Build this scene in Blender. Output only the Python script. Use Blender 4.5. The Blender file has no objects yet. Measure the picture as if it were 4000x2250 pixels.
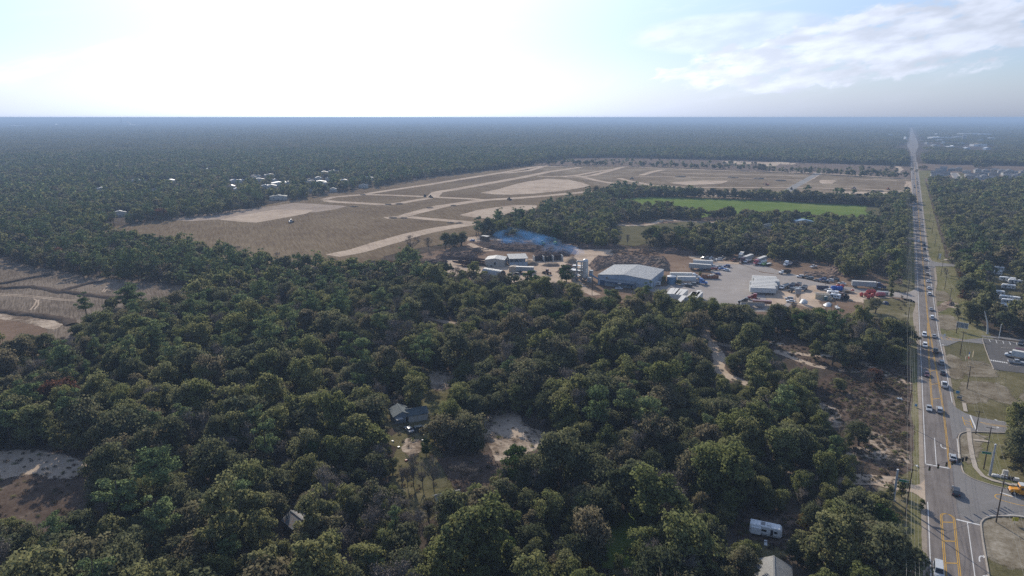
import bpy, bmesh, math, random
import numpy as np
from mathutils import Vector, Matrix, noise as mnoise
from mathutils.geometry import tessellate_polygon
R = math.radians
SC = bpy.context.scene
COL = SC.collection
rng = random.Random(7)
nrg = np.random.default_rng(7)

# ------------------------------------------------------------ camera
CAM_H = 98.0
FPX = 2667.0                      # focal length in pixels of the 4000 px wide photograph (24 mm equivalent)
HORIZON = 458.5
PITCH = math.atan((1125 - HORIZON) / FPX)
YAW = math.atan2(3557 - 2000, FPX * math.cos(PITCH) + (1125 - HORIZON) * math.sin(PITCH))   # the highway runs along +Y
cam = bpy.data.cameras.new('camera')
cam.sensor_width = 36.0
cam.lens = 36.0 * FPX / 4000.0
cam.clip_start = 1.0
cam.clip_end = 80000.0
camo = bpy.data.objects.new('camera', cam)
camo.location = (0, 0, CAM_H)
camo.rotation_euler = (math.pi / 2 - PITCH, 0, YAW)
COL.objects.link(camo)
SC.camera = camo

# ------------------------------------------------------------ sky, sun, exposure
SUN_AZ = R(-43.0)                 # clockwise from +Y
SUN_EL = R(27.0)
world = bpy.data.worlds.new('World')
SC.world = world
world.use_nodes = True
wn, wl = world.node_tree.nodes, world.node_tree.links
wn.clear()
def wnode(t, **k):
    n = wn.new(t)
    for a, b in k.items():
        setattr(n, a, b)
    return n
def wmath(op, a, b=None, c=None, clamp=False):
    n = wnode('ShaderNodeMath', operation=op, use_clamp=clamp)
    for i, v in enumerate((a, b, c)):
        if v is None: continue
        if isinstance(v, (int, float)): n.inputs[i].default_value = v
        else: wl.new(v, n.inputs[i])
    return n.outputs[0]
sky = wnode('ShaderNodeTexSky', sky_type='NISHITA')
sky.sun_disc = False
sky.sun_elevation = SUN_EL
sky.sun_rotation = SUN_AZ
sky.altitude = 50
sky.air_density = 1.0
sky.dust_density = 0.5
sky.ozone_density = 5.0
tc = wnode('ShaderNodeTexCoord')
sep = wnode('ShaderNodeSeparateXYZ')
wl.new(tc.outputs['Generated'], sep.inputs[0])
az = wmath('ARCTAN2', sep.outputs[0], sep.outputs[1])
el = wmath('ARCSINE', sep.outputs[2])
def cloud_noise(sx, sy, seed, detail, rough, tilt=0.0, dist=0.0):
    cx = wmath('MULTIPLY', az, sx)
    cy = wmath('MULTIPLY', wmath('ADD', el, wmath('MULTIPLY', az, tilt)), sy)
    cmb = wnode('ShaderNodeCombineXYZ')
    wl.new(cx, cmb.inputs[0]); wl.new(cy, cmb.inputs[1]); cmb.inputs[2].default_value = seed
    nz = wnode('ShaderNodeTexNoise')
    nz.inputs['Scale'].default_value = 1.0
    nz.inputs['Detail'].default_value = detail
    nz.inputs['Roughness'].default_value = rough
    nz.inputs['Distortion'].default_value = dist
    wl.new(cmb.outputs[0], nz.inputs['Vector'])
    return nz.outputs['Fac']
def ramp(v, a, b, hi=1.0):
    m = wnode('ShaderNodeMapRange', interpolation_type='SMOOTHSTEP')
    wl.new(v, m.inputs['Value'])
    m.inputs['From Min'].default_value = a; m.inputs['From Max'].default_value = b
    m.inputs['To Min'].default_value = 0.0; m.inputs['To Max'].default_value = hi
    return m.outputs['Result']
def ellipse(az0, el0, ra, re, slope=0.0):
    da = wmath('SUBTRACT', az, az0)
    de = wmath('SUBTRACT', wmath('SUBTRACT', el, el0), wmath('MULTIPLY', da, slope))
    q = wmath('ADD', wmath('POWER', wmath('DIVIDE', da, ra), 2.0), wmath('POWER', wmath('DIVIDE', de, re), 2.0))
    return ramp(q, 1.0, 0.0)
# one bank of broken cumulus over the highway with a flat veil on its flank, thin cirrus all round the sky
bank = ellipse(R(-3.0), R(4.9), R(21), R(4.0), 0.13)
cum = cloud_noise(24, 58, 3.1, 8.0, 0.58, -0.14, 0.25)
cumulus = ramp(wmath('ADD', cum, wmath('MULTIPLY', wmath('SUBTRACT', bank, 0.60), 0.55)), 0.45, 0.66, 0.7)
veil = ellipse(R(-12.5), R(6.2), R(10.0), R(1.9), 0.03)
veil_m = ramp(wmath('ADD', veil, wmath('MULTIPLY', cloud_noise(8, 40, 9.2, 5.0, 0.55, -0.05), 0.35)), 0.35, 0.9, 0.35)
cir = cloud_noise(3.2, 14, 5.7, 8.0, 0.6, -0.2, 0.6)
cirrus = ramp(cir, 0.52, 0.75, 0.35)
cm = wmath('MAXIMUM', wmath('MAXIMUM', cumulus, veil_m), cirrus, clamp=True)
# clouds take the sky's own light, whiter; their undersides (a finer noise) are a little greyer
bw = wnode('ShaderNodeRGBToBW')
wl.new(sky.outputs[0], bw.inputs[0])
shade = ramp(cloud_noise(20, 60, 3.4, 5.0, 0.5, -0.12), 0.3, 0.7)
lum = wmath('MULTIPLY', bw.outputs[0], wmath('ADD', wmath('MULTIPLY', shade, 0.5), 1.0))
ccol = wnode('ShaderNodeCombineXYZ')
wl.new(wmath('MULTIPLY', lum, 1.02), ccol.inputs[0]); wl.new(wmath('MULTIPLY', lum, 1.0), ccol.inputs[1]); wl.new(wmath('MULTIPLY', lum, 1.0), ccol.inputs[2])
veilc = wnode('ShaderNodeCombineXYZ')      # a thin milky veil over the whole sky
for i_, k_ in enumerate((1.0, 0.97, 0.93)): wl.new(wmath('MULTIPLY', bw.outputs[0], k_), veilc.inputs[i_])
mixv = wnode('ShaderNodeMix', data_type='RGBA'); mixv.inputs['Factor'].default_value = 0.38
wl.new(sky.outputs[0], mixv.inputs['A']); wl.new(veilc.outputs[0], mixv.inputs['B'])
mixc = wnode('ShaderNodeMix', data_type='RGBA')
wl.new(cm, mixc.inputs['Factor'])
wl.new(mixv.outputs['Result'], mixc.inputs['A']); wl.new(ccol.outputs[0], mixc.inputs['B'])
# the murk that lies along the whole horizon: the same light, greyer and cooler
hz = wnode('ShaderNodeCombineXYZ')
for i_, k_ in enumerate((0.72, 0.77, 0.84)): wl.new(wmath('MULTIPLY', bw.outputs[0], k_), hz.inputs[i_])
mixh = wnode('ShaderNodeMix', data_type='RGBA')
wl.new(ramp(el, R(4.2), R(-0.6), 0.95), mixh.inputs['Factor'])
wl.new(mixc.outputs['Result'], mixh.inputs['A']); wl.new(hz.outputs[0], mixh.inputs['B'])
dim = wnode('ShaderNodeMix', data_type='RGBA')  # low sky darkened, leaving the stronger sky overhead to fill the shade
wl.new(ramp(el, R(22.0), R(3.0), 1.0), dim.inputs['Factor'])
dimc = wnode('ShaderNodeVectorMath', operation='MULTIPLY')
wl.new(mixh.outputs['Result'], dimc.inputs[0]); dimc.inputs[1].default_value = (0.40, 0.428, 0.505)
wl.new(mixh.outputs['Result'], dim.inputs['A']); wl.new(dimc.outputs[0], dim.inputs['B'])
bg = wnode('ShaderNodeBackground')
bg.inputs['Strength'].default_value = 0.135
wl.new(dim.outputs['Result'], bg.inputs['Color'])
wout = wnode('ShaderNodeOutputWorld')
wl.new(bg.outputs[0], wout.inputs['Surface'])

sun = bpy.data.lights.new('sun', 'SUN')
sun.energy = 2.9
sun.angle = R(0.6)
sun.color = (1.0, 0.91, 0.77)
suno = bpy.data.objects.new('sun', sun)
sd = Vector((math.sin(SUN_AZ) * math.cos(SUN_EL), math.cos(SUN_AZ) * math.cos(SUN_EL), math.sin(SUN_EL)))
suno.rotation_euler = sd.to_track_quat('Z', 'Y').to_euler()
suno.location = sd * 300
COL.objects.link(suno)

SC.view_settings.view_transform = 'Standard'
SC.view_settings.look = 'None'
SC.view_settings.gamma = 1.0
SC.view_settings.use_curve_mapping = False
SC.view_settings.exposure = 0.9
SC.cycles.use_denoising = False
SC.cycles.max_bounces = 5
SC.cycles.diffuse_bounces = 3
SC.cycles.glossy_bounces = 2
SC.cycles.transmission_bounces = 3
SC.cycles.transparent_max_bounces = 12
SC.cycles.volume_bounces = 0
SC.cycles.volume_max_steps = 64
SC.cycles.caustics_reflective = False
SC.cycles.caustics_refractive = False

# ------------------------------------------------------------ pixel of the photograph -> point on the ground
REG = {'A': (3400, 1650, 2.415), 'B': (3400, 1200, 2.898), 'C': (3400, 800, 3.22), 'D': (3400, 420, 3.623), 'E': (1700, 880, 4.293),
       'F': (2200, 960, 4.293), 'G': (2700, 950, 2.862), 'H': (0, 800, 1.9815), 'I': (1000, 560, 1.84), 'J': (2200, 560, 1.84),
       'K': (0, 400, 1.84), 'L': (1400, 1350, 2.229), 'M': (900, 1850, 2.342), 'N': (2600, 1900, 2.862), 'O': (2600, 1200, 2.07),
       'W': (0, 0, 0.644), 'P': (2600, 1000, 6.44), 'Q': (2950, 1000, 6.44), 'S': (3150, 1050, 6.44), 'T': (3640, 1000, 3.622),
       'U': (3500, 550, 5.152), 'V': (3600, 1700, 3.6225), 'X': (900, 600, 4.293), 'Y': (2700, 950, 6.44)}
def g(r, x, y, z=0.0):
    """ground position (at height z) seen at x, y of survey crop r"""
    a = REG[r]
    u = (a[0] + x / a[2] - 2000) / FPX
    v = (a[1] + y / a[2] - 1125) / FPX
    fw = math.cos(PITCH) - v * math.sin(PITCH)
    t = (CAM_H - z) / (math.sin(PITCH) + v * math.cos(PITCH))
    X, Y = u * t, fw * t
    return (X * math.cos(YAW) - Y * math.sin(YAW), X * math.sin(YAW) + Y * math.cos(YAW))
def gp(r, pts):
    return [g(r, *p) for p in pts]
def topix(x, y, z=0.0):
    X = x * math.cos(YAW) + y * math.sin(YAW); Y = -x * math.sin(YAW) + y * math.cos(YAW)
    d = Y * math.cos(PITCH) + (CAM_H - z) * math.sin(PITCH)
    dn = (CAM_H - z) * math.cos(PITCH) - Y * math.sin(PITCH)
    return 2000 + FPX * X / d, 1125 + FPX * dn / d

# ------------------------------------------------------------ materials
MAT = {}
def nmat(name):
    m = bpy.data.materials.new(name); m.use_nodes = True
    m.node_tree.nodes.clear()
    MAT[name] = m
    return m, m.node_tree.nodes, m.node_tree.links
def solid(name, col, rough=0.6, spec=0.3, metal=0.0, var=0.12, scale=1.5, coat=0.0):
    """a plain painted or mineral surface with a little grime"""
    m, n, l = nmat(name)
    o = n.new('ShaderNodeOutputMaterial'); b = n.new('ShaderNodeBsdfPrincipled')
    l.new(b.outputs[0], o.inputs[0])
    b.inputs['Roughness'].default_value = rough; b.inputs['Specular IOR Level'].default_value = spec
    b.inputs['Metallic'].default_value = metal; b.inputs['Coat Weight'].default_value = coat
    t = n.new('ShaderNodeTexCoord'); z = n.new('ShaderNodeTexNoise')
    z.inputs['Scale'].default_value = scale; z.inputs['Detail'].default_value = 5; z.inputs['Roughness'].default_value = 0.65
    l.new(t.outputs['Object'], z.inputs['Vector'])
    r = n.new('ShaderNodeValToRGB')
    r.color_ramp.elements[0].position = 0.3; r.color_ramp.elements[1].position = 0.7
    r.color_ramp.elements[0].color = tuple(c * (1 - var) for c in col) + (1,)
    r.color_ramp.elements[1].color = tuple(min(1, c * (1 + var)) for c in col) + (1,)
    l.new(z.outputs['Fac'], r.inputs[0]); l.new(r.outputs[0], b.inputs['Base Color'])
    return m
def ground_mat(name, cols, scales=(0.02, 0.12, 0.7), streak=None, feather=True, rough=0.95, weights=(0.42, 0.32, 0.26), bump=0.0, contrast=(0.37, 0.63), spec=0.0):
    """earth: three sizes of noise through a colour ramp; optional streaks (direction in degrees, width in metres, amount);
    the rim of the sheet breaks up by its 'fade' attribute"""
    m, n, l = nmat(name)
    o = n.new('ShaderNodeOutputMaterial'); b = n.new('ShaderNodeBsdfPrincipled')
    b.inputs['Roughness'].default_value = rough; b.inputs['Specular IOR Level'].default_value = spec
    geo = n.new('ShaderNodeNewGeometry')
    def nz(scale, det=6, vec=None, rgh=0.6):
        z = n.new('ShaderNodeTexNoise'); z.inputs['Scale'].default_value = scale
        z.inputs['Detail'].default_value = det; z.inputs['Roughness'].default_value = rgh
        l.new(vec or geo.outputs['Position'], z.inputs['Vector'])
        return z.outputs['Fac']
    def mm(op, a, c):
        k = n.new('ShaderNodeMath'); k.operation = op
        for i, v in enumerate((a, c)):
            if isinstance(v, (int, float)): k.inputs[i].default_value = v
            else: l.new(v, k.inputs[i])
        return k.outputs[0]
    acc = None
    for s, w in zip(scales, weights):
        t = mm('MULTIPLY', nz(s), w)
        acc = t if acc is None else mm('ADD', acc, t)
    if streak:
        mp = n.new('ShaderNodeMapping'); mp.vector_type = 'TEXTURE'
        mp.inputs['Rotation'].default_value = (0, 0, R(streak[0]))
        mp.inputs['Scale'].default_value = (streak[1] * 14, streak[1], 1)
        l.new(geo.outputs['Position'], mp.inputs['Vector'])
        s_ = mm('SUBTRACT', nz(1.0, 4, mp.outputs[0], 0.55), 0.5)
        acc = mm('ADD', acc, mm('MULTIPLY', s_, streak[2]))
    r = n.new('ShaderNodeValToRGB')
    cr = r.color_ramp
    while len(cr.elements) < len(cols): cr.elements.new(0.5)
    for i, c in enumerate(cols):
        cr.elements[i].position = contrast[0] + (contrast[1] - contrast[0]) * i / max(1, len(cols) - 1)
        cr.elements[i].color = tuple(c) + (1,)
    l.new(acc, r.inputs[0]); l.new(r.outputs[0], b.inputs['Base Color'])
    if bump:
        bp = n.new('ShaderNodeBump'); bp.inputs['Strength'].default_value = bump; bp.inputs['Distance'].default_value = 0.4
        l.new(nz(0.9, 8), bp.inputs['Height']); l.new(bp.outputs[0], b.inputs['Normal'])
    if feather:
        at = n.new('ShaderNodeAttribute'); at.attribute_name = 'fade'
        f = mm('ADD', at.outputs['Fac'], mm('MULTIPLY', mm('SUBTRACT', nz(0.35, 7, None, 0.7), 0.5), 1.3))
        mr = n.new('ShaderNodeMapRange'); l.new(f, mr.inputs['Value'])
        mr.inputs['From Min'].default_value = 0.28; mr.inputs['From Max'].default_value = 0.5
        tr = n.new('ShaderNodeBsdfTransparent'); mx = n.new('ShaderNodeMixShader')
        l.new(mr.outputs[0], mx.inputs[0]); l.new(tr.outputs[0], mx.inputs[1]); l.new(b.outputs[0], mx.inputs[2])
        l.new(mx.outputs[0], o.inputs[0])
    else:
        l.new(b.outputs[0], o.inputs[0])
    return m
def leaf_mat(name, cols, transl=0.5):
    """leaves: each tree takes its own hue from the ramp, with speckle inside the crown"""
    m, n, l = nmat(name)
    o = n.new('ShaderNodeOutputMaterial')
    oi = n.new('ShaderNodeObjectInfo'); geo = n.new('ShaderNodeNewGeometry')
    z = n.new('ShaderNodeTexNoise'); z.inputs['Scale'].default_value = 0.55; z.inputs['Detail'].default_value = 4
    l.new(geo.outputs['Position'], z.inputs['Vector'])
    zw = n.new('ShaderNodeTexNoise'); zw.inputs['Scale'].default_value = 0.0035; zw.inputs['Detail'].default_value = 3   # stands of different age
    l.new(geo.outputs['Position'], zw.inputs['Vector'])
    ka = n.new('ShaderNodeMath'); ka.operation = 'MULTIPLY_ADD'
    l.new(zw.outputs['Fac'], ka.inputs[0]); ka.inputs[1].default_value = 1.1; ka.inputs[2].default_value = -0.825
    k = n.new('ShaderNodeMath'); k.operation = 'MULTIPLY_ADD'
    l.new(z.outputs['Fac'], k.inputs[0]); k.inputs[1].default_value = 0.55; l.new(ka.outputs[0], k.inputs[2])
    k2 = n.new('ShaderNodeMath'); k2.operation = 'ADD'
    l.new(k.outputs[0], k2.inputs[0]); l.new(oi.outputs['Random'], k2.inputs[1])
    r = n.new('ShaderNodeValToRGB')
    cr = r.color_ramp
    while len(cr.elements) < len(cols): cr.elements.new(0.5)
    for i, c in enumerate(cols):
        cr.elements[i].position = i / max(1, len(cols) - 1)
        cr.elements[i].color = tuple(c) + (1,)
    l.new(k2.outputs[0], r.inputs[0])
    d = n.new('ShaderNodeBsdfDiffuse'); t = n.new('ShaderNodeBsdfTranslucent'); mx = n.new('ShaderNodeMixShader')
    l.new(r.outputs[0], d.inputs[0]); l.new(r.outputs[0], t.inputs[0])
    mx.inputs[0].default_value = transl
    l.new(d.outputs[0], mx.inputs[1]); l.new(t.outputs[0], mx.inputs[2]); l.new(mx.outputs[0], o.inputs[0])
    return m
def glass_mat(name, col):
    m, n, l = nmat(name)
    o = n.new('ShaderNodeOutputMaterial'); b = n.new('ShaderNodeBsdfPrincipled')
    b.inputs['Base Color'].default_value = col + (1,); b.inputs['Roughness'].default_value = 0.08
    b.inputs['Specular IOR Level'].default_value = 0.7
    l.new(b.outputs[0], o.inputs[0])
    return m

# ------------------------------------------------------------ mesh helpers
class MB:
    """collects solids; build() links them as one mesh object"""
    def __init__(s): s.v = []; s.f = []; s.m = []
    def add(s, vs, fs, mi=0):
        k = len(s.v); s.v += [tuple(p) for p in vs]
        for f in fs: s.f.append(tuple(i + k for i in f)); s.m.append(mi)
        return s
    def box(s, cx, cy, cz, sx, sy, sz, rz=0.0, mi=0, top=1.0, topy=None):
        """centre of the base cx, cy, cz; top < 1 tapers"""
        ty = top if topy is None else topy
        p = []
        for z, kx, ky in ((0, 1, 1), (sz, top, ty)):
            for ax, ay in ((-1, -1), (1, -1), (1, 1), (-1, 1)):
                x, y = ax * sx / 2 * kx, ay * sy / 2 * ky
                p.append((cx + x * math.cos(rz) - y * math.sin(rz), cy + x * math.sin(rz) + y * math.cos(rz), cz + z))
        return s.add(p, [(3, 2, 1, 0), (4, 5, 6, 7), (0, 1, 5, 4), (1, 2, 6, 5), (2, 3, 7, 6), (3, 0, 4, 7)], mi)
    def prism(s, prof, x0, x1, mi=0):
        """profile in (y, z), counter-clockwise seen from +x, extruded along x"""
        k = len(prof)
        vs = [(x0, y, z) for y, z in prof] + [(x1, y, z) for y, z in prof]
        fs = [tuple(range(k - 1, -1, -1)), tuple(range(k, 2 * k))]
        fs += [(i, (i + 1) % k, (i + 1) % k + k, i + k) for i in range(k)]
        return s.add(vs, fs, mi)
    def tube(s, p0, p1, r0, r1=None, n=8, mi=0, cap=True):
        r1 = r0 if r1 is None else r1
        a, b = Vector(p0), Vector(p1); d = (b - a)
        if d.length < 1e-6: return s
        d.normalize()
        u = d.orthogonal().normalized(); w = d.cross(u)
        vs = []
        for c, rr in ((a, r0), (b, r1)):
            for i in range(n):
                t = 2 * math.pi * i / n
                vs.append(c + (u * math.cos(t) + w * math.sin(t)) * rr)
        fs = [(i, (i + 1) % n, (i + 1) % n + n, i + n) for i in range(n)]
        if cap: fs += [tuple(range(n - 1, -1, -1)), tuple(range(n, 2 * n))]
        return s.add(vs, fs, mi)
    def path(s, pts, r, n=5, mi=0):
        for a, b in zip(pts[:-1], pts[1:]): s.tube(a, b, r, r, n, mi, False)
        return s
    def dome(s, c, r, h, n=12, k=4, mi=0):
        vs = []; fs = []
        for j in range(k):
            t = math.pi / 2 * j / k
            for i in range(n):
                a = 2 * math.pi * i / n
                vs.append((c[0] + r * math.cos(t) * math.cos(a), c[1] + r * math.cos(t) * math.sin(a), c[2] + h * math.sin(t)))
        vs.append((c[0], c[1], c[2] + h))
        for j in range(k - 1):
            for i in range(n):
                fs.append((j * n + i, j * n + (i + 1) % n, (j + 1) * n + (i + 1) % n, (j + 1) * n + i))
        for i in range(n): fs.append(((k - 1) * n + i, (k - 1) * n + (i + 1) % n, k * n))
        return s.add(vs, fs, mi)
    def mesh(s, name, mats, smooth=False):
        me = bpy.data.meshes.new(name)
        me.from_pydata(s.v, [], s.f)
        for m in (mats if isinstance(mats, (list, tuple)) else [mats]): me.materials.append(MAT[m] if isinstance(m, str) else m)
        if len(set(s.m)) > 1: me.polygons.foreach_set('material_index', s.m)
        if smooth: me.polygons.foreach_set('use_smooth', [True] * len(me.polygons))
        me.update()
        return me
    def build(s, name, mats, parent=None, smooth=False, **tags):
        return link(name, s.mesh(name, mats, smooth), parent, **tags)
def link(name, data, parent=None, loc=None, rz=None, label=None, cat=None, group=None, kind=None):
    o = bpy.data.objects.new(name, data); COL.objects.link(o)
    if parent: o.parent = parent
    if loc: o.location = loc
    if rz is not None: o.rotation_euler = (0, 0, rz)
    if label: o['label'] = label
    if cat: o['category'] = cat
    if group: o['group'] = group
    if kind: o['kind'] = kind
    return o
def thing(name, label, cat, loc=(0, 0, 0), rz=0.0, group=None):
    return link(name, None, None, loc, rz, label, cat, group)
CHILDREN = {}
def kids(o):
    return CHILDREN.get(o.name, [])
def note(parent, child):
    CHILDREN.setdefault(parent.name, []).append(child); return child
def part(mb, name, mats, parent, **k):
    return note(parent, mb.build(name, mats, parent, **k))
def copy_tree(src, loc, rz, label=None, group=None, scale=None):
    r = src.copy(); COL.objects.link(r)
    r.location = loc; r.rotation_euler = (0, 0, rz)
    if scale: r.scale = scale
    if label: r['label'] = label
    if group: r['group'] = group
    for c in kids(src):
        d = c.copy(); COL.objects.link(d); d.parent = r; note(r, d)
        for e in kids(c):
            f = e.copy(); COL.objects.link(f); f.parent = d; note(d, f)
    return r

# ------------------------------------------------------------ sheets of ground
SHEET_Z = [0.03]
def smooth_closed(pts, seg, wob, seed=0, closed=True):
    out = []
    n = len(pts)
    for i in range(n if closed else n - 1):
        a, b = Vector(pts[i]).to_2d(), Vector(pts[(i + 1) % n]).to_2d()
        L = (b - a).length
        k = max(1, int(L / seg))
        for j in range(k):
            p = a.lerp(b, j / k)
            if wob:
                q = Vector((p.x / (seg * 3.1), p.y / (seg * 3.1), seed * 7.3))
                p = p + Vector((mnoise.noise(q), mnoise.noise(q + Vector((31, 17, 5))))) * wob
            out.append(p)
    if not closed: out.append(Vector(pts[-1]).to_2d())
    return out
def sheet(name, pts, mat, seg=6.0, wob=1.5, feather=3.0, z=None, kind='structure', parent=None, seed=None):
    """a flat patch of ground with a ragged, feathered rim"""
    if z is None:
        z = SHEET_Z[0]; SHEET_Z[0] += 0.004
    seed = len(bpy.data.meshes) if seed is None else seed
    p = smooth_closed(pts, seg, wob, seed)
    area = sum(p[i].x * p[(i + 1) % len(p)].y - p[(i + 1) % len(p)].x * p[i].y for i in range(len(p)))
    if area < 0: p.reverse()
    n = len(p)
    tris = tessellate_polygon([[Vector((q.x, q.y, 0)) for q in p]])
    vs = [(q.x, q.y, z) for q in p]
    fs = []
    for t in tris:
        a, b, c = (p[i] for i in t)
        fs.append(tuple(t) if (b - a).cross(c - a) > 0 else tuple(reversed(t)))
    if feather:
        for i in range(n):
            t = (p[(i + 1) % n] - p[i - 1])
            nn = Vector((t.y, -t.x)).normalized() if t.length > 1e-6 else Vector((0, 0))
            q = p[i] + nn * feather
            vs.append((q.x, q.y, z - 0.0015))
        fs += [(i, i + n, (i + 1) % n + n, (i + 1) % n) for i in range(n)]
    me = bpy.data.meshes.new(name)
    me.from_pydata(vs, [], fs)
    at = me.attributes.new('fade', 'FLOAT', 'POINT')
    at.data.foreach_set('value', [1.0] * n + [0.0] * (len(vs) - n))
    me.materials.append(MAT[mat])
    o = link(name, me, parent, kind=None if parent else kind)
    if parent: note(parent, o)
    return o
def strip(name, line, width, mat, seg=5.0, wob=0.6, feather=1.0, z=None, parent=None, kind='structure'):
    """a track: a ribbon along a line of points; width may be a list"""
    c = smooth_closed(line, seg, wob, len(bpy.data.meshes), False)
    n = len(c)
    wd = (lambda i: width) if isinstance(width, (int, float)) else (lambda i: float(np.interp(i / (n - 1), np.linspace(0, 1, len(width)), width)))
    if z is None:
        z = SHEET_Z[0]; SHEET_Z[0] += 0.004
    vs = []; fade = []
    for i in range(n):
        t = c[min(n - 1, i + 1)] - c[max(0, i - 1)]
        t.normalize(); nn = Vector((t.y, -t.x)); w = wd(i) / 2
        for off, f in ((-w - feather, 0), (-w, 1), (w, 1), (w + feather, 0)):
            q = c[i] + nn * off
            vs.append((q.x, q.y, z - (0.0015 if f == 0 else 0))); fade.append(float(f))
    fs = []
    for i in range(n - 1):
        for j in ((0, 1, 2) if feather else (1,)):
            fs.append((i * 4 + j, i * 4 + j + 1, i * 4 + j + 5, i * 4 + j + 4))
    me = bpy.data.meshes.new(name)
    me.from_pydata(vs, [], fs)
    at = me.attributes.new('fade', 'FLOAT', 'POINT'); at.data.foreach_set('value', fade)
    me.materials.append(MAT[mat])
    o = link(name, me, parent, kind=None if parent else kind)
    if parent: note(parent, o)
    return o
CLEAR = []
def clear(pts): CLEAR.append(np.array([(p[0], p[1]) for p in pts])); return pts
def inside(P, poly):
    x, y = P[:, 0], P[:, 1]; r = np.zeros(len(P), bool); n = len(poly); j = n - 1
    for i in range(n):
        xi, yi = poly[i]; xj, yj = poly[j]
        c = ((yi > y) != (yj > y)) & (x < (xj - xi) * (y - yi) / (yj - yi + 1e-12) + xi)
        r ^= c; j = i
    return r
# ------------------------------------------------------------ ground materials
ground_mat('litter', [(0.042, 0.034, 0.026), (0.084, 0.066, 0.052), (0.144, 0.120, 0.096)], (0.01, 0.09, 0.6), feather=False)
ground_mat('scrub', [(0.052, 0.037, 0.029), (0.086, 0.062, 0.048), (0.127, 0.095, 0.074), (0.218, 0.178, 0.140)], (0.03, 0.2, 1.1))
ground_mat('scrub_far', [(0.110, 0.083, 0.067), (0.156, 0.119, 0.096), (0.196, 0.149, 0.113)], (0.01, 0.05, 0.3))
ground_mat('sand', [(0.281, 0.215, 0.160), (0.421, 0.333, 0.252), (0.538, 0.439, 0.341)], (0.03, 0.15, 0.8))
ground_mat('sand_thin', [(0.083, 0.060, 0.044), (0.178, 0.135, 0.099), (0.403, 0.325, 0.251), (0.521, 0.434, 0.334)], (0.05, 0.22, 0.9))
ground_mat('soil', [(0.123, 0.088, 0.057), (0.169, 0.126, 0.081), (0.218, 0.168, 0.112)], (0.006, 0.05, 0.4), (-38, 1.6, 0.6), weights=(0.6, 0.28, 0.12))
ground_mat('soil_east', [(0.128, 0.096, 0.064), (0.186, 0.142, 0.097), (0.306, 0.248, 0.179)], (0.012, 0.06, 0.35), (2, 3.0, 0.6))
ground_mat('field_sand', [(0.304, 0.235, 0.176), (0.421, 0.333, 0.252), (0.515, 0.412, 0.316)], (0.02, 0.1, 0.5), (-40, 2.0, 0.3))
ground_mat('bank_sand', [(0.211, 0.166, 0.131), (0.316, 0.252, 0.199), (0.398, 0.321, 0.252)], (0.02, 0.1, 0.5))
ground_mat('pasture', [(0.085, 0.13, 0.028), (0.115, 0.165, 0.038), (0.165, 0.195, 0.06)], (0.008, 0.05, 0.5), (4, 3.0, 0.5))
ground_mat('olive_grass', [(0.075, 0.070, 0.036), (0.111, 0.101, 0.055), (0.156, 0.135, 0.081)], (0.02, 0.12, 0.7))
ground_mat('dry_grass', [(0.083, 0.086, 0.034), (0.130, 0.125, 0.055), (0.182, 0.163, 0.085), (0.260, 0.227, 0.150)], (0.03, 0.25, 1.4), bump=0.3)
ground_mat('lot_grass', [(0.066, 0.06, 0.028), (0.108, 0.096, 0.046), (0.15, 0.13, 0.072), (0.25, 0.218, 0.152)], (0.04, 0.25, 1.3), bump=0.3)
ground_mat('bare_patch', [(0.091, 0.074, 0.049), (0.150, 0.122, 0.083), (0.221, 0.189, 0.140), (0.325, 0.286, 0.227)], (0.08, 0.35, 1.3))
ground_mat('yard_gravel', [(0.247, 0.218, 0.195), (0.305, 0.273, 0.247), (0.364, 0.328, 0.296)], (0.02, 0.12, 0.9))
ground_mat('yard_sand', [(0.304, 0.230, 0.170), (0.421, 0.326, 0.243), (0.515, 0.407, 0.311)], (0.03, 0.12, 0.8))
ground_mat('brown_dirt', [(0.118, 0.082, 0.057), (0.183, 0.127, 0.091), (0.261, 0.190, 0.138)], (0.03, 0.15, 0.8))
ground_mat('mulch_floor', [(0.035, 0.028, 0.026), (0.065, 0.052, 0.047), (0.11, 0.09, 0.08)], (0.05, 0.25, 1.2))
ground_mat('tilled', [(0.111, 0.087, 0.066), (0.163, 0.130, 0.100), (0.221, 0.179, 0.140)], (0.02, 0.08, 0.6), (-28, 0.8, 0.9))
ground_mat('berm', [(0.06, 0.045, 0.036), (0.10, 0.078, 0.062), (0.14, 0.11, 0.09)], (0.1, 0.4, 1.5))
ground_mat('asphalt', [(0.127, 0.109, 0.099), (0.159, 0.138, 0.125), (0.192, 0.168, 0.153)], (0.03, 0.3, 2.5), (90, 1.0, 0.75), feather=False, rough=0.85, spec=0.12)
ground_mat('asphalt_old', [(0.144, 0.137, 0.129), (0.177, 0.166, 0.159), (0.211, 0.199, 0.189)], (0.04, 0.3, 2.5), feather=False, rough=0.9, spec=0.2)
ground_mat('asphalt_lot', [(0.065, 0.060, 0.058), (0.088, 0.082, 0.079), (0.117, 0.108, 0.104)], (0.04, 0.3, 2.0), (20, 0.5, 0.5), feather=False, rough=0.9, spec=0.2)
ground_mat('shoulder', [(0.225, 0.190, 0.152), (0.296, 0.250, 0.202), (0.368, 0.309, 0.251)], (0.1, 0.5, 2.0))
ground_mat('concrete', [(0.310, 0.267, 0.219), (0.383, 0.334, 0.280), (0.438, 0.384, 0.325)], (0.1, 0.5, 2.0), feather=False, rough=0.9)
ground_mat('paint_white', [(0.50, 0.49, 0.47), (0.68, 0.67, 0.65)], (0.3, 1.2, 4.0), feather=False, rough=0.7)
ground_mat('paint_yellow', [(0.46, 0.26, 0.045), (0.60, 0.36, 0.07)], (0.3, 1.2, 4.0), feather=False, rough=0.7)
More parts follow.
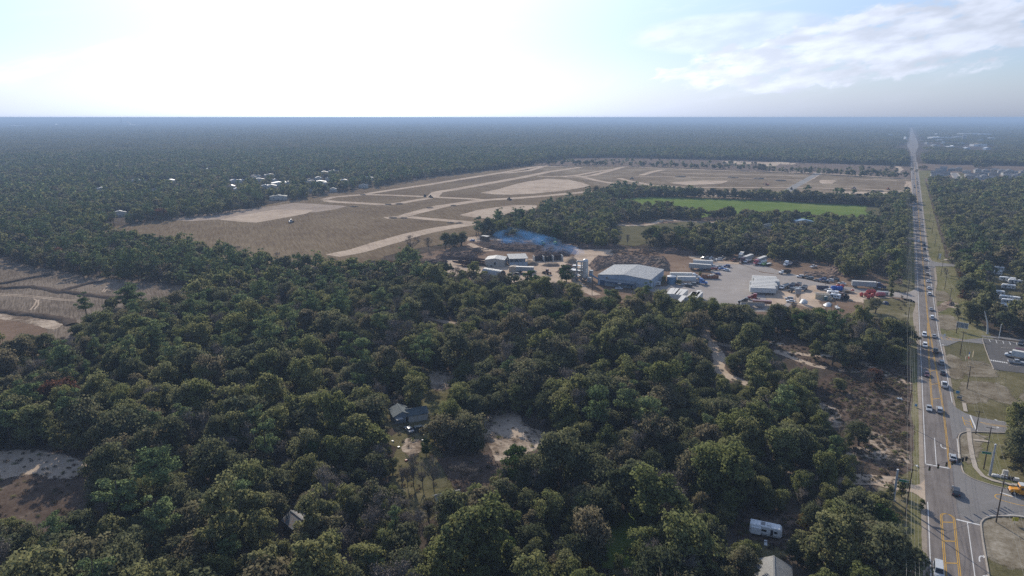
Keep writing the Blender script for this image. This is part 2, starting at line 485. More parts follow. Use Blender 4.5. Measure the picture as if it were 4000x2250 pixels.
ground_mat('canopy', [(0.016, 0.02, 0.014), (0.03, 0.035, 0.022), (0.05, 0.052, 0.034)], (0.0006, 0.006, 0.03), feather=False)  # tones darkened to stand in for the crowns' self-shadow

# ground that the wood leaves open to view: no crown may stand in front of it
SEE = [np.array(gp(r, p)) for r, p in (
    ('L', [(1200, 555), (1370, 555), (1430, 650), (1530, 710), (1680, 790), (1580, 880), (1460, 960), (1420, 1000), (1190, 1020), (1160, 880), (1090, 770), (1075, 660)]),
    ('L', [(650, 220), (790, 230), (790, 460), (690, 560), (590, 590), (580, 700), (560, 800), (600, 900), (690, 960), (740, 1080), (780, 1210), (700, 1290), (560, 1340), (400, 1210), (360, 1100), (430, 960), (410, 860), (440, 760), (500, 740), (520, 590), (600, 480), (640, 380)]),
    ('L', [(230, 570), (520, 570), (520, 700), (400, 790), (270, 710)]), ('L', [(300, 810), (420, 830), (400, 920), (300, 910)]), ('L', [(655, 1335), (790, 1235), (850, 1235), (800, 1300)]), ('L', [(760, 1000), (1190, 1000), (1150, 1200), (860, 1220)]),
    ('N', [(840, 380), (1320, 460), (1350, 620), (1180, 690), (1030, 690), (980, 610), (880, 570)]), ('N', [(1040, 850), (1260, 840), (1430, 960), (1430, 1060), (1000, 1060)]), ('N', [(1100, 690), (1290, 740), (1200, 830), (980, 780)]), ('N', [(1330, 350), (1480, 370), (1500, 430), (1380, 420)]),
    ('W', [(-60, 1135), (150, 1138), (215, 1165), (222, 1210), (205, 1255), (165, 1310), (-60, 1310)]),
    ('H', [(-300, 420), (0, 425), (300, 492), (700, 565), (1100, 600), (1500, 640), (1430, 690), (1200, 705), (930, 735), (720, 755), (640, 800), (620, 900), (500, 960), (330, 985), (100, 1015), (-300, 1080)]),
    ('O', [(290, 130), (345, 160), (330, 250), (420, 300), (580, 320), (540, 370), (460, 360), (480, 480), (520, 560), (470, 570), (390, 510), (400, 430), (380, 330), (310, 270)]), ('O', [(640, 600), (850, 690), (740, 700), (660, 640)]), ('O', [(740, 240), (1000, 215), (1150, 300), (1300, 400), (1300, 495), (1100, 500), (880, 375)]),
    ('O', [(1290, 610), (1500, 560), (1620, 470), (1720, 500), (1940, 480), (1940, 1300), (1760, 1330), (1480, 1170), (1700, 1120), (1660, 1000), (1580, 900), (1460, 900), (1380, 960), (1300, 900), (1270, 760)]), ('O', [(930, 1312), (1040, 1325), (1450, 1375), (1700, 1375), (1900, 1400), (1880, 1440), (1500, 1405), (1100, 1365)]),
    ('G', [(2440, 850), (2100, 830), (1830, 790), (1640, 770), (1420, 690), (1050, 660), (930, 715), (600, 740), (480, 655), (330, 615), (150, 600), (60, 500), (400, 250), (1000, 300), (1500, 300), (1800, 390), (2260, 460), (2500, 480), (2540, 700)]),
    ('F', [(1900, 750), (1720, 735), (1300, 725), (1000, 735), (880, 690), (700, 720), (620, 760), (480, 870), (240, 700), (60, 560), (500, 280), (1700, 280), (2400, 500)]), ('F', [(1740, 690), (2060, 715), (2330, 735), (2310, 830), (2060, 895), (1900, 885), (1730, 810)]), ('E', [(2100, 870), (1900, 940), (1650, 850), (1400, 850), (1150, 790), (900, 770), (500, 700), (250, 660), (0, 630), (-300, 590), (0, 480), (600, 400), (1400, 400), (2200, 600)]),
    ('W', [(250, 577), (420, 560), (700, 520), (700, 630), (560, 606), (430, 586), (300, 582)]), ('I', [(-400, 640), (0, 745), (200, 775), (540, 815), (800, 850), (950, 800), (1560, 600), (1200, 400), (0, 560)]), ('J', [(400, 425), (560, 392), (1540, 418), (2300, 458), (2270, 515), (1850, 520), (1560, 488), (1300, 490), (1250, 500), (1030, 515), (990, 470), (760, 432)]), ('J', [(390, 580), (700, 552), (1010, 565), (1330, 570), (1300, 580), (1000, 575), (860, 590), (660, 620), (560, 700), (420, 690), (390, 640)]),
    ('T', [(850, 150), (1000, 160), (1260, 380), (1304, 600), (1250, 650), (1030, 780), (960, 750), (870, 560), (880, 300)]), ('U', [(700, 600), (1100, 565), (1600, 555), (2700, 590), (2700, 740), (2100, 770), (1700, 800), (1150, 765), (720, 735)]),
    ('J', [(0, 165), (440, 168), (1840, 215), (2460, 255), (2460, 340), (1560, 340), (640, 305), (300, 300), (0, 340)]))]
def crown_in_view(P, h, w=0.0):
    """does a crown of height h and half width w at P stand between the camera and ground that stays open to view?"""
    bad = np.zeros(len(P), bool)
    side = np.stack([P[:, 1], -P[:, 0]], 1) / np.hypot(P[:, 0], P[:, 1])[:, None] * np.broadcast_to(w, len(P))[:, None]
    for f, k in ((0.4, 0), (0.65, 0), (0.88, 0), (0.65, 1), (0.65, -1), (0.35, 1), (0.35, -1), (0.85, 0.7), (0.85, -0.7)):
        Q = (P + side * k) * (CAM_H / (CAM_H - h * f))[:, None]
        for c in SEE:
            lo, hi = c.min(0), c.max(0)
            i = np.where(~bad & (Q[:, 0] > lo[0]) & (Q[:, 0] < hi[0]) & (Q[:, 1] > lo[1]) & (Q[:, 1] < hi[1]))[0]
            if len(i): bad[i[inside(Q[i], c)]] = True
    return bad
# ------------------------------------------------------------ the ground, out to the horizon
def disc(name, mat, r0, r1, z, rings, n, zj=0.0, a0=0.0, a1=2 * math.pi, kind='structure'):
    vs = []; fs = []
    full = abs(a1 - a0 - 2 * math.pi) < 1e-6
    cols = n if full else n + 1
    if r0 == 0: vs.append((0, 0, z))
    base = len(vs)
    rr = [r0 + (r1 - r0) * ((i + 1) / rings) ** 1.6 for i in range(rings)] if r0 == 0 else list(np.geomspace(r0, r1, rings))
    for q in rr:
        for i in range(cols):
            t = a0 + (a1 - a0) * i / n
            vs.append((q * math.sin(t), q * math.cos(t), z + zj * (rng.random() - 0.5)))
    m = cols if full else cols - 1
    for k in range(rings - 1):
        for i in range(m):
            j = (i + 1) % cols
            fs.append((base + k * cols + i, base + (k + 1) * cols + i, base + (k + 1) * cols + j, base + k * cols + j))
    if r0 == 0:
        for i in range(m): fs.append((0, base + i, base + (i + 1) % cols))
    me = bpy.data.meshes.new(name); me.from_pydata(vs, [], fs); me.materials.append(MAT[mat])
    me.polygons.foreach_set('use_smooth', [True] * len(me.polygons))
    bm = bmesh.new(); bm.from_mesh(me); bmesh.ops.recalc_face_normals(bm, faces=bm.faces); bm.to_mesh(me); bm.free()
    o = link(name, me, None, kind=kind)
    return o
disc('ground', 'litter', 0, 26000, 0.0, 24, 96)
ff = disc('forest_canopy', 'canopy', 8600, 25900, 9.0, 60, 420, 7.0, R(-72), R(14), 'stuff')
ff['label'] = 'unbroken dark forest reaching to the horizon'; ff['category'] = 'forest'

# ------------------------------------------------------------ the cleared land far off
dev = clear(gp('W', [(235, 578), (400, 557), (530, 543), (700, 512), (820, 490), (960, 468), (1100, 444), (1340, 416), (1560, 418), (1800, 426), (2080, 440), (2284, 450)])
            + gp('J', [(2468, 330), (2462, 375, 6), (2000, 365, 8), (1560, 352, 8), (1000, 342, 8), (640, 312, 8), (400, 300, 9), (250, 330, 9), (60, 385, 9)])
            + gp('W', [(1290, 540, 9), (1215, 560, 8), (1130, 598, 4), (1050, 622), (960, 644), (880, 668, 5), (780, 652, 10), (650, 634, 10), (560, 614, 10), (430, 594, 10), (330, 587, 9)]))
sheet('soil_field', dev, 'soil', 14, 3, 5)
sheet('soil_field', gp('I', [(1990, 152), (2300, 158), (2576, 160)]) + gp('J', [(1000, 185), (1840, 212), (2468, 255), (2462, 375, 4), (2000, 365, 8), (1560, 352, 8), (1000, 342, 8), (640, 312, 8), (400, 300, 9), (120, 245), (0, 240)]), 'soil_east', 14, 4, 14)
scrub_b = clear(gp('W', [(1335, 413), (1440, 398), (1560, 397), (1830, 403), (2284, 418), (2284, 449), (2080, 439), (1800, 425), (1560, 417), (1345, 415)]))
sheet('scrub_land', scrub_b, 'scrub_far', 25, 8, 10)
sheet('sand_patch', gp('J', [(1130, 132), (1230, 125), (1330, 135), (1480, 138), (1560, 132), (1670, 145), (1640, 152), (1560, 150), (1480, 165), (1400, 148), (1250, 150)]), 'field_sand', 12, 8, 4)
strip('sand_track', gp('J', [(2400, 165), (2420, 185), (2405, 205), (2385, 212)]), 7, 'sand', 12, 3, 3)
# sand roads and basins of the building site
def fs(pts, reg='I', mat='field_sand', wob=2.5, fe=3, seg=9): return sheet('sand_patch', gp(reg, pts), mat, seg, wob, fe)
def ft(pts, w, reg='I', mat='field_sand', wob=1.2, fe=2.5, seg=9): return strip('sand_track', gp(reg, pts), w, mat, seg, wob, fe)
fs([(1190, 838), (1480, 800), (1800, 765), (2090, 728), (2120, 742), (1900, 790), (1600, 838), (1380, 850)], 'K', 'bank_sand', 4)
fs([(2100, 725), (2200, 728), (2490, 746), (2400, 768), (2250, 790), (2180, 775), (1990, 772), (1930, 765)], 'K', 'bank_sand')
fs([(1590, 843), (1720, 815), (1990, 772), (2240, 775), (2190, 800), (2000, 835), (1840, 863), (1680, 852)], 'K', 'sand')
ft([(490, 404), (560, 385), (780, 368), (960, 372), (1240, 384), (1560, 400), (1640, 408)], [7, 10, 9, 9, 9])
ft([(495, 410), (560, 420), (700, 427), (940, 441), (1060, 425), (1250, 393)], [8, 12, 10, 9, 8])
ft([(780, 366), (980, 334), (1250, 295), (1500, 253), (1760, 212), (1990, 172), (2100, 160)], [8, 11, 12, 12])
ft([(1270, 390), (1300, 352), (1500, 318), (1760, 272), (1920, 243), (2100, 205), (2330, 172)], [12, 14, 13, 12])
ft([(930, 537), (1040, 528), (1180, 490), (1330, 452), (1480, 430), (1640, 408), (1900, 392), (2120, 374), (2420, 344)], [10, 14, 13, 12, 10])
ft([(1100, 530), (1230, 543), (1400, 556), (1570, 573)], [9, 10, 10])
ft([(545, 808), (720, 775), (900, 722), (1150, 650), (1350, 608), (1570, 575)], [13, 16, 15, 13])
fs([(1620, 357), (1740, 333), (1850, 300), (1960, 274), (2100, 255), (2240, 262), (2340, 283), (2395, 302), (2310, 324), (2150, 345), (1990, 360), (1830, 368), (1720, 366)], mat='sand')
fs([(1470, 517), (1600, 480), (1720, 462), (1850, 444), (2010, 448), (1990, 470), (1880, 500), (1720, 541), (1600, 535)], mat='sand')
ft([(1800, 215), (1960, 196), (2060, 168), (2300, 163)], 9)
ft([(2020, 236), (2200, 240), (2330, 225), (2440, 205), (2576, 185)], 8)
ft([(2300, 232), (2440, 265), (2576, 290)], 9)
ft([(0, 242), (130, 241), (220, 228), (330, 198), (440, 166), (720, 180), (1200, 197), (1840, 212)], 9, 'J', seg=14)
ft([(1850, 218), (2120, 230), (2468, 257)], 8, 'J', seg=14)
ft([(2080, 255), (2250, 262), (2400, 268)], 6, 'J', seg=14)
ft([(560, 230), (640, 205), (720, 190)], 9, 'J', seg=14)
ft([(700, 210), (1000, 218), (1400, 226), (1760, 236)], 6, 'J', seg=14, wob=3)
ft([(520, 238), (760, 240), (1200, 248), (1520, 256), (1720, 266)], 5, 'J', seg=14, wob=4)
ft([(400, 250), (480, 272), (620, 300), (900, 318), (1250, 318), (1640, 318), (2060, 326), (2490, 345)], [7, 9, 7, 6, 7, 8], 'J', seg=14, wob=3)
ft([(900, 345), (1250, 348), (1560, 350)], 7, 'J', seg=14, wob=3)
ft([(1580, 360), (1720, 285), (1850, 216)], 6, 'J', seg=14)
fs([(760, 285), (1010, 268), (1180, 270), (1120, 290), (900, 300)], 'J', wob=5, seg=14)
fs([(1860, 265), (1950, 268), (1930, 290), (1860, 288)], 'J', wob=4, seg=12)
fs([(1080, 362), (1560, 372), (1540, 385), (1000, 380)], 'J', wob=4, seg=14)
fs([(1990, 348), (2470, 350), (2462, 378), (2000, 366, 5)], 'J', wob=4, seg=14)
strip('site_road', gp('J', [(1530, 392), (1640, 325), (1740, 268), (1835, 213)]), 11, 'asphalt_old', 14, 0, 0)
# pasture and the glade south of it
past = clear(gp('J', [(330, 432), (480, 397), (620, 386), (1000, 395), (1540, 416), (2308, 456), (2314, 492), (2260, 525, 3), (2000, 520, 7), (1850, 524, 7), (1560, 495, 7), (1300, 495, 7), (1250, 505), (1030, 522), (990, 475, 8), (760, 436, 8), (560, 434, 8), (400, 442, 6)]))
sheet('pasture', past, 'pasture', 9, 2, 4)
sheet('dry_patch', gp('J', [(2225, 452), (2308, 456), (2314, 492), (2250, 520), (2215, 490)]), 'olive_grass', 7, 2, 9)
glade = clear(gp('J', [(370, 585), (520, 572), (700, 549), (1010, 562), (1330, 569), (1310, 600), (1000, 585, 6), (870, 595, 6), (720, 640), (650, 705), (500, 735), (400, 725), (320, 700), (340, 640)]))
sheet('grass_glade', glade, 'olive_grass', 7, 2, 4)
sheet('scrub_land', gp('J', [(200, 515), (420, 560), (560, 575), (900, 545), (1330, 565), (1320, 572), (900, 556), (560, 590), (400, 590), (230, 545)]), 'brown_dirt', 8, 2, 4)
strip('sand_track', gp('J', [(390, 582), (470, 590), (580, 588), (650, 578), (710, 552), (900, 562), (1120, 572)]), 4, 'sand', 8, 2, 2)
clear(gp('J', [(2020, 640), (2110, 655), (2300, 700), (2300, 735), (2180, 735), (2010, 665)]))
sheet('grass_glade', gp('J', [(2020, 640), (2110, 655), (2300, 700), (2300, 735), (2180, 735), (2010, 665)]), 'olive_grass', 6, 2, 4)
# ------------------------------------------------------------ the cleared field by the left edge
SHEET_Z[0] = 0.03
lf = clear(gp('H', [(-300, 405), (0, 425), (300, 492), (700, 565), (1100, 600), (1540, 642), (1430, 690, 2), (1250, 715, 8), (1060, 735, 8), (900, 740, 9), (740, 770, 9), (640, 830, 9), (640, 900, 9), (520, 975, 9), (330, 995, 9), (100, 1030, 9), (-60, 1060, 9), (-300, 1100, 9)]))
sheet('tilled_field', lf, 'tilled', 5, 1.2, 2.5)
for pts, w in (([(-60, 640), (60, 648), (250, 636), (370, 652), (470, 678), (520, 676), (700, 700), (930, 730)], 6.0), ([(-60, 620), (60, 606), (200, 575), (390, 542)], 3.5), ([(480, 668), (570, 642), (680, 612), (790, 600)], 4.0), ([(-60, 815), (120, 838), (300, 858), (430, 876), (520, 895), (560, 930)], 6.5)):
    line = smooth_closed(gp('H', pts), 2.5, 0.7, 3, False)
    m = MB(); k = len(line)
    for i, c in enumerate(line):
        t = (line[min(k - 1, i + 1)] - line[max(0, i - 1)]).normalized(); nn = Vector((t.y, -t.x))
        for off, h in ((-0.5, 0.0), (-0.25, 0.65), (0.05, 1.0), (0.3, 0.6), (0.5, 0.0)):
            q = c + nn * w * off * (0.8 + 0.5 * rng.random())
            m.v.append((q.x, q.y, 0.02 + h * (0.75 + 0.5 * rng.random()) * 1.1))
    for i in range(k - 1):
        for j in range(4): m.f.append((i * 5 + j, i * 5 + j + 1, i * 5 + j + 6, i * 5 + j + 5)); m.m.append(0)
    MAT.setdefault('berm_solid', None) or ground_mat('berm_solid', [(0.06, 0.045, 0.036), (0.10, 0.078, 0.062), (0.14, 0.11, 0.09)], (0.1, 0.4, 1.5), feather=False)
    m.build('earth_berm', 'berm_solid', None, True, kind='structure')
sheet('sand_patch', gp('H', [(-60, 850), (100, 858), (240, 878), (360, 895), (470, 930), (420, 960), (250, 930), (100, 900), (-60, 880)]), 'sand_thin', 3, 1.2, 2)
sheet('scrub_land', gp('H', [(-100, 885), (100, 905), (250, 935), (350, 965), (300, 990, 6), (100, 1020, 8), (-100, 1040, 8)]), 'brown_dirt', 4, 1.5, 2)
for pts in ([(235, 815), (270, 770), (285, 740), (262, 728)], [(265, 810), (297, 770), (300, 735)], [(790, 672), (830, 630)], [(805, 676), (845, 634)], [(0, 690), (200, 700), (480, 730), (700, 742)], [(0, 700), (200, 711), (480, 740), (690, 752)]):
    strip('tyre_track', gp('H', pts), 0.5, 'sand', 3, 0.3, 0.3)
# ------------------------------------------------------------ openings in the near woodland
SHEET_Z[0] = 0.03
c1 = clear(gp('W', [(-60, 1138), (60, 1132), (150, 1142), (205, 1165), (215, 1200), (195, 1240), (150, 1290, 4), (80, 1300, 6), (-60, 1300, 7)]))
sheet('scrub_land', c1, 'scrub', 3, 1, 2)
sheet('sand_patch', gp('W', [(-60, 1145), (60, 1138), (140, 1150), (205, 1175), (170, 1195), (100, 1180), (40, 1190), (-60, 1215)]), 'sand', 3, 1.5, 3.5)
c2 = clear(gp('L', [(640, 215), (800, 225), (810, 380), (790, 480), (620, 540), (600, 660), (640, 800), (700, 960), (760, 1080), (830, 1230, 5), (650, 1300, 5), (500, 1360, 6), (360, 1230, 6), (300, 1120, 3), (330, 1000), (380, 880), (250, 830), (400, 740), (230, 670), (230, 575), (420, 600), (560, 560), (600, 400)]))
sheet('scrub_land', c2, 'lot_grass', 3, 1, 2)
sheet('sand_patch', gp('L', [(645, 225), (790, 232), (790, 370), (690, 390), (640, 330)]), 'sand_thin', 3, 1.2, 2)
sheet('dry_patch', gp('L', [(590, 510), (780, 490), (760, 560), (690, 600), (590, 580)]), 'dry_grass', 3, 1, 2)
sheet('dry_patch', gp('L', [(420, 800), (560, 870), (640, 930), (690, 1010), (740, 1200), (580, 1230), (480, 1000)]), 'olive_grass', 3, 1, 3)
sheet('dry_patch', gp('L', [(420, 820), (500, 830), (540, 900), (470, 960), (420, 900)]), 'sand_thin', 3, 1, 2)
c3 = clear(gp('L', [(1220, 565), (1360, 570), (1380, 660), (1500, 720), (1650, 790), (1580, 860), (1450, 935, 4), (1400, 985, 5), (1330, 1010, 4), (1200, 1100), (1180, 1250, 5), (950, 1250, 5), (780, 1100), (720, 980), (1000, 960), (1150, 950), (1180, 880), (1110, 760), (1090, 655)]))
sheet('scrub_land', c3, 'scrub', 3, 1, 2)
sheet('sand_patch', gp('L', [(1225, 570), (1350, 575), (1380, 665), (1500, 725), (1640, 790), (1570, 860), (1440, 930), (1380, 980), (1210, 990), (1190, 900), (1130, 780), (1100, 670)]), 'sand_thin', 3, 1.2, 2)
sheet('sand_patch', gp('L', [(1260, 600), (1340, 600), (1360, 690), (1440, 740), (1450, 800), (1330, 780), (1210, 740), (1200, 690)]), 'sand', 3, 1.2, 4)
c4 = clear(gp('O', [(285, 130), (350, 150), (345, 240), (420, 300), (580, 325), (540, 380), (470, 400), (480, 500), (540, 560), (660, 600), (850, 690), (780, 705), (620, 640), (470, 570), (390, 510), (380, 400), (310, 290)]))
c5 = clear(gp('O', [(730, 235), (1000, 215), (1100, 290), (1150, 330), (1290, 400), (1290, 470), (1100, 500), (1060, 420), (900, 370), (850, 300), (740, 270)]))
c6 = clear(gp('O', [(1260, 600), (1450, 520), (1580, 440), (1720, 470), (1960, 480), (1960, 1310), (1760, 1360), (1700, 1300), (1450, 1170, 3), (1480, 1140), (1700, 1110), (1690, 1010), (1580, 900), (1460, 900), (1330, 960), (1270, 820), (1250, 680)]))
c6b = clear(gp('O', [(920, 1310), (1020, 1320), (1450, 1370), (1700, 1370), (1900, 1400), (1880, 1440), (1500, 1420), (1100, 1380), (920, 1340)]))
for c in (c4, c5, c6, c6b): sheet('scrub_land', c, 'scrub', 4, 1.2, 2)
strip('sand_track', gp('O', [(300, 140), (325, 175), (315, 230), (345, 270), (395, 330), (430, 390), (440, 440), (420, 490), (455, 530), (500, 562), (600, 600), (680, 625), (740, 670), (800, 692)]), [3, 3.5, 3, 4.2, 4.5, 3.4, 3.6, 3.6], 'sand', 3, 0.5, 1)
strip('sand_track', gp('O', [(345, 265), (420, 292), (500, 310), (580, 322)]), 2.6, 'sand', 3, 0.4, 1)
strip('sand_track', gp('O', [(840, 285), (900, 300), (960, 300)]), 2, 'sand_thin', 3, 0.6, 1.5)
strip('sand_track', gp('O', [(880, 355), (960, 370), (1060, 375), (1150, 388), (1290, 392), (1420, 395)]), 2.4, 'sand', 3, 0.5, 1)
strip('sand_track', gp('O', [(900, 365), (1000, 400), (1100, 440), (1200, 470), (1300, 495)]), 2.2, 'sand', 3, 0.5, 1)
strip('sand_track', gp('O', [(1570, 440), (1640, 470), (1720, 510), (1820, 565), (1900, 595), (1960, 625)]), 2.6, 'sand', 3, 0.5, 1)
strip('sand_track', gp('O', [(1400, 515), (1480, 520), (1560, 518)]), 2, 'sand_thin', 3, 0.4, 1)
sheet('sand_patch', gp('O', [(1260, 780), (1340, 800), (1380, 880), (1400, 960), (1340, 970), (1300, 900)]), 'sand_thin', 3, 1, 2.5)
sheet('sand_patch', gp('O', [(1660, 1010), (1760, 1050), (1840, 1110), (1930, 1150), (1930, 1200), (1800, 1180), (1700, 1120)]), 'sand_thin', 3, 1, 2.5)
sheet('sand_patch', gp('O', [(1450, 1155), (1600, 1160), (1760, 1190), (1940, 1210), (1930, 1250), (1700, 1215), (1480, 1180)]), 'sand_thin', 3, 1, 2.5)
strip('sand_track', gp('O', [(920, 1315), (1040, 1335), (1200, 1360), (1360, 1385), (1500, 1390), (1620, 1395), (1760, 1405), (1900, 1420)]), 4.0, 'sand', 3, 0.5, 1.5)
c7 = clear(gp('N', [(700, 360), (900, 330), (1250, 420), (1380, 330), (1600, 370), (1520, 440, 3), (1340, 520, 3), (1330, 640, 3), (1340, 740, 3), (1200, 850), (960, 840), (850, 720, 2), (860, 600), (760, 480)]))
sheet('scrub_land', c7, 'scrub', 3, 1, 2)
sheet('dry_patch', gp('N', [(860, 640), (1040, 650), (1180, 700), (1300, 740), (1180, 830), (1000, 780), (880, 720)]), 'lot_grass', 2.5, 1, 2)
sheet('dry_patch', gp('N', [(1300, 340), (1480, 350), (1560, 390), (1500, 430), (1400, 420)]), 'brown_dirt', 2.5, 1, 2)
clear(gp('N', [(1240, 470), (1500, 500), (1500, 720), (1300, 730)]))
clear(gp('N', [(1000, 850), (1460, 850), (1460, 1100), (950, 1100)]))
clear(gp('M', [(520, 300), (700, 300), (740, 480, 2), (640, 560, 6), (420, 480, 5)]))
clear(gp('W', [(1500, 1330, 2), (1600, 1310), (1630, 1340), (1590, 1390, 4), (1520, 1390, 5)]))
sheet('grass_glade', gp('W', [(1490, 1325), (1610, 1300), (1640, 1345), (1590, 1420), (1500, 1420)]), 'pasture', 3, 1, 3)
clear(gp('L', [(-20, 1330), (40, 1330), (40, 1360), (-20, 1360)]))
# ------------------------------------------------------------ the timber yard
SHEET_Z[0] = 0.03
yard_far = gp('E', [(480, 330), (545, 215), (760, 185), (900, 200), (1400, 245), (1750, 245), (2050, 275), (2300, 330)]) + gp('F', [(250, 30), (820, 60), (1250, 60), (1660, 60), (2200, 160)]) \
    + gp('G', [(120, 150), (420, 150), (540, 125), (800, 150), (940, 200), (1030, 200), (1520, 225), (1560, 290), (1720, 400), (1830, 372), (1960, 352), (2130, 400), (2260, 455), (2500, 470)])
yard_near = gp('G', [(2540, 700), (2440, 850), (2120, 860, 3), (1830, 800, 4), (1640, 800, 8), (1420, 700, 8), (1050, 680, 8), (930, 730, 8), (600, 760, 8), (480, 680, 8), (330, 640, 8), (150, 620, 8)]) \
    + gp('F', [(1900, 780, 8), (1300, 740, 8), (1000, 760, 8), (800, 740, 8), (640, 790, 8), (480, 900, 8), (240, 720, 6)]) + gp('E', [(2000, 960, 8), (1650, 890, 8), (1400, 860, 8), (1100, 800, 8), (800, 770, 8), (500, 720, 8), (250, 670, 8), (0, 640, 8), (-300, 600, 8), (-350, 480, 2), (0, 440), (300, 380)])
yard = clear(yard_far + yard_near)
sheet('yard_dirt', yard, 'brown_dirt', 5, 1.2, 3)
sheet('yard_sand', gp('E', [(0, 560), (430, 555), (830, 600), (1200, 560), (1560, 580), (1800, 560), (2350, 540), (2450, 440), (2330, 380), (2560, 300), (2900, 330), (3000, 600), (2560, 700), (2500, 900), (2000, 1000), (1300, 1000), (900, 900), (400, 860), (-100, 700)]), 'yard_sand', 5, 1.5, 3)
sheet('yard_sand', gp('E', [(540, 320), (600, 300), (700, 350), (900, 400), (1000, 430), (850, 430), (700, 390)]), 'yard_sand', 4, 1, 1.5)
sheet('yard_sand', gp('E', [(560, 205), (700, 190), (890, 215), (1150, 240), (1400, 260), (1100, 255), (870, 235), (700, 270), (540, 260)]), 'yard_sand', 4, 1, 1.5)
sheet('dirt_patch', gp('E', [(700, 300), (1000, 260), (1600, 290), (2000, 320), (2260, 400), (2240, 480), (1900, 480), (1500, 440), (1100, 430), (850, 370)]), 'mulch_floor', 5, 2, 3)
lot = gp('F', [(1430, 735), (1600, 690), (1750, 690), (2000, 560), (2250, 540), (2576, 520)]) + gp('G', [(160, 250), (330, 215), (450, 215), (600, 260), (760, 330), (1000, 360), (1180, 385), (1400, 440), (1650, 480), (1790, 500), (2100, 535), (2300, 555), (2500, 580), (2540, 640), (2300, 600), (2190, 590), (1850, 545), (1600, 520), (1420, 470), (1400, 520), (1150, 640), (1000, 760), (500, 760), (0, 700)])
sheet('gravel_yard', lot, 'yard_gravel', 5, 0.8, 2)
sheet('yard_sand', gp('G', [(880, 560), (1160, 500), (1420, 480), (1620, 525), (1860, 560), (2200, 600), (2280, 700), (1960, 760), (1650, 740), (1300, 700), (1080, 640), (900, 700)]), 'yard_sand', 5, 1.5, 4)
sheet('dirt_patch', gp('G', [(1480, 660), (1700, 640), (1950, 690), (2040, 760), (1800, 800), (1560, 740)]), 'brown_dirt', 4, 1.5, 4)
sheet('dry_patch', gp('G', [(1960, 640), (2260, 620), (2500, 680), (2530, 780), (2440, 850), (2120, 850), (2000, 760)]), 'lot_grass', 4, 1, 3)
sheet('dry_patch', gp('G', [(1960, 365), (2110, 405), (2260, 455), (2510, 480), (2510, 545), (2400, 555), (2180, 520), (1950, 440)]), 'olive_grass', 4, 1, 2)
sheet('sand_patch', gp('G', [(1790, 372), (1960, 355), (2080, 400), (2200, 470), (1980, 430), (1750, 410)]), 'brown_dirt', 4, 1, 2)
sheet('yard_sand', gp('G', [(560, 200), (760, 240), (1000, 320), (1180, 360), (1160, 385), (1000, 350), (760, 310), (600, 245)]), 'yard_gravel', 4, 1, 2)
sheet('yard_sand', gp('G', [(0, 140), (140, 160), (400, 210), (540, 220), (520, 235), (380, 225), (160, 200), (0, 165)]), 'yard_sand', 4, 1, 2)
strip('sand_track', gp('F', [(205, 600), (300, 690), (440, 780), (560, 830)]), 5, 'yard_sand', 3, 0.4, 1)
strip('sand_track', gp('W', [(1080, 800), (1110, 808), (1145, 815)]), 3, 'sand', 3, 0.4, 1)
SEE.append(np.array(gp('W', [(1085, 797), (1145, 803), (1148, 817), (1085, 812)])))
clear(gp('W', [(1075, 795), (1145, 800), (1150, 818), (1080, 812)]))
# ------------------------------------------------------------ the highway and its side streets
SHEET_Z[0] = 0.03
ZR = 0.16
def flat(name, pts, mat, z, parent=None, kind='structure'):
    m = MB()
    p = [Vector(q).to_2d() for q in pts]
    for t in tessellate_polygon([[Vector((q.x, q.y, 0)) for q in p]]):
        a, b, c = (p[i] for i in t)
        m.f.append(tuple(t) if (b - a).cross(c - a) > 0 else tuple(reversed(t))); m.m.append(0)
    m.v = [(q.x, q.y, z) for q in p]
    o = m.build(name, mat, parent, kind=None if parent else kind)
    if parent: note(parent, o)
    return o
clear([(6.0, 90), (6.5, 185), (8.5, 215), (8.5, 900), (6, 1300), (4, 2700), (-14, 2900), (0, 5000), (16, 9000), (30, 9000), (44, 5000), (48, 2900), (34, 2700), (36, 1300), (37, 560), (38, 470), (36, 440), (42, 405), (44, 374), (80, 376), (80, 268), (46, 266), (46, 250), (36, 247), (36, 232), (44, 214), (80, 218), (80, 90)])
clear([(-26, 2100), (-26, 9000), (74, 9000), (74, 2100)])
# grass verges
sheet('grass_verge', [(8.5, 120), (9.3, 250), (8.8, 400), (8.3, 560), (7, 900), (5.5, 1280), (15, 1280), (15, 120)], 'dry_grass', 6, 0.6, 1.5)
sheet('scrub_land', [(5.0, 135), (5.5, 200), (10.5, 210), (10.5, 135)], 'lot_grass', 4, 0.6, 2)
sheet('scrub_land', [(23, 90), (24, 340), (44, 352), (75, 372), (80, 90)], 'lot_grass', 5, 0.8, 2)
sheet('grass_verge', [(23, 340), (22.5, 560), (23, 900), (22, 1500), (30, 1500), (32, 900), (33, 560), (37, 540), (37, 450), (40, 405), (43, 372), (46, 350)], 'dry_grass', 6, 0.9, 2)
sheet('scrub_land', [(24, 150), (26.5, 186), (30, 192), (40, 196), (70, 200), (70, 150)], 'lot_grass', 5, 0.8, 2)
sheet('grass_verge', [(25, 216), (24.6, 236), (27, 246), (33, 248), (46, 252), (46, 238), (34, 224), (40, 213), (31, 212.5)], 'dry_grass', 3, 0.3, 1)
sheet('grass_verge', gp('B', [(830, 395), (1260, 395), (1395, 700), (1000, 690), (900, 600)]), 'olive_grass', 4, 0.4, 2)
sheet('sand_patch', gp('C', [(960, 1220), (1090, 1240), (1060, 1290), (940, 1290), (860, 1340), (850, 1300)]), 'sand_thin', 3, 0.8, 2)
sheet('dry_patch', [(27.6, 180), (31, 189), (37, 192), (44, 188), (40, 178), (31, 174)], 'bare_patch', 3, 1.5, 6)
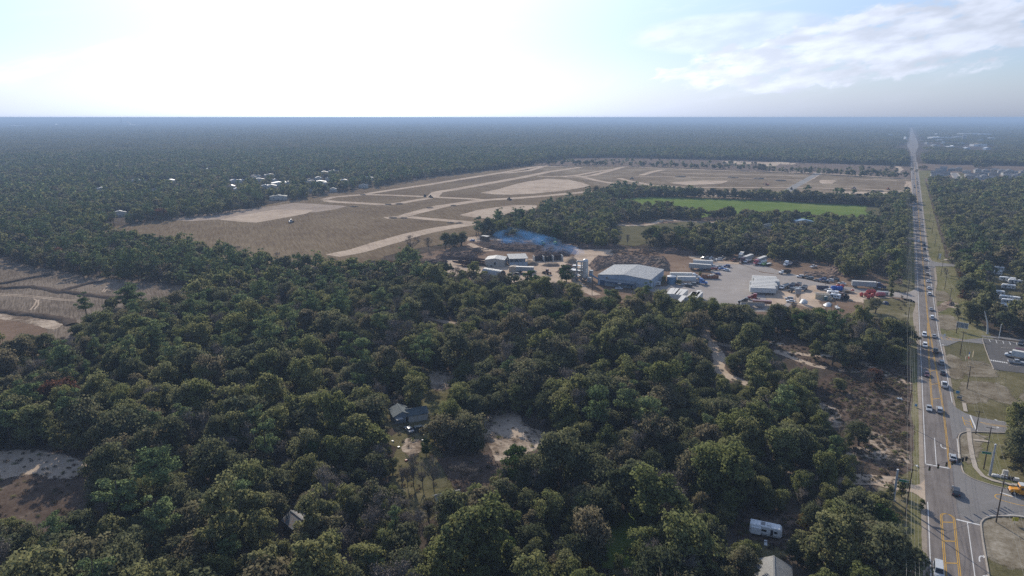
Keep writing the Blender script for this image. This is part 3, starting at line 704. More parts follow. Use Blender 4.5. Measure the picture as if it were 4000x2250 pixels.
sheet('sand_patch', [(6, 1000), (7, 1250), (13.5, 1250), (13.8, 900), (9, 900)], 'yard_sand', 8, 2, 3)
for pts in ([(27, 225), (29, 240), (31, 246), (28.5, 247), (26.2, 240)], [(29, 275), (36, 285), (44, 282), (40, 300), (31, 296)], [(26.5, 300), (29, 312), (27.5, 330), (25.4, 322)], [(46, 275), (60, 284), (66, 300), (52, 305)], [(26, 372), (30, 380), (29, 400), (25, 396)], [(25, 432), (30, 440), (28, 456), (24.6, 452)], [(33, 308), (40, 312), (38, 326), (32, 322)]):
    sheet('dry_patch', pts, 'bare_patch', 2.5, 1.2, 4)
# gravel shoulders, the asphalt
sheet('gravel_shoulder', [(14.5, 100), (14.6, 350), (13.6, 372), (13.3, 395), (14.4, 412), (14.7, 560), (13.8, 900), (12.4, 1800), (18, 1800), (18, 100)], 'shoulder', 8, 0.25, 0.35)
sheet('gravel_shoulder', [(20, 250), (25.6, 268), (25.4, 285), (25.1, 318), (24.7, 345), (24.2, 362), (24.1, 450), (26.0, 478), (26.6, 530), (23.6, 575), (24.2, 900), (25.2, 1800), (20, 1800)], 'shoulder', 6, 0.25, 0.35)
hw = flat('highway', [(15.45, 60), (15.45, 560), (14.2, 960), (13.2, 1300), (12.6, 1800), (12, 2300), (2, 2800), (0, 3200), (8, 4200), (14, 8000), (24, 8000), (34, 4200), (38, 3200), (36, 2800), (24.4, 2300), (24.2, 1800), (24.0, 960), (22.8, 600), (22.9, 566), (25.4, 535), (25.1, 495), (24.4, 470), (23.5, 455), (23.5, 400), (23.8, 360), (24.3, 330), (24.7, 300), (24.9, 272), (24.8, 246), (24.5, 225), (27.0, 190), (27.0, 60)], 'asphalt', ZR)
flat('side_street', [(22.5, 189.5), (27.25, 187.2), (27.5, 189.8), (28.5, 191.8), (29.9, 193.1), (33, 195.1), (37.1, 196.8), (80, 204.5), (80, 215.5), (38.8, 211.4), (34, 211.1), (31.2, 211.3), (27.8, 212.3), (25.8, 214), (24.6, 217), (24.4, 222), (22.5, 222)], 'asphalt_old', ZR + 0.004)
flat('side_street', [(23.5, 238), (24.7, 241), (25.3, 243.6), (26.9, 246.8), (30, 248.6), (43.7, 254.7), (80, 268), (80, 276), (44.7, 263.4), (38, 261.9), (31.5, 261.9), (28.4, 263.7), (26, 267), (24.9, 271), (23.5, 274)], 'asphalt_old', ZR + 0.004)
flat('car_park_drive', [(22.5, 341), (24.6, 342.5), (27, 345.5)] + gp('B', [(1000, 388), (1290, 420), (1275, 352), (1060, 372), (860, 335)]) + [(23.2, 364), (22.5, 364)], 'asphalt_old', ZR + 0.004)
flat('park_drive', [(22.5, 528), (25.6, 529), (26.5, 535), (37.7, 540.5), (48, 543), (48, 551), (38.4, 549), (27.5, 551), (24.5, 556), (22.5, 567)], 'asphalt_old', ZR + 0.004)
flat('park_drive', gp('C', [(925, 685), (1052, 668), (1052, 690), (925, 700)]), 'concrete', 0.14)
sheet('yard_drive', gp('C', [(560, 1068), (500, 1100), (400, 1112), (200, 1095), (60, 1085), (40, 1130), (250, 1140), (400, 1160), (520, 1190), (620, 1250), (640, 1215), (600, 1080)]), 'yard_gravel', 4, 0.3, 0.8)
sheet('sand_drive', gp('A', [(530, 545), (480, 592), (420, 600), (300, 585), (90, 535), (60, 590), (250, 635), (400, 655), (470, 690), (530, 760)]), 'sand', 2.5, 0.4, 0.8)
sheet('sand_drive', gp('C', [(440, 412), (560, 418), (562, 440), (500, 438), (440, 428)]), 'sand', 4, 0.3, 0.8)
for ln in ([(925, 62), (940, 200), (962, 330), (990, 430), (1060, 510), (1150, 550), (1300, 585), (1449, 602)], [(970, 168), (1045, 175), (1122, 186)]):
    strip('sidewalk', gp('A', ln), 1.25, 'concrete', 2, 0, 0, z=0.21)
strip('sidewalk', gp('B', [(1108, 1376), (1114, 1412), (1120, 1449)]), 1.25, 'concrete', 2, 0, 0, z=0.211)
strip('sidewalk', gp('B', [(1060, 1090), (1068, 1135), (1078, 1185)]), 1.2, 'concrete', 2, 0, 0, z=0.21)
# kerbs along the corners
def ribbon(name, line, w, mat, z, h=0.0, parent=None, kind='structure', closed=False):
    p = [Vector(q).to_2d() for q in line]; n = len(p); m = MB()
    for i in range(n):
        a, b = (p[(i - 1) % n], p[(i + 1) % n]) if closed else (p[max(0, i - 1)], p[min(n - 1, i + 1)])
        t = (b - a).normalized(); nn = Vector((t.y, -t.x)) * w / 2
        for q in (p[i] - nn, p[i] + nn):
            m.v.append((q.x, q.y, z + h))
            if h: m.v.append((q.x, q.y, z - 0.1))
    k = 4 if h else 2
    for i in range(n if closed else n - 1):
        a, b = i * k, ((i + 1) % n) * k
        if h:
            m.f += [(a, a + 2, b + 2, b), (a + 1, a, b, b + 1), (a + 2, a + 3, b + 3, b + 2)]; m.m += [0] * 3
        else:
            m.f.append((a, a + 1, b + 1, b)); m.m.append(0)
    o = m.build(name, mat, parent, kind=None if parent else kind)
    if parent: note(parent, o)
    return o
def curve_pts(pts, n=8):
    """a smooth line through points (Catmull-Rom)"""
    P = [Vector(p).to_2d() for p in pts]; out = []
    for i in range(len(P) - 1):
        p0, p1, p2, p3 = P[max(0, i - 1)], P[i], P[i + 1], P[min(len(P) - 1, i + 2)]
        for j in range(n):
            t = j / n
            out.append(0.5 * ((2 * p1) + (p2 - p0) * t + (2 * p0 - 5 * p1 + 4 * p2 - p3) * t * t + (3 * p1 - p0 - 3 * p2 + p3) * t ** 3))
    out.append(P[-1]); return out
ribbon('kerb', curve_pts([(27.0, 150), (27.0, 170), (27.1, 185), (27.7, 190), (29.9, 193.2), (33, 195.2), (37.1, 196.9), (50, 199.2), (78, 204.2)]), 0.35, 'concrete', ZR, 0.12)
ribbon('kerb', curve_pts([(78, 215), (38.8, 211.7), (34, 211.3), (31.2, 211.6), (27.8, 212.7), (26, 214.3), (25.0, 217), (24.8, 226), (25.1, 239), (25.6, 243.5), (27.1, 246.4), (30, 248.2), (43.7, 254.3), (78, 267)]), 0.3, 'concrete', ZR, 0.12)
# painted lines
ZP = ZR + 0.012
def line(pts, w=0.16, mat='paint_white', z=ZP): return ribbon('painted_line', pts, w, mat, z, 0, hw)
line([(15.95, 60), (15.95, 193)], 0.2); line([(15.85, 216), (15.8, 420), (15.75, 560), (14.6, 960), (13.6, 1300), (13, 1800)], 0.2)
line([(24.35, 90), (24.35, 187)], 0.18)
line([(21.95, 187.3), (27.0, 187.3)], 0.55); line([(15.85, 216.2), (21.75, 216.6)], 0.55)
line([(18.55, 216.8), (18.6, 237)], 0.2)
def dbl(pts):
    ribbon('painted_line', [(x - 0.17, y) for x, y in pts], 0.15, 'paint_yellow', ZP, 0, hw); ribbon('painted_line', [(x + 0.17, y) for x, y in pts], 0.15, 'paint_yellow', ZP, 0, hw)
bay = [(18.8, 150), (18.8, 165), (18.75, 183), (18.75, 186)] + [(20.15 - 1.4 * math.cos(t), 187 + 2.0 * math.sin(t)) for t in np.linspace(0.1, math.pi - 0.1, 9)] + [(21.55, 186), (21.5, 170), (21.5, 140)]
dbl(bay)
for y in (166, 175.5, 184.5): line([(18.95, y - 0.3), (21.35, y + 0.9)], 0.3, 'paint_yellow')
dbl([(21.85, 216.8), (21.9, 240), (21.9, 262), (21.4, 290), (20.9, 311), (20.3, 345), (19.55, 392), (19.5, 560), (19.2, 960), (18.6, 1800)])
dbl([(18.6, 264), (18.6, 293), (18.8, 328), (19.3, 380)])
for y in (272, 288, 304, 320): line([(18.8, y), (21.2 - (y - 272) * 0.015, y + 2.2)], 0.3, 'paint_yellow')
line([(24.45, 221), (24.75, 240)], 0.2)
line([(24.85, 272), (24.5, 300), (24.0, 330), (23.4, 352), (23.1, 400), (22.95, 560), (22.6, 600), (23.6, 960), (23.8, 1800)], 0.2)
line([(22.9, 470), (22.9, 540)], 0.18)
line([(37.4, 206.6), (33.0, 208.2)], 0.5)
for pts in ([(33.2, 206.9), (32.0, 206.3), (31.6, 204.8), (32.6, 203.7), (36, 203.2), (40, 203.6), (60, 206.5)], [(33.2, 206.9), (36, 207.0), (40, 206.8), (60, 207.2)]): line(curve_pts(pts), 0.22, 'paint_yellow')
line(curve_pts([(28.8, 193.0), (33, 195.6), (37.1, 197.4), (60, 201.6)]), 0.16)
for pts in ([(27.6, 252.5), (29.6, 251.5), (29.3, 258.2), (27.2, 259.6), (27.6, 252.5)], [(27.3, 257.2), (29.4, 256.0)], [(27.4, 254.8), (29.5, 253.6)], [(31.8, 257.8), (36, 257.6), (44, 259.4), (60, 264)], [(31.8, 257.8), (34, 256.5), (40, 257.6), (60, 263.6)]): line(pts, 0.22, 'paint_yellow')
line([(29.6, 262.5), (30.6, 249.4)], 0.45)
# parking bays, the hatched mouth of its drive
for pts in ([(860, 338), (1000, 365)], [(800, 340), (812, 365), (880, 375), (1060, 380)], [(850, 340), (880, 370)], [(880, 345), (920, 372)]): line(gp('B', pts), 0.25, 'paint_yellow', ZP + 0.004)
def arrow(x, y, rz, turn=1, s=1.0, z=ZP):
    """a painted turn arrow"""
    m = MB(); p = [(0, 0), (0, 1.6)]
    sh = curve_pts([(0, 0), (0.02, 1.0), (0.35 * turn, 1.7), (0.9 * turn, 1.8)], 4)
    n = len(sh)
    for i in range(n):
        t = (sh[min(n - 1, i + 1)] - sh[max(0, i - 1)]).normalized(); nn = Vector((t.y, -t.x)) * 0.13
        for q in (sh[i] - nn, sh[i] + nn): m.v.append((q.x * s, q.y * s * 1.5, z))
    for i in range(n - 1): m.f.append((2 * i, 2 * i + 1, 2 * i + 3, 2 * i + 2)); m.m.append(0)
    m.add([(0.85 * turn * s, 1.35 * s * 1.5, z), (1.5 * turn * s, 1.8 * s * 1.5, z), (0.85 * turn * s, 2.25 * s * 1.5, z)], [(0, 1, 2)] if turn > 0 else [(2, 1, 0)])
    o = part(m, 'painted_arrow', 'paint_white', hw); o.location = (x, y, 0); o.rotation_euler = (0, 0, rz)
arrow(20.2, 233, math.pi, -1, 1.0); arrow(25.7, 170, 0, 1, 1.0); arrow(25.7, 166 - 4, 0, 1, 1.0)
arrow(35, 254.5, R(-70), -1, 0.8); arrow(39, 262.0, R(100), 1, 0.8); arrow(26.5, 343.8, R(80), 1, 0.8)
# ------------------------------------------------------------ car park
lotp = gp('B', [(1275, 352), (1460, 372), (1739, 408), (1950, 440), (1950, 790), (1739, 750), (1395, 708), (1340, 560)])
flat('car_park', lotp, 'asphalt_lot', 0.15)
cp = flat('car_park_aisle', gp('B', [(1240, 320), (1500, 340), (1950, 400), (1950, 415), (1739, 392), (1460, 358), (1280, 342)]), 'asphalt_old', 0.146)
ribbon('kerb', gp('B', [(1275, 352), (1270, 378), (1300, 470), (1340, 580), (1397, 710)]), 0.25, 'concrete', 0.15, 0.12)
lines = [[(1276, 358), (1739, 415), (1950, 442)], [(1340, 365), (1358, 398)], [(1420, 376), (1432, 410)], [(1497, 385), (1510, 418)], [(1572, 393), (1586, 428)], [(1648, 402), (1664, 435)]]
for pts in lines: line(gp('B', pts), 0.22, z=0.165)
for i in range(8): line(gp('B', [(1362 + i * 25, 598 + i * 4), (1373 + i * 25, 612 + i * 4)]), 0.5, z=0.165)
for cx, cy in ((1570, 472), (1665, 672)):
    p = g('B', cx, cy)
    ribbon('kerb', [(p[0] + 3.2 * math.cos(t) * 0.9 - 0.4 * math.sin(t) * 0, p[1] + 0.9 * math.sin(t) + 0.25 * 3.2 * math.cos(t)) for t in np.linspace(0, 2 * math.pi, 25)[:-1]], 0.22, 'concrete', 0.15, 0.13, closed=True)

# ------------------------------------------------------------ vehicles
PAINT = {'white': (0.62, 0.63, 0.64), 'silver': (0.34, 0.35, 0.36), 'grey': (0.15, 0.155, 0.16), 'black': (0.012, 0.012, 0.014), 'dark': (0.03, 0.032, 0.036),
         'red': (0.22, 0.022, 0.02), 'maroon': (0.085, 0.018, 0.02), 'blue': (0.02, 0.06, 0.22), 'navy': (0.012, 0.018, 0.06), 'lightblue': (0.06, 0.17, 0.42),
         'teal': (0.03, 0.07, 0.08), 'tan': (0.33, 0.26, 0.18), 'green': (0.10, 0.24, 0.05), 'yellow': (0.62, 0.26, 0.012), 'orange': (0.5, 0.10, 0.03), 'cream': (0.5, 0.42, 0.29), 'pink': (0.42, 0.10, 0.11), 'cyan': (0.03, 0.22, 0.26), 'rust': (0.20, 0.075, 0.04), 'pale': (0.46, 0.47, 0.47)}
for k, c in PAINT.items(): solid('paint_' + k if k not in ('white', 'yellow') else 'car_' + k, c, 0.38, 0.5, 0.0, 0.06, 2.0, 0.2)
def paint(c): return MAT['car_' + c] if c in ('white', 'yellow') else MAT['paint_' + c]
glass_mat('car_glass', (0.012, 0.014, 0.017))
solid('rubber', (0.018, 0.018, 0.019), 0.85, 0.2)
solid('rim', (0.38, 0.38, 0.39), 0.4, 0.5, 0.6)
solid('headlamp', (0.75, 0.76, 0.76), 0.2, 0.6)
solid('tail_lamp', (0.30, 0.012, 0.012), 0.3, 0.5)
solid('chassis', (0.03, 0.03, 0.032), 0.8, 0.2)
solid('chrome', (0.62, 0.63, 0.64), 0.25, 0.5, 0.9)
solid('trailer_white', (0.50, 0.51, 0.50), 0.5, 0.35, 0, 0.10, 0.6)
solid('trailer_grey', (0.30, 0.31, 0.31), 0.5, 0.35, 0, 0.12, 0.6)
solid('roof_white', (0.52, 0.50, 0.46), 0.6, 0.3, 0, 0.12, 0.7)
def bevel(me, w, seg=1):
    bm = bmesh.new(); bm.from_mesh(me)
    bmesh.ops.bevel(bm, geom=[e for e in bm.edges if e.calc_face_angle(0) > 0.5], offset=w, segments=seg, affect='EDGES', clamp_overlap=True)
    bm.to_mesh(me); bm.free(); me.update()
def pane(q, ins=0.86, off=0.012):
    """a window pane set on a flat face: the quad shrunk about its centre and set a little proud"""
    q = [Vector(p) for p in q]; c = sum(q, Vector()) / len(q)
    nn = (q[1] - q[0]).cross(q[2] - q[1]).normalized()
    a = [c + (p - c) * ins + nn * off for p in q]; b = [p - nn * off * 1.5 for p in a]
    m = MB(); n = len(q)
    m.add(a + b, [tuple(range(n))] + [(i, i + n, (i + 1) % n + n, (i + 1) % n) for i in range(n)])
    return m
CAR = {  # half width, body profile (y, z) counter-clockwise from +x, cabin: y front/back at belt, belt z, y front/back at roof, roof z, belt/roof half width, axles
    'sedan': (0.90, [(-2.35, 0.32), (2.32, 0.30), (2.38, 0.58), (2.2, 0.76), (1.0, 0.93), (-1.65, 0.97), (-2.3, 0.92), (-2.4, 0.62)], (1.05, -1.75, 0.93, 0.25, -1.15, 1.44, 0.82, 0.62), (1.42, -1.38), 0.33),
    'suv': (0.95, [(-2.3, 0.36), (2.3, 0.36), (2.36, 0.7), (2.2, 0.95), (1.0, 1.06), (-2.2, 1.08), (-2.34, 0.7)], (1.1, -2.25, 1.06, 0.5, -1.95, 1.72, 0.88, 0.72), (1.45, -1.42), 0.37),
    'pickup': (0.98, [(-2.85, 0.5), (2.8, 0.42), (2.86, 0.75), (2.7, 1.02), (1.4, 1.12), (-2.85, 1.1), (-2.9, 0.7)], (1.5, -0.75, 1.1, 0.9, -0.6, 1.84, 0.88, 0.72), (1.8, -1.75), 0.40),
    'van': (1.0, [(-2.7, 0.4), (2.7, 0.4), (2.78, 0.8), (2.55, 1.12), (1.9, 1.28), (-2.7, 1.28), (-2.78, 0.8)], (1.95, -2.7, 1.26, 1.15, -2.55, 2.1, 0.93, 0.80), (1.7, -1.7), 0.37)}
def wheel_mesh(r, w):
    m = MB(); m.tube((-w / 2, 0, 0), (w / 2, 0, 0), r, r, 14, 0); t = m.mesh('wheel', 'rubber', False)
    m = MB(); m.tube((-w / 2 - 0.012, 0, 0), (w / 2 + 0.012, 0, 0), r * 0.6, r * 0.6, 10, 0)
    return t, m.mesh('rim', 'rim', False)
WHEEL = {r: wheel_mesh(r, w) for r, w in ((0.33, 0.2), (0.37, 0.22), (0.40, 0.24), (0.5, 0.28), (0.51, 0.56))}
def wheel(root, x, y, r):
    t, rm = WHEEL[r]
    o = note(root, link('wheel', t, root, (x, y, r))); note(o, link('rim', rm, o))
def set_paint(o, col):
    o.material_slots[0].link = 'OBJECT'; o.material_slots[0].material = paint(col)
CARP = {}
def car_proto(kind):
    hw_, prof, cb, axles, wr = CAR[kind]
    root = bpy.data.objects.new('proto_' + kind, None); CHILDREN[root.name] = []
    def add(name, me):
        o = bpy.data.objects.new(name, me); CHILDREN[root.name].append(o); return o
    m = MB(); m.prism(prof, -hw_, hw_); me = m.mesh('body', 'paint_grey'); bevel(me, 0.09, 2)
    yf, yb, zb, tf, tb, zt, wb, wt = cb
    c = MB()
    B = [(-wb, yb, zb - 0.06), (wb, yb, zb - 0.06), (wb, yf, zb - 0.06), (-wb, yf, zb - 0.06)]; T = [(-wt, tb, zt), (wt, tb, zt), (wt, tf, zt), (-wt, tf, zt)]
    c.add(B + T, [(4, 5, 6, 7), (0, 1, 5, 4), (1, 2, 6, 5), (2, 3, 7, 6), (3, 0, 4, 7)]); cme = c.mesh('cabin', 'paint_grey'); bevel(cme, 0.06, 2)
    if kind == 'pickup':   # the bed is an open box
        k = MB(); k.box(0, -1.85, 1.112, 1.55, 1.75, 0.015); add('truck_bed', k.mesh('truck_bed', 'chassis'))
        for s in (-1, 1):
            k = MB(); k.box(s * 0.9, -1.83, 1.08, 0.14, 2.0, 0.16); add('bed_side', k.mesh('bed_side', 'paint_grey'))
        k = MB(); k.box(0, -2.78, 1.08, 1.9, 0.12, 0.16); add('tailgate', k.mesh('tailgate', 'paint_grey'))
    add('body', me); add('cabin', cme)
    Q = {'windshield': (B[2], B[3], T[3], T[2]), 'rear_window': (B[0], B[1], T[1], T[0]), 'side_window': (B[1], B[2], T[2], T[1]), 'side_window_': (B[3], B[0], T[0], T[3])}
    for nme, q in Q.items(): add(nme.rstrip('_'), pane(q, 0.84).mesh(nme, 'car_glass'))
    zl = prof[3][1] - 0.16
    for s in (-1, 1):
        k = MB(); k.box(s * hw_ * 0.72, prof[2][0] - 0.07, zl, 0.34, 0.1, 0.14); add('headlight', k.mesh('headlight', 'headlamp'))
        k = MB(); k.box(s * hw_ * 0.76, prof[-1][0] + 0.06, prof[-1][1] + 0.06, 0.26, 0.1, 0.2); add('tail_light', k.mesh('tail_light', 'tail_lamp'))
    # one-mesh version for cars a few pixels long
    far = MB()
    for src, mi in ((me, 0), (cme, 0)): far.add([tuple(v.co) for v in src.vertices], [tuple(p.vertices) for p in src.polygons], mi)
    for nme, q in Q.items():
        p = pane(q, 0.88, 0.02); far.add(p.v, p.f, 1)
    for x, y in [(s * (hw_ - 0.1), y) for s in (-1, 1) for y in axles]: far.tube((x - 0.1, y, wr), (x + 0.1, y, wr), wr, wr, 8, 2)
    CARP[kind] = (root, far.mesh('far_' + kind, ['paint_grey', 'car_glass', 'rubber']), [(s * (hw_ - 0.1), y) for s in (-1, 1) for y in axles], wr)
for k in CAR: car_proto(k)
PAINTED = {'body', 'cabin', 'bed_side', 'tailgate', 'hood', 'sleeper'}
def car(kind, col, pos, heading, label, group, cat='car', z=ZR + 0.004, far=False, name=None):
    """heading in degrees counter-clockwise from the highway's direction away from the camera"""
    proto, fm, wh, wr = CARP[kind]
    nm = name or {'sedan': 'car', 'suv': 'car', 'pickup': 'pickup_truck', 'van': 'van'}[kind]
    if far:
        o = link(nm, fm, None, (pos[0], pos[1], z), R(heading), label, cat, group); set_paint(o, col); return o
    root = thing(nm, label, cat, (pos[0], pos[1], z), R(heading), group)
    for c in kids(proto):
        o = note(root, link(c.name.split('.')[0], c.data, root))
        if o.name.split('.')[0] in PAINTED: set_paint(o, col)
    for x, y in wh: wheel(root, x, y, wr)
    return root
# ------------------------------------------------------------ traffic on the highway
OUT, INC = 0, 180
traffic = [  # kind, colour, crop, x, y (where it stands), heading, label
 ('van', 'pale', (17.35, 160.5), INC, 'pale blue-white van coming towards the camera at the bottom edge of the road', 'van'),
 ('suv', 'black', g('A', 803, 675), OUT, 'black sport utility vehicle in the middle of the junction', 'car'),
 ('sedan', 'silver', g('A', 775, 352), OUT, 'silver saloon driving away just past the hanging traffic signals', 'car'),
 ('suv', 'silver', g('B', 742, 1180), OUT, 'silver sport utility vehicle abreast of an oncoming car in the hatched bay', 'car'),
 ('sedan', 'silver', g('B', 632, 1160), INC, 'silver car nearest the junction in the oncoming lane', 'car'),
 ('pickup', 'white', g('B', 830, 900), OUT, 'white pickup truck with an open dark bed, last of the outbound queue', 'pickup'),
 ('sedan', 'dark', g('B', 803, 757), OUT, 'small dark saloon directly ahead of the white pickup', 'car'),
 ('sedan', 'maroon', g('B', 614, 775), INC, 'dark red car alone in the oncoming lane', 'car'),
 ('suv', 'grey', g('B', 797, 645), OUT, 'grey sport utility vehicle two ahead of the white pickup', 'car'),
 ('pickup', 'dark', g('B', 753, 517), OUT, 'black pickup truck beside the grassy lot with feather flags', 'pickup'),
 ('suv', 'white', g('B', 606, 448), INC, 'white sport utility vehicle following another white car towards the junction', 'car'),
 ('sedan', 'silver', g('B', 722, 343), OUT, 'silver car passing the mouth of the car park drive', 'car'),
 ('suv', 'white', g('B', 606, 330), INC, 'white car level with the car park drive, oncoming', 'car'),
 ('suv', 'white', g('C', 763, 1432), OUT, 'white car second before the brush pile on the verge', 'car'),
 ('sedan', 'silver', g('C', 748, 1327), OUT, 'silver car just short of the brush pile on the verge', 'car'),
 ('suv', 'white', g('C', 735, 1137), OUT, 'white sport utility vehicle opposite the timber yard entrance', 'car'),
 ('sedan', 'white', g('C', 720, 1058), OUT, 'white saloon just past the timber yard entrance', 'car'),
 ('sedan', 'white', g('C', 711, 973), OUT, 'white car third past the timber yard entrance', 'car'),
 ('suv', 'tan', g('C', 703, 886), OUT, 'tan sport utility vehicle beside the start of the turn lane', 'car'),
 ('sedan', 'dark', g('C', 697, 797), OUT, 'dark car short of the gated side drive', 'car'),
 ('sedan', 'white', g('C', 687, 704), OUT, 'white car level with the gated side drive', 'car'),
 ('suv', 'dark', g('C', 665, 566), OUT, 'dark car behind the black pickup in the tree shadow', 'car'),
 ('pickup', 'black', g('C', 667, 512), OUT, 'black pickup truck with a raised load in the tree shadow', 'pickup'),
 ('sedan', 'white', g('C', 592, 465), INC, 'white oncoming car at the edge of the tree shadow', 'car'),
 ('sedan', 'white', g('C', 647, 262), OUT, 'white outbound car beside the pasture end', 'car'),
 ('sedan', 'dark', g('C', 586, 230), INC, 'dark oncoming car beside the pasture end', 'car'),
 ('suv', 'black', g('C', 641, 75), OUT, 'black outbound car beyond the pasture', 'car')]
for k, col, p, h, lab, cat in traffic:
    x = p[0]
    if p[1] > 230: x = {OUT: 21.6 if p[1] < 300 else 21.3, INC: 17.5}[h]
    if 'hatched bay' in lab: x = 20.6
    if p[1] > 255 and p[1] < 330 and h == OUT and 'hatched' not in lab: x = 23.0
    car(k, col, (x, p[1]), h + rng.uniform(-0.6, 0.6), lab, 'cars on the highway', cat)
far_tr = [('suv', 'white', (628, 1372), 1), ('sedan', 'dark', (617, 1252), 1), ('sedan', 'silver', (682, 1196), 0), ('pickup', 'silver', (664, 1140), 0), ('suv', 'white', (622, 1108), 1), ('van', 'dark', (624, 1140), 1), ('suv', 'dark', (668, 1090), 0), ('sedan', 'black', (671, 1060), 0), ('sedan', 'white', (669, 1010), 0), ('sedan', 'dark', (607, 940), 1), ('suv', 'dark', (598, 860), 1), ('sedan', 'dark', (592, 818), 1), ('sedan', 'silver', (587, 790), 1), ('suv', 'dark', (597, 700), 1), ('sedan', 'white', (630, 690), 0), ('sedan', 'dark', (600, 640), 1), ('suv', 'silver', (640, 655), 0), ('sedan', 'white', (615, 560), 1), ('suv', 'dark', (640, 540), 0)]
words = ['first', 'second', 'third', 'fourth', 'fifth', 'sixth', 'seventh', 'eighth', 'ninth', 'tenth', 'eleventh', 'twelfth', 'thirteenth', 'fourteenth', 'fifteenth', 'sixteenth', 'seventeenth', 'eighteenth', 'nineteenth', 'twentieth']
cnt = {0: 0, 1: 0}
for k, col, (x, y), inc in far_tr:
    p = g('D', x, y)
    lab = '%s %s %s of the distant cars past the pasture, %s lane' % (col, {'sedan': 'car', 'suv': 'car', 'pickup': 'pickup', 'van': 'van'}[k], words[cnt[inc]], 'oncoming' if inc else 'outbound'); cnt[inc] += 1
    car(k, col, ((17.3 if inc else 21.4) - max(0, p[1] - 600) * 0.0007, p[1]), INC if inc else OUT, lab, 'distant cars on the highway', {'pickup': 'pickup', 'van': 'van'}.get(k, 'car'), far=True)

# ------------------------------------------------------------ lorries, trailers, buses
def semi_tractor(col, pos, heading, label, group='lorry tractors in the timber yard', z=0.12):
    t = thing('semi_tractor', label, 'truck', (pos[0], pos[1], z), R(heading), group)
    part(MB().box(0, -0.6, 0.55, 0.9, 6.4, 0.35), 'chassis_frame', 'chassis', t)
    m = MB().prism([(1.1, 0.75), (2.9, 0.75), (2.95, 1.55), (2.7, 1.75), (1.1, 1.95)], -0.85, 0.85); h = part(m, 'hood', 'paint_grey', t); bevel(h.data, 0.12, 2); set_paint(h, col)
    m = MB().prism([(-0.45, 0.7), (1.2, 0.7), (1.2, 1.95), (0.85, 2.7), (-0.45, 2.75)], -1.1, 1.1); h = part(m, 'cabin', 'paint_grey', t); bevel(h.data, 0.08, 1); set_paint(h, col)
    m = MB().prism([(-2.0, 0.8), (-0.48, 0.8), (-0.48, 2.78), (0.35, 2.80), (-0.5, 3.65), (-2.0, 3.7)], -1.15, 1.15); h = part(m, 'sleeper', 'paint_grey', t); bevel(h.data, 0.1, 1); set_paint(h, col)
    part(pane([(0.98, 1.2, 1.98), (-0.98, 1.2, 1.98), (-0.98, 0.86, 2.68), (0.98, 0.86, 2.68)], 0.92, 0.02), 'windshield', 'car_glass', t)
    for s in (-1, 1):
        q = [(s * 1.1, -0.2, 1.75), (s * 1.1, 0.95, 1.75), (s * 1.1, 0.75, 2.55), (s * 1.1, -0.2, 2.55)]
        part(pane(q if s > 0 else q[::-1], 0.85, 0.02), 'side_window', 'car_glass', t)
        part(MB().tube((s * 1.0, -1.7, 0.75), (s * 1.0, -0.1, 0.75), 0.32, 0.32, 12), 'fuel_tank', 'chrome', t)
        part(MB().box(s * 0.65, 2.9, 1.0, 0.35, 0.12, 0.22), 'headlight', 'headlamp', t)
        for y, r in ((2.0, 0.5), (-2.2, 0.51), (-3.35, 0.51)): wheel(t, s * (0.95 if y > 0 else 0.85), y, r)
    part(MB().box(0, 2.93, 0.75, 1.0, 0.08, 0.75), 'grille', 'chrome', t)
    part(MB().box(0, 3.02, 0.4, 2.1, 0.2, 0.32), 'bumper', 'chrome', t)
    return t
def semi_trailer(pos, heading, label, L=14.2, col='trailer_white', group='white box trailers', z=0.12, roof='roof_white', h=2.75, legs=True, name='box_trailer'):
    t = thing(name, label, 'trailer', (pos[0], pos[1], z), R(heading), group)
    part(MB().box(0, 0, 1.15, 2.55, L, h), 'box_body', col, t)
    part(MB().box(0, 0, 1.15 + h, 2.5, L - 0.06, 0.05), 'roof', roof, t)
    m = MB()
    for i in range(int(L / 0.6)):
        for s in (-1, 1): m.box(s * 1.285, -L / 2 + 0.3 + i * 0.6, 1.25, 0.02, 0.05, h - 0.15)
    part(m, 'side_rib', col, t)
    for s in (-1, 1): part(MB().box(s * 0.62, -L / 2 - 0.02, 1.2, 1.2, 0.05, h - 0.1), 'rear_door', col, t)
    part(MB().box(0, 0, 0.95, 1.0, L - 0.4, 0.19), 'chassis_frame', 'chassis', t)
    if legs:
        for s in (-1, 1): part(MB().box(s * 0.8, L / 2 - 2.6, 0.0, 0.14, 0.14, 0.95), 'landing_leg', 'chassis', t)
    for s in (-1, 1):
        for y in (-L / 2 + 1.3, -L / 2 + 2.5): wheel(t, s * 0.88, y, 0.51)
    return t
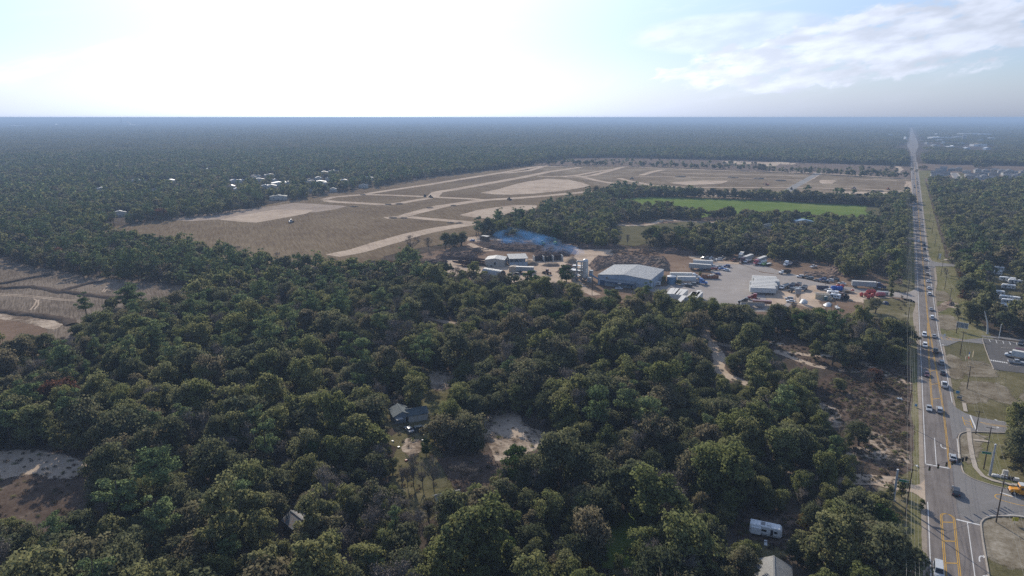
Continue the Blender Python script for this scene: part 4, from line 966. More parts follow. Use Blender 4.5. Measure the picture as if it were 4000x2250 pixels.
def box_truck(col, pos, heading, label, z=0.16, L=5.6, box='trailer_white', group='box lorries'):
    t = thing('box_truck', label, 'truck', (pos[0], pos[1], z), R(heading), group)
    m = MB().prism([(1.6, 0.55), (3.9, 0.5), (3.95, 0.95), (3.7, 1.25), (2.9, 1.4), (2.4, 2.15), (1.6, 2.2)], -1.0, 1.0); h = part(m, 'cabin', 'paint_grey', t); bevel(h.data, 0.1, 2); set_paint(h, col)
    part(pane([(0.85, 2.92, 1.42), (-0.85, 2.92, 1.42), (-0.8, 2.42, 2.12), (0.8, 2.42, 2.12)], 0.93, 0.025), 'windshield', 'car_glass', t)
    for s in (-1, 1):
        q = [(s * 1.0, 1.75, 1.4), (s * 1.0, 2.75, 1.4), (s * 1.0, 2.4, 2.05), (s * 1.0, 1.75, 2.05)]
        part(pane(q if s > 0 else q[::-1], 0.88, 0.02), 'side_window', 'car_glass', t)
        part(MB().box(s * 0.75, 3.9, 0.75, 0.3, 0.1, 0.2), 'headlight', 'headlamp', t)
        for y in (3.1, -2.2): wheel(t, s * 0.88, y, 0.40)
    part(MB().box(0, -L / 2 + 1.5, 0.85, 2.35, L, 2.35), 'box_body', box, t)
    part(MB().box(0, -L / 2 + 1.5, 3.2, 2.3, L - 0.05, 0.04), 'roof', 'roof_white', t)
    part(MB().box(0, -1.0, 0.55, 0.9, 5.2, 0.28), 'chassis_frame', 'chassis', t)
    return t
def tipper(col, pos, heading, label, body='trailer_grey', z=0.12, group='heavy lorries in the timber yard', kind='dump'):
    t = thing({'dump': 'dump_truck', 'tank': 'tanker_truck', 'flat': 'flatbed_truck'}[kind], label, 'truck', (pos[0], pos[1], z), R(heading), group)
    m = MB().prism([(1.9, 0.7), (4.1, 0.7), (4.2, 1.2), (3.95, 1.5), (3.0, 1.65), (2.6, 2.5), (1.9, 2.55)], -1.1, 1.1); h = part(m, 'cabin', 'paint_grey', t); bevel(h.data, 0.1, 1); set_paint(h, col)
    part(pane([(0.95, 3.02, 1.66), (-0.95, 3.02, 1.66), (-0.9, 2.62, 2.46), (0.9, 2.62, 2.46)], 0.93, 0.025), 'windshield', 'car_glass', t)
    part(MB().box(0, -0.6, 0.7, 0.9, 7.0, 0.3), 'chassis_frame', 'chassis', t)
    for s in (-1, 1):
        part(MB().box(s * 0.8, 4.15, 0.9, 0.3, 0.1, 0.22), 'headlight', 'headlamp', t)
        for y in (3.2, -2.0, -3.2): wheel(t, s * 0.92, y, 0.51)
    if kind == 'dump':
        m = MB(); m.box(0, -1.4, 1.05, 2.4, 5.4, 0.12)
        for s in (-1, 1): m.box(s * 1.16, -1.4, 1.17, 0.08, 5.4, 1.3)
        m.box(0, 1.26, 1.17, 2.24, 0.08, 1.6); m.box(0, -4.06, 1.17, 2.24, 0.08, 1.2)
        h = part(m, 'dump_body', body, t)
    elif kind == 'tank':
        m = MB(); m.tube((0, 1.3, 1.95), (0, -4.4, 1.95), 0.98, 0.98, 18); h = part(m, 'tank', body, t, smooth=False)
        part(MB().box(0, -1.5, 2.88, 0.5, 5.0, 0.1), 'walkway', 'chassis', t)
    else:
        part(MB().box(0, -1.6, 1.05, 2.45, 6.0, 0.16), 'flat_bed', body, t); part(MB().box(0, 1.35, 1.21, 2.3, 0.1, 1.0), 'headboard', body, t)
    return t
# school bus on the side street
def school_bus(pos, heading, label, z=ZR + 0.004):
    t = thing('school_bus', label, 'bus', (pos[0], pos[1], z), R(heading))
    L = 9.2
    b = part(MB().prism([(-L / 2, 0.55), (L / 2 - 1.9, 0.55), (L / 2 - 1.9, 2.75), (L / 2 - 2.1, 3.0), (-L / 2, 3.0)], -1.2, 1.2), 'body', 'car_yellow', t); bevel(b.data, 0.12, 2)
    h = part(MB().prism([(L / 2 - 1.95, 0.6), (L / 2, 0.6), (L / 2 + 0.05, 1.2), (L / 2 - 0.15, 1.5), (L / 2 - 1.95, 1.75)], -1.0, 1.0), 'hood', 'car_yellow', t); bevel(h.data, 0.12, 2)
    part(MB().box(0, -0.9, 3.0, 2.15, L - 2.3, 0.06), 'roof', 'trailer_white', t)
    part(pane([(1.1, L / 2 - 1.9, 1.75), (-1.1, L / 2 - 1.9, 1.75), (-1.1, L / 2 - 1.93, 2.7), (1.1, L / 2 - 1.93, 2.7)], 0.9, 0.03), 'windshield', 'car_glass', t)
    for s in (-1, 1):
        for i in range(9):
            y = -L / 2 + 0.55 + i * 0.76
            q = [(s * 1.2, y - 0.3, 1.75), (s * 1.2, y + 0.3, 1.75), (s * 1.2, y + 0.3, 2.5), (s * 1.2, y - 0.3, 2.5)]
            part(pane(q if s > 0 else q[::-1], 0.95, 0.02), 'side_window', 'car_glass', t)
        for z_ in (1.0, 1.5): part(MB().box(s * 1.205, -0.95, z_, 0.02, L - 2.0, 0.06), 'rub_rail', 'chassis', t)
        for y in (L / 2 - 1.0, -L / 2 + 2.2): wheel(t, s * 1.02, y, 0.5)
        part(MB().box(s * 0.75, L / 2, 0.95, 0.28, 0.12, 0.25), 'headlight', 'headlamp', t)
    part(MB().box(0, L / 2 + 0.06, 0.5, 2.1, 0.18, 0.3), 'bumper', 'chassis', t)
    return t
bp = g('A', 1285, 668)
school_bus((bp[0] + 5.0, bp[1] + 1.0), 97, 'yellow school bus with a white roof waiting on the side street')
# parked in the car park
box_truck('white', (lambda p: (p[0] + 0.6, p[1] + 0.5))(g('B', 1625, 578)), 78, 'white box lorry parked in the car park', z=0.152)
car('pickup', 'silver', g('B', 1645, 642), -82, 'silver pickup truck parked beside the white box lorry', 'cars in the car park', 'pickup', z=0.152)
car('sedan', 'dark', g('B', 1700, 425), 170, 'dark car in a marked bay of the car park', 'cars in the car park', z=0.152)
tipper('maroon', (lambda p: (p[0] + 2.5, p[1]))(g('B', 1700, 510)), -100, 'dark red lorry cut by the edge of the car park', 'paint_maroon', 0.152, 'box lorries', 'flat')
car('suv', 'teal', g('L', 540, 742), -35, 'teal estate car parked beside the house in the woods', None, z=0.10)
car('sedan', 'silver', g('L', 440, 745), 60, 'silver quad bike sized car half hidden beside the woodland house', None, z=0.10, far=True)
# ------------------------------------------------------------ timber yard vehicles
ang = math.degrees(math.atan2(4.5, 13.2))          # the trailer row's direction
a0 = g('G', 655, 572); a1 = g('G', 945, 585)
ux = Vector((a1[0] - a0[0], a1[1] - a0[1])).normalized(); uy = Vector((-ux.y, ux.x))
shift = [0, 0.2, 2.1, 2.3, 2.0, 5.2, 5.4, 5.1, 5.3]
for i in range(9):
    c = Vector(a0) + ux * (7.1 + shift[i]) + uy * (1.4 + i * 3.7)
    semi_trailer((c.x, c.y), math.degrees(math.atan2(ux.y, ux.x)) + 90, '%s white box trailer counted from the red lorry in the row of nine' % words[i], 14.0, group='row of white box trailers')
# trailers standing end-on by the fence of trees
for i, (x0, y0, x1, y1) in enumerate([(95, 935, 190, 815), (190, 970, 320, 820), (260, 985, 395, 830), (330, 1010, 510, 845), (400, 1080, 470, 1000), (540, 1080, 720, 905), (610, 1090, 740, 905), (660, 1090, 855, 870), (720, 1080, 885, 905)]):
    a, b = Vector(g('P', x0, y0, 3.9)), Vector(g('P', x1, y1, 3.9)); d = (b - a).normalized()
    semi_trailer(tuple(b - d * 7.0)[:2], math.degrees(math.atan2(d.y, d.x)) - 90, '%s from the warehouse of the white trailers parked behind the tree tops' % words[i], 14.0, group='white trailers parked behind the tree tops')
# trailers and tractors beside the warehouse
def along(r, x0, y0, x1, y1, z=0.0):
    a, b = Vector(g(r, x0, y0, z)), Vector(g(r, x1, y1, z)); c = (a + b) / 2; d = b - a
    return (c.x, c.y), math.degrees(math.atan2(d.y, d.x)) - 90, d.length
p, h, L = along('P', 115, 575, 650, 580)
semi_trailer(p, h, 'long white trailer hitched to a white tractor behind the round tank', 13.5, group='trailers by the warehouse')
semi_tractor('white', (p[0] + math.sin(R(-h)) * 9.2, p[1] + math.cos(R(h)) * 9.2), h, 'white lorry tractor at the front of the long trailer by the tank')
p, h, L = along('P', 300, 655, 735, 660)
semi_trailer(p, h, 'pale flat-sided trailer beside the round tank', 11.0, 'trailer_white', group='trailers by the warehouse', h=2.3)
p, h, L = along('P', 590, 330, 1130, 370)
semi_trailer(p, h, 'long pale blue-grey trailer behind the parked cars', 14.0, 'trailer_grey', group='trailers by the warehouse')
p, h, L = along('P', 620, 265, 1100, 290)
semi_trailer((p[0] + 1.0, p[1] + 4), h, 'white-roofed trailer farthest back in the scrap row', 13.0, group='trailers by the warehouse')
semi_tractor('lightblue', g('P', 930, 715), -88, 'bright blue bobtail lorry tractor near the warehouse')
semi_tractor('red', g('P', 2190, 1105), 92, 'bright red lorry tractor in front of the trailer row')
semi_trailer((lambda q: (q[0] + 1.0, q[1]))(g('Q', 120, 1235)), along('Q', -60, 1235, 330, 1260)[1], 'rust red open trailer in front of the trailer row', 9.5, 'paint_rust', group='open trailers', roof='paint_rust', h=1.5)
semi_trailer(g('P', 2180, 1290), along('P', 1900, 1290, 2450, 1310)[1], 'grey open trailer half hidden below the rust red one', 12.0, 'trailer_grey', group='open trailers', roof='chassis', h=1.3)
semi_tractor('dark', g('P', 1960, 1215), 95, 'dark lorry tractor half hidden beside the red one')
tp, th_, tl = along('G', 1785, 492, 2065, 508)
semi_trailer(tp, th_, 'pale grey trailer leaving on the drive behind a dark blue tractor', 13.0, 'trailer_grey', group='trailers by the warehouse', z=0.14)
semi_tractor('navy', (tp[0] - math.sin(R(th_)) * 9.2, tp[1] + math.cos(R(th_)) * 9.2), th_, 'dark blue lorry tractor leaving along the yard drive', z=0.14)
# row under the far trees
semi_trailer((lambda p: p)(along('Y', 1200, 430, 1300, 340)[0]), along('Y', 1200, 430, 1300, 300)[1] + 0, 'pale grey trailer at the head of the lorry row under the trees', 12, 'trailer_grey', group='trailers under the far trees')
def rig(r, x, y, h, col, lab, trailer=True):
    p = g(r, x, y); semi_tractor(col, p, h, lab + ' tractor nose-on under the far trees')
    if trailer: semi_trailer((p[0] + math.sin(R(h)) * 10.0, p[1] - math.cos(R(h)) * 10.0), h, lab + ' rig\'s pale trailer under the far trees', 13, 'trailer_grey', group='trailers under the far trees')
rig('Y', 1275, 500, 168, 'maroon', 'dark red')
rig('Y', 1620, 550, 168, 'pink', 'faded red')
tipper('white', g('Y', 1410, 490), 165, 'white tipper lorry between the two red rigs', 'trailer_white')
tipper('white', g('Y', 1780, 535), 160, 'white tank lorry under the far trees', 'trailer_white', kind='tank')
tipper('green', g('Y', 1890, 560), 155, 'bright green flatbed lorry at the end of the row', 'trailer_white', kind='flat')
semi_tractor('white', g('Q', 770, 260), 165, 'white lorry tractor on its own beside the debris')
tipper('navy', g('Q', 960, 240), 150, 'dark blue tipper beside the lone white tractor', 'paint_dark')
tipper('white', g('Q', 740, 450), 140, 'black tipper lorry with a pale cab on the dirt', 'paint_dark')
tipper('white', g('Q', 725, 830), 160, 'white mixer lorry at the right end of the trailer row', 'trailer_grey', kind='tank')
for i, (x, y, c) in enumerate(((930, 800, 'navy'), (1075, 790, 'rust'), (1225, 860, 'grey'))):
    tipper(c, g('Q', x, y), 175, ['dark blue', 'brown', 'grey'][i] + ' tipper in the line of three parked nose-on', 'trailer_grey')
tipper('dark', g('Q', 975, 900), 150, 'dark lorry with a white box in front of the three tippers', 'trailer_white')
yard_cars = [('suv', 'white', 'Q', 1130, 545, 95, 'white van-like car first in the line along the yard drive'), ('pickup', 'black', 'Q', 1290, 560, 100, 'black recovery pickup beside the yard drive'), ('suv', 'grey', 'Q', 1370, 585, 100, 'grey car behind the black recovery pickup'),
 ('sedan', 'grey', 'Q', 1545, 635, 80, 'grey car fourth along the yard drive'), ('suv', 'blue', 'Q', 1700, 620, 85, 'blue car parked along the yard drive'), ('sedan', 'dark', 'Q', 1770, 675, 80, 'dark saloon in front of the blue car'), ('suv', 'white', 'Q', 1880, 645, 80, 'white car between dark ones along the yard drive'), ('suv', 'dark', 'Q', 2020, 630, 95, 'dark sport utility vehicle behind the white cars'), ('sedan', 'white', 'Q', 2175, 715, 75, 'white saloon last before the leaving lorry'),
 ('pickup', 'white', 'Q', 1465, 295, 150, 'white pickup on the dark soil under the trees'), ('suv', 'white', 'Q', 1840, 895, 70, 'white car beside the blue tanks'),
 ('sedan', 'silver', 'P', 1200, 130, 90, 'silver saloon at the front of the scrap cars'), ('suv', 'white', 'P', 1340, 110, 120, 'white car second in the scrap cars'), ('sedan', 'white', 'P', 1140, 75, 160, 'white car behind the silver scrap saloon'), ('suv', 'grey', 'P', 1030, 80, 150, 'grey car at the left end of the scrap cars'), ('sedan', 'dark', 'P', 955, 70, 130, 'dark wreck leftmost of the scrap cars'), ('sedan', 'tan', 'P', 1500, 90, 170, 'tan wreck at the right end of the scrap cars'), ('suv', 'grey', 'P', 1430, 60, 30, 'grey wreck behind the scrap cars'), ('suv', 'rust', 'P', 1710, 135, 165, 'pinkish small lorry alone beside the trailers'),
 ('sedan', 'white', 'P', 1190, 285, 95, 'white car behind the red one in the cluster'), ('sedan', 'silver', 'P', 1360, 290, 95, 'silver car in the middle of the cluster'), ('suv', 'red', 'P', 1220, 350, 90, 'bright red car in the cluster by the trailer'), ('suv', 'navy', 'P', 870, 380, 90, 'dark blue sport utility vehicle leftmost of the cluster'), ('suv', 'maroon', 'P', 1050, 375, 90, 'dark red-brown car in the cluster'), ('suv', 'blue', 'P', 1540, 280, 100, 'bright blue car farthest right of the cluster'), ('pickup', 'lightblue', 'P', 1430, 350, 100, 'light blue pickup in the cluster'), ('sedan', 'white', 'P', 1530, 380, 90, 'white car in front of the blue ones'), ('sedan', 'blue', 'P', 1310, 470, 60, 'blue car with its tarpaulin next to the skip'),
 ('suv', 'dark', 'P', 580, 780, 85, 'black car in front of the blue bobtail tractor'), ('suv', 'grey', 'P', 680, 735, 90, 'grey car behind the black one near the tank'), ('sedan', 'silver', 'P', 480, 755, 95, 'silver car at the left of the pair near the tank'),
 ('suv', 'dark', 'E', 1360, 835, 80, 'black car below the quonset hut'), ('suv', 'black', 'E', 1400, 790, 80, 'black car behind another below the quonset hut'), ('sedan', 'dark', 'E', 1470, 830, 85, 'dark saloon right of the black cars by the hut'), ('sedan', 'teal', 'E', 1640, 790, 90, 'dark teal car under the pale trailer'), ('sedan', 'black', 'E', 1260, 840, 70, 'black car tucked behind the hut end'), ('suv', 'lightblue', 'E', 620, 270, 95, 'blue van beside the small far shed'), ('sedan', 'white', 'F', 935, 735, 90, 'white car under the warehouse canopy'),
 ('sedan', 'white', 'Q', 890, 1165, 100, 'white car beside the hopper'), ('suv', 'silver', 'Q', 850, 1105, 100, 'silver car behind the white one beside the hopper'), ('suv', 'dark', 'S', 1390, 1120, 80, 'black car at the near edge of the sandy lot')]
for k, c, r, x, y, h, lab in yard_cars:
    q = g(r, x, y)
    car(k, c, q, h, lab, 'cars in the timber yard', {'pickup': 'pickup'}.get(k, 'car'), z=0.14, far=q[1] > 445)
# ------------------------------------------------------------ building materials
def ribbed(name, c1, c2, scale, axis, rough=0.5, metal=0.0, rust=None):
    """sheet metal with fine standing seams"""
    m, n, l = nmat(name)
    o = n.new('ShaderNodeOutputMaterial'); b = n.new('ShaderNodeBsdfPrincipled'); l.new(b.outputs[0], o.inputs[0])
    b.inputs['Roughness'].default_value = rough; b.inputs['Metallic'].default_value = metal; b.inputs['Specular IOR Level'].default_value = 0.15
    t = n.new('ShaderNodeTexCoord'); w = n.new('ShaderNodeTexWave'); w.wave_type = 'BANDS'; w.bands_direction = axis
    w.inputs['Scale'].default_value = scale; l.new(t.outputs['Object'], w.inputs['Vector'])
    z = n.new('ShaderNodeTexNoise'); z.inputs['Scale'].default_value = 0.35; z.inputs['Detail'].default_value = 6; z.inputs['Roughness'].default_value = 0.7
    l.new(t.outputs['Object'], z.inputs['Vector'])
    r = n.new('ShaderNodeValToRGB'); r.color_ramp.elements[0].color = c1 + (1,); r.color_ramp.elements[1].color = c2 + (1,)
    r.color_ramp.elements[0].position = 0.3; r.color_ramp.elements[1].position = 0.65
    l.new(z.outputs['Fac'], r.inputs[0])
    src = r.outputs[0]
    if rust:
        z2 = n.new('ShaderNodeTexNoise'); z2.inputs['Scale'].default_value = 0.9; z2.inputs['Detail'].default_value = 8; z2.inputs['Roughness'].default_value = 0.75
        l.new(t.outputs['Object'], z2.inputs['Vector'])
        mr = n.new('ShaderNodeMapRange'); mr.inputs['From Min'].default_value = rust[1]; mr.inputs['From Max'].default_value = rust[1] + 0.12; l.new(z2.outputs['Fac'], mr.inputs['Value'])
        mx = n.new('ShaderNodeMix'); mx.data_type = 'RGBA'; l.new(mr.outputs[0], mx.inputs['Factor']); l.new(src, mx.inputs['A']); mx.inputs['B'].default_value = rust[0] + (1,)
        src = mx.outputs['Result']
    l.new(src, b.inputs['Base Color'])
    bp = n.new('ShaderNodeBump'); bp.inputs['Strength'].default_value = 0.5; bp.inputs['Distance'].default_value = 0.05
    l.new(w.outputs['Fac'], bp.inputs['Height']); l.new(bp.outputs[0], b.inputs['Normal'])
    return m
ribbed('metal_roof', (0.20, 0.212, 0.225), (0.255, 0.268, 0.28), 3.0, 'X', 0.6, 0.0)
ribbed('metal_wall', (0.26, 0.32, 0.39), (0.33, 0.39, 0.46), 3.0, 'X', 0.5)
ribbed('metal_wall_tan', (0.30, 0.285, 0.255), (0.37, 0.35, 0.32), 3.0, 'X', 0.55)
ribbed('metal_blue', (0.035, 0.07, 0.13), (0.06, 0.11, 0.19), 3.0, 'X', 0.5)
ribbed('galv_roof', (0.26, 0.27, 0.275), (0.34, 0.345, 0.345), 3.0, 'X', 0.6, 0.0)
ribbed('galv_hut', (0.22, 0.235, 0.245), (0.30, 0.315, 0.32), 3.0, 'Y', 0.5, 0.1)
ribbed('rusty_roof', (0.12, 0.125, 0.13), (0.18, 0.185, 0.185), 3.0, 'X', 0.6, 0.1, ((0.16, 0.07, 0.04), 0.52))
ribbed('barn_roof', (0.19, 0.19, 0.185), (0.27, 0.265, 0.25), 3.0, 'Y', 0.6, 0.1, ((0.17, 0.11, 0.08), 0.60))
ribbed('slate_metal', (0.06, 0.08, 0.09), (0.10, 0.125, 0.135), 3.0, 'X', 0.75)
solid('shingle', (0.10, 0.10, 0.105), 0.9, 0.1, 0, 0.25, 0.6)
solid('shingle_grey', (0.16, 0.165, 0.175), 0.9, 0.1, 0, 0.2, 0.6)
solid('stucco', (0.42, 0.41, 0.38), 0.9, 0.1, 0, 0.1, 0.4)
solid('stucco_blue', (0.20, 0.24, 0.28), 0.9, 0.1, 0, 0.1, 0.4)
solid('stucco_tan', (0.36, 0.31, 0.25), 0.9, 0.1, 0, 0.1, 0.4)
solid('white_roof', (0.66, 0.66, 0.65), 0.5, 0.3, 0, 0.1, 0.2)
solid('wood', (0.11, 0.075, 0.05), 0.85, 0.15, 0, 0.3, 2.0)
solid('pole_wood', (0.075, 0.055, 0.042), 0.9, 0.1, 0, 0.25, 2.0)
solid('bark', (0.065, 0.052, 0.043), 0.95, 0.05, 0, 0.35, 3.0)
solid('bark_grey', (0.15, 0.135, 0.12), 0.95, 0.05, 0, 0.3, 3.0)
solid('log', (0.15, 0.115, 0.09), 0.9, 0.1, 0, 0.35, 0.8)
solid('log_dark', (0.075, 0.05, 0.045), 0.95, 0.05, 0, 0.35, 0.8)
solid('mulch', (0.105, 0.073, 0.06), 0.98, 0.05, 0, 0.45, 1.2)
solid('dirt_pile', (0.20, 0.155, 0.115), 0.98, 0.05, 0, 0.3, 0.8)
solid('brush', (0.185, 0.13, 0.098), 0.98, 0.05, 0, 0.5, 1.2)
solid('spoil', (0.15, 0.115, 0.085), 0.98, 0.05, 0, 0.3, 0.8)
solid('galv_steel', (0.36, 0.37, 0.38), 0.45, 0.4, 0.5, 0.15, 0.8)
solid('silo_steel', (0.46, 0.46, 0.45), 0.4, 0.4, 0.4, 0.15, 0.5)
solid('conc_pole', (0.34, 0.36, 0.38), 0.6, 0.3, 0.2, 0.1, 1.0)
solid('wire', (0.20, 0.195, 0.17), 0.6, 0.3, 0.3, 0.05, 1.0)
solid('wire_dark', (0.03, 0.03, 0.03), 0.7, 0.3)
solid('signal_black', (0.012, 0.012, 0.012), 0.6, 0.3)
solid('sign_green', (0.005, 0.14, 0.065), 0.5, 0.4, 0, 0.05)
solid('sign_white', (0.62, 0.62, 0.6), 0.5, 0.4, 0, 0.05)
solid('sign_blue', (0.05, 0.23, 0.42), 0.5, 0.4, 0, 0.05)
solid('sign_grey', (0.17, 0.19, 0.21), 0.4, 0.4, 0, 0.1)
solid('sign_yellow', (0.42, 0.36, 0.02), 0.5, 0.4, 0, 0.05)
solid('tarp_blue', (0.015, 0.07, 0.30), 0.55, 0.3, 0, 0.2, 1.0)
solid('poly_red', (0.40, 0.045, 0.035), 0.5, 0.35, 0, 0.15, 1.0)
solid('tank_blue', (0.10, 0.19, 0.29), 0.5, 0.35, 0, 0.12, 0.6)
glass_mat('window_glass', (0.02, 0.025, 0.03))
def rot2(x, y, a): return (x * math.cos(a) - y * math.sin(a), x * math.sin(a) + y * math.cos(a))

def gable_building(name, label, cat, pos, w, d, h, rise, rz, wall, roof, group=None, over=0.3, openings=(), z=0.0, roof_mat_rot=False):
    """w along local x, d along local y, ridge along local y; openings: (kind, side, offset, sill, width, height)"""
    t = thing(name, label, cat, (pos[0], pos[1], z), rz, group)
    m = MB(); w2, d2 = w / 2, d / 2
    m.add([(-w2, -d2, 0), (w2, -d2, 0), (w2, d2, 0), (-w2, d2, 0), (-w2, -d2, h), (w2, -d2, h), (w2, d2, h), (-w2, d2, h), (0, -d2, h + rise), (0, d2, h + rise)],
          [(0, 1, 5, 8, 4), (2, 3, 7, 9, 6), (1, 2, 6, 5), (3, 0, 4, 7)])
    part(m, 'wall', wall, t)
    sl = rise / w2
    for s in (-1, 1):
        e = w2 + over; zt = h + rise + 0.02; zb = h - sl * over + 0.02; th = 0.14
        a = [(0, -d2 - over, zt), (s * e, -d2 - over, zb), (s * e, d2 + over, zb), (0, d2 + over, zt)]
        b = [(x, y, z_ + th) for x, y, z_ in a]
        m = MB().add(a + b, [(0, 1, 2, 3), (7, 6, 5, 4), (0, 4, 5, 1), (1, 5, 6, 2), (2, 6, 7, 3)] if s < 0 else [(3, 2, 1, 0), (4, 5, 6, 7), (1, 5, 4, 0), (2, 6, 5, 1), (3, 7, 6, 2)])
        part(m, 'roof', roof, t)
    part(MB().box(0, 0, h + rise + 0.13, 0.35, d + 2 * over, 0.07), 'ridge_cap', roof, t)
    for kind, side, off, sill, ow, oh in openings:
        add_opening(t, kind, side, off, sill, ow, oh, w2, d2)
    return t
def add_opening(t, kind, side, off, sill, ow, oh, w2, d2, fm='sign_white'):
    """a framed window or door on side s(outh) n(orth) e(ast) w(est) of a box-shaped building"""
    sx, sy, rz = {'s': (off, -d2, 0), 'n': (off, d2, math.pi), 'e': (w2, off, math.pi / 2), 'w': (-w2, off, -math.pi / 2)}[side]
    def fr(x0, x1, z0, z1, dep): 
        m = MB(); m.box((x0 + x1) / 2, -dep / 2, z0, x1 - x0, dep, z1 - z0); return m
    mats = {'window': 'window_glass', 'door': 'chassis', 'big_door': 'metal_blue'}
    o = part(fr(-ow / 2, ow / 2, sill, sill + oh, 0.05), 'window' if kind == 'window' else 'door', mats[kind], t)
    o.location = (sx, sy, 0); o.rotation_euler = (0, 0, rz)
    m = MB()
    for x in (-ow / 2 - 0.05, ow / 2 + 0.05): m.box(x, -0.05, sill, 0.1, 0.1, oh)
    m.box(0, -0.05, sill + oh, ow + 0.2, 0.1, 0.1)
    note(o, m.build('frame', fm, o))
    return o
def hip_house(label, pos, w, d, h, rz, wall, roof, group, z=0.0, rise=None, wins=True, name='house'):
    t = thing(name, label, 'house', (pos[0], pos[1], z), rz, group)
    part(MB().box(0, 0, 0, w, d, h), 'wall', wall, t)
    o = 0.45; rise = rise or min(w, d) * 0.24; a, b = w / 2 + o, d / 2 + o
    rl = abs(a - b)
    R0 = ((-rl, 0), (rl, 0)) if a > b else ((0, -rl), (0, rl))
    m = MB().add([(-a, -b, h), (a, -b, h), (a, b, h), (-a, b, h), R0[0] + (h + rise,), R0[1] + (h + rise,)],
                 [(3, 2, 1, 0)] + ([(0, 1, 5, 4), (1, 2, 5), (2, 3, 4, 5), (3, 0, 4)] if a > b else [(0, 1, 4), (1, 2, 5, 4), (2, 3, 5), (3, 0, 4, 5)]))
    part(m, 'roof', roof, t)
    if wins:
        for side, L in (('s', w), ('e', d), ('w', d)):
            k = max(1, int(L / 3.5))
            for st in range(max(1, int(h / 2.7))):
                for i in range(k): add_opening(t, 'window', side, -L / 2 + (i + 0.5) * L / k, 0.95 + st * 2.75, 1.1, 1.3, w / 2, d / 2)
    return t
def mound(name, label, cat, pts, h, mat, group=None, nz=0.5, step=1.1, z=0.06, kind=None, lump=1.0):
    """a heap over the outline pts: height grows from the rim, broken by noise"""
    P = np.array([(p[0], p[1]) for p in pts]); x0, y0 = P.min(0); x1, y1 = P.max(0)
    nx, ny = int((x1 - x0) / step) + 3, int((y1 - y0) / step) + 3
    gx, gy = np.meshgrid(x0 - step + step * np.arange(nx), y0 - step + step * np.arange(ny), indexing='ij')
    Q = np.stack([gx.ravel(), gy.ravel()], 1); ins = inside(Q, P)
    dist = np.full(len(Q), 1e9)
    for i in range(len(P)):
        a, b = P[i - 1], P[i]; ab = b - a; t = np.clip(((Q - a) @ ab) / (ab @ ab + 1e-9), 0, 1)
        dist = np.minimum(dist, np.linalg.norm(Q - (a + t[:, None] * ab), axis=1))
    dist[~ins] *= -1
    m = MB()
    for (x, y), dd in zip(Q, dist):
        k = max(0.0, min(1.0, (dd + step * 0.6) / (h * 1.7)))
        f = mnoise.noise(Vector((x * 0.35, y * 0.35, h))) * 0.6 + mnoise.noise(Vector((x * 1.1, y * 1.1, 3.3))) * 0.5 * lump
        zz = h * (1 - (1 - k) ** 1.7) * (1 + nz * f) if k > 0 else -0.3
        m.v.append((x + rng.uniform(-.35, .35) * step, y + rng.uniform(-.35, .35) * step, z + zz + (rng.uniform(-0.22, 0.3) * min(h, 3.0) * 0.55 * k if lump > 0.5 else 0)))
    for i in range(nx - 1):
        for j in range(ny - 1):
            a = i * ny + j
            if max(dist[a], dist[a + 1], dist[a + ny], dist[a + ny + 1]) > -step * 1.0: m.f.append((a, a + ny, a + ny + 1, a + 1)); m.m.append(0)
    return m.build(name, mat, None, lump < 0.5, label=label, cat=cat, group=group, kind=kind)

# ------------------------------------------------------------ timber yard: the warehouse and its annexes
wc = ((-152.6 - 120.9 - 121.4 - 153.4) / 4, (369.2 + 373.4 + 404.8 + 401.0) / 4 + 3.2)
wrz = R(3.5)
wh = gable_building('warehouse', 'large pale grey metal warehouse with a broad low-pitched roof', 'warehouse', wc, 32, 31.5, 6.3, 1.5, wrz, 'metal_wall', 'metal_roof', None, 0.25,
    [('window', 's', -10.5, 4.3, 1.1, 1.2), ('big_door', 's', -13.2, 0, 3.2, 3.4), ('door', 'e', -8.5, 0, 1.2, 4.4), ('door', 'e', 4.0, 0, 1.0, 2.2), ('door', 's', 4.8, 0, 1.0, 2.1), ('window', 's', -2.5, 0.9, 1.4, 1.1), ('window', 's', 2.6, 0.9, 0.9, 1.1)])
for s in (-1, 1): part(MB().box(s * 15.98, -15.72, 0, 0.22, 0.22, 6.35), 'corner_trim', 'metal_blue', wh)
part(MB().box(0, -15.85, 6.05, 0.1, 0.1, 0.1), 'vent', 'metal_blue', wh)
def lean(parent, x0, x1, y0, dep, z0, z1, drop):
    m = MB().add([(x0, y0, z1), (x1, y0, z1), (x1, y0 - dep, z1 - drop), (x0, y0 - dep, z1 - drop), (x0, y0, z1 + 0.12), (x1, y0, z1 + 0.12), (x1, y0 - dep, z1 - drop + 0.12), (x0, y0 - dep, z1 - drop + 0.12)],
        [(0, 1, 2, 3), (7, 6, 5, 4), (0, 4, 5, 1), (1, 5, 6, 2), (2, 6, 7, 3), (3, 7, 4, 0)])
    c = part(m, 'canopy', 'metal_roof', parent)
    note(c, MB().box((x0 + x1) / 2, y0 - dep + 0.05, z1 - drop - 0.9, x1 - x0, 0.1, 0.9).build('fascia', 'metal_blue', c))
    for i in range(5): note(c, MB().box(x0 + 0.3 + i * (x1 - x0 - 0.6) / 4, y0 - dep + 0.3, 0, 0.16, 0.16, z1 - drop).build('post', 'galv_steel', c))
lean(wh, -10.5, 7.2, -15.75, 3.6, 0, 4.4, 0.7)
lean(wh, 8.0, 13.6, -15.75, 3.0, 0, 3.0, 0.6)
part(MB().box(-1.5, -19.45, 2.85, 1.9, 0.06, 0.7), 'sign', 'sign_white', wh)
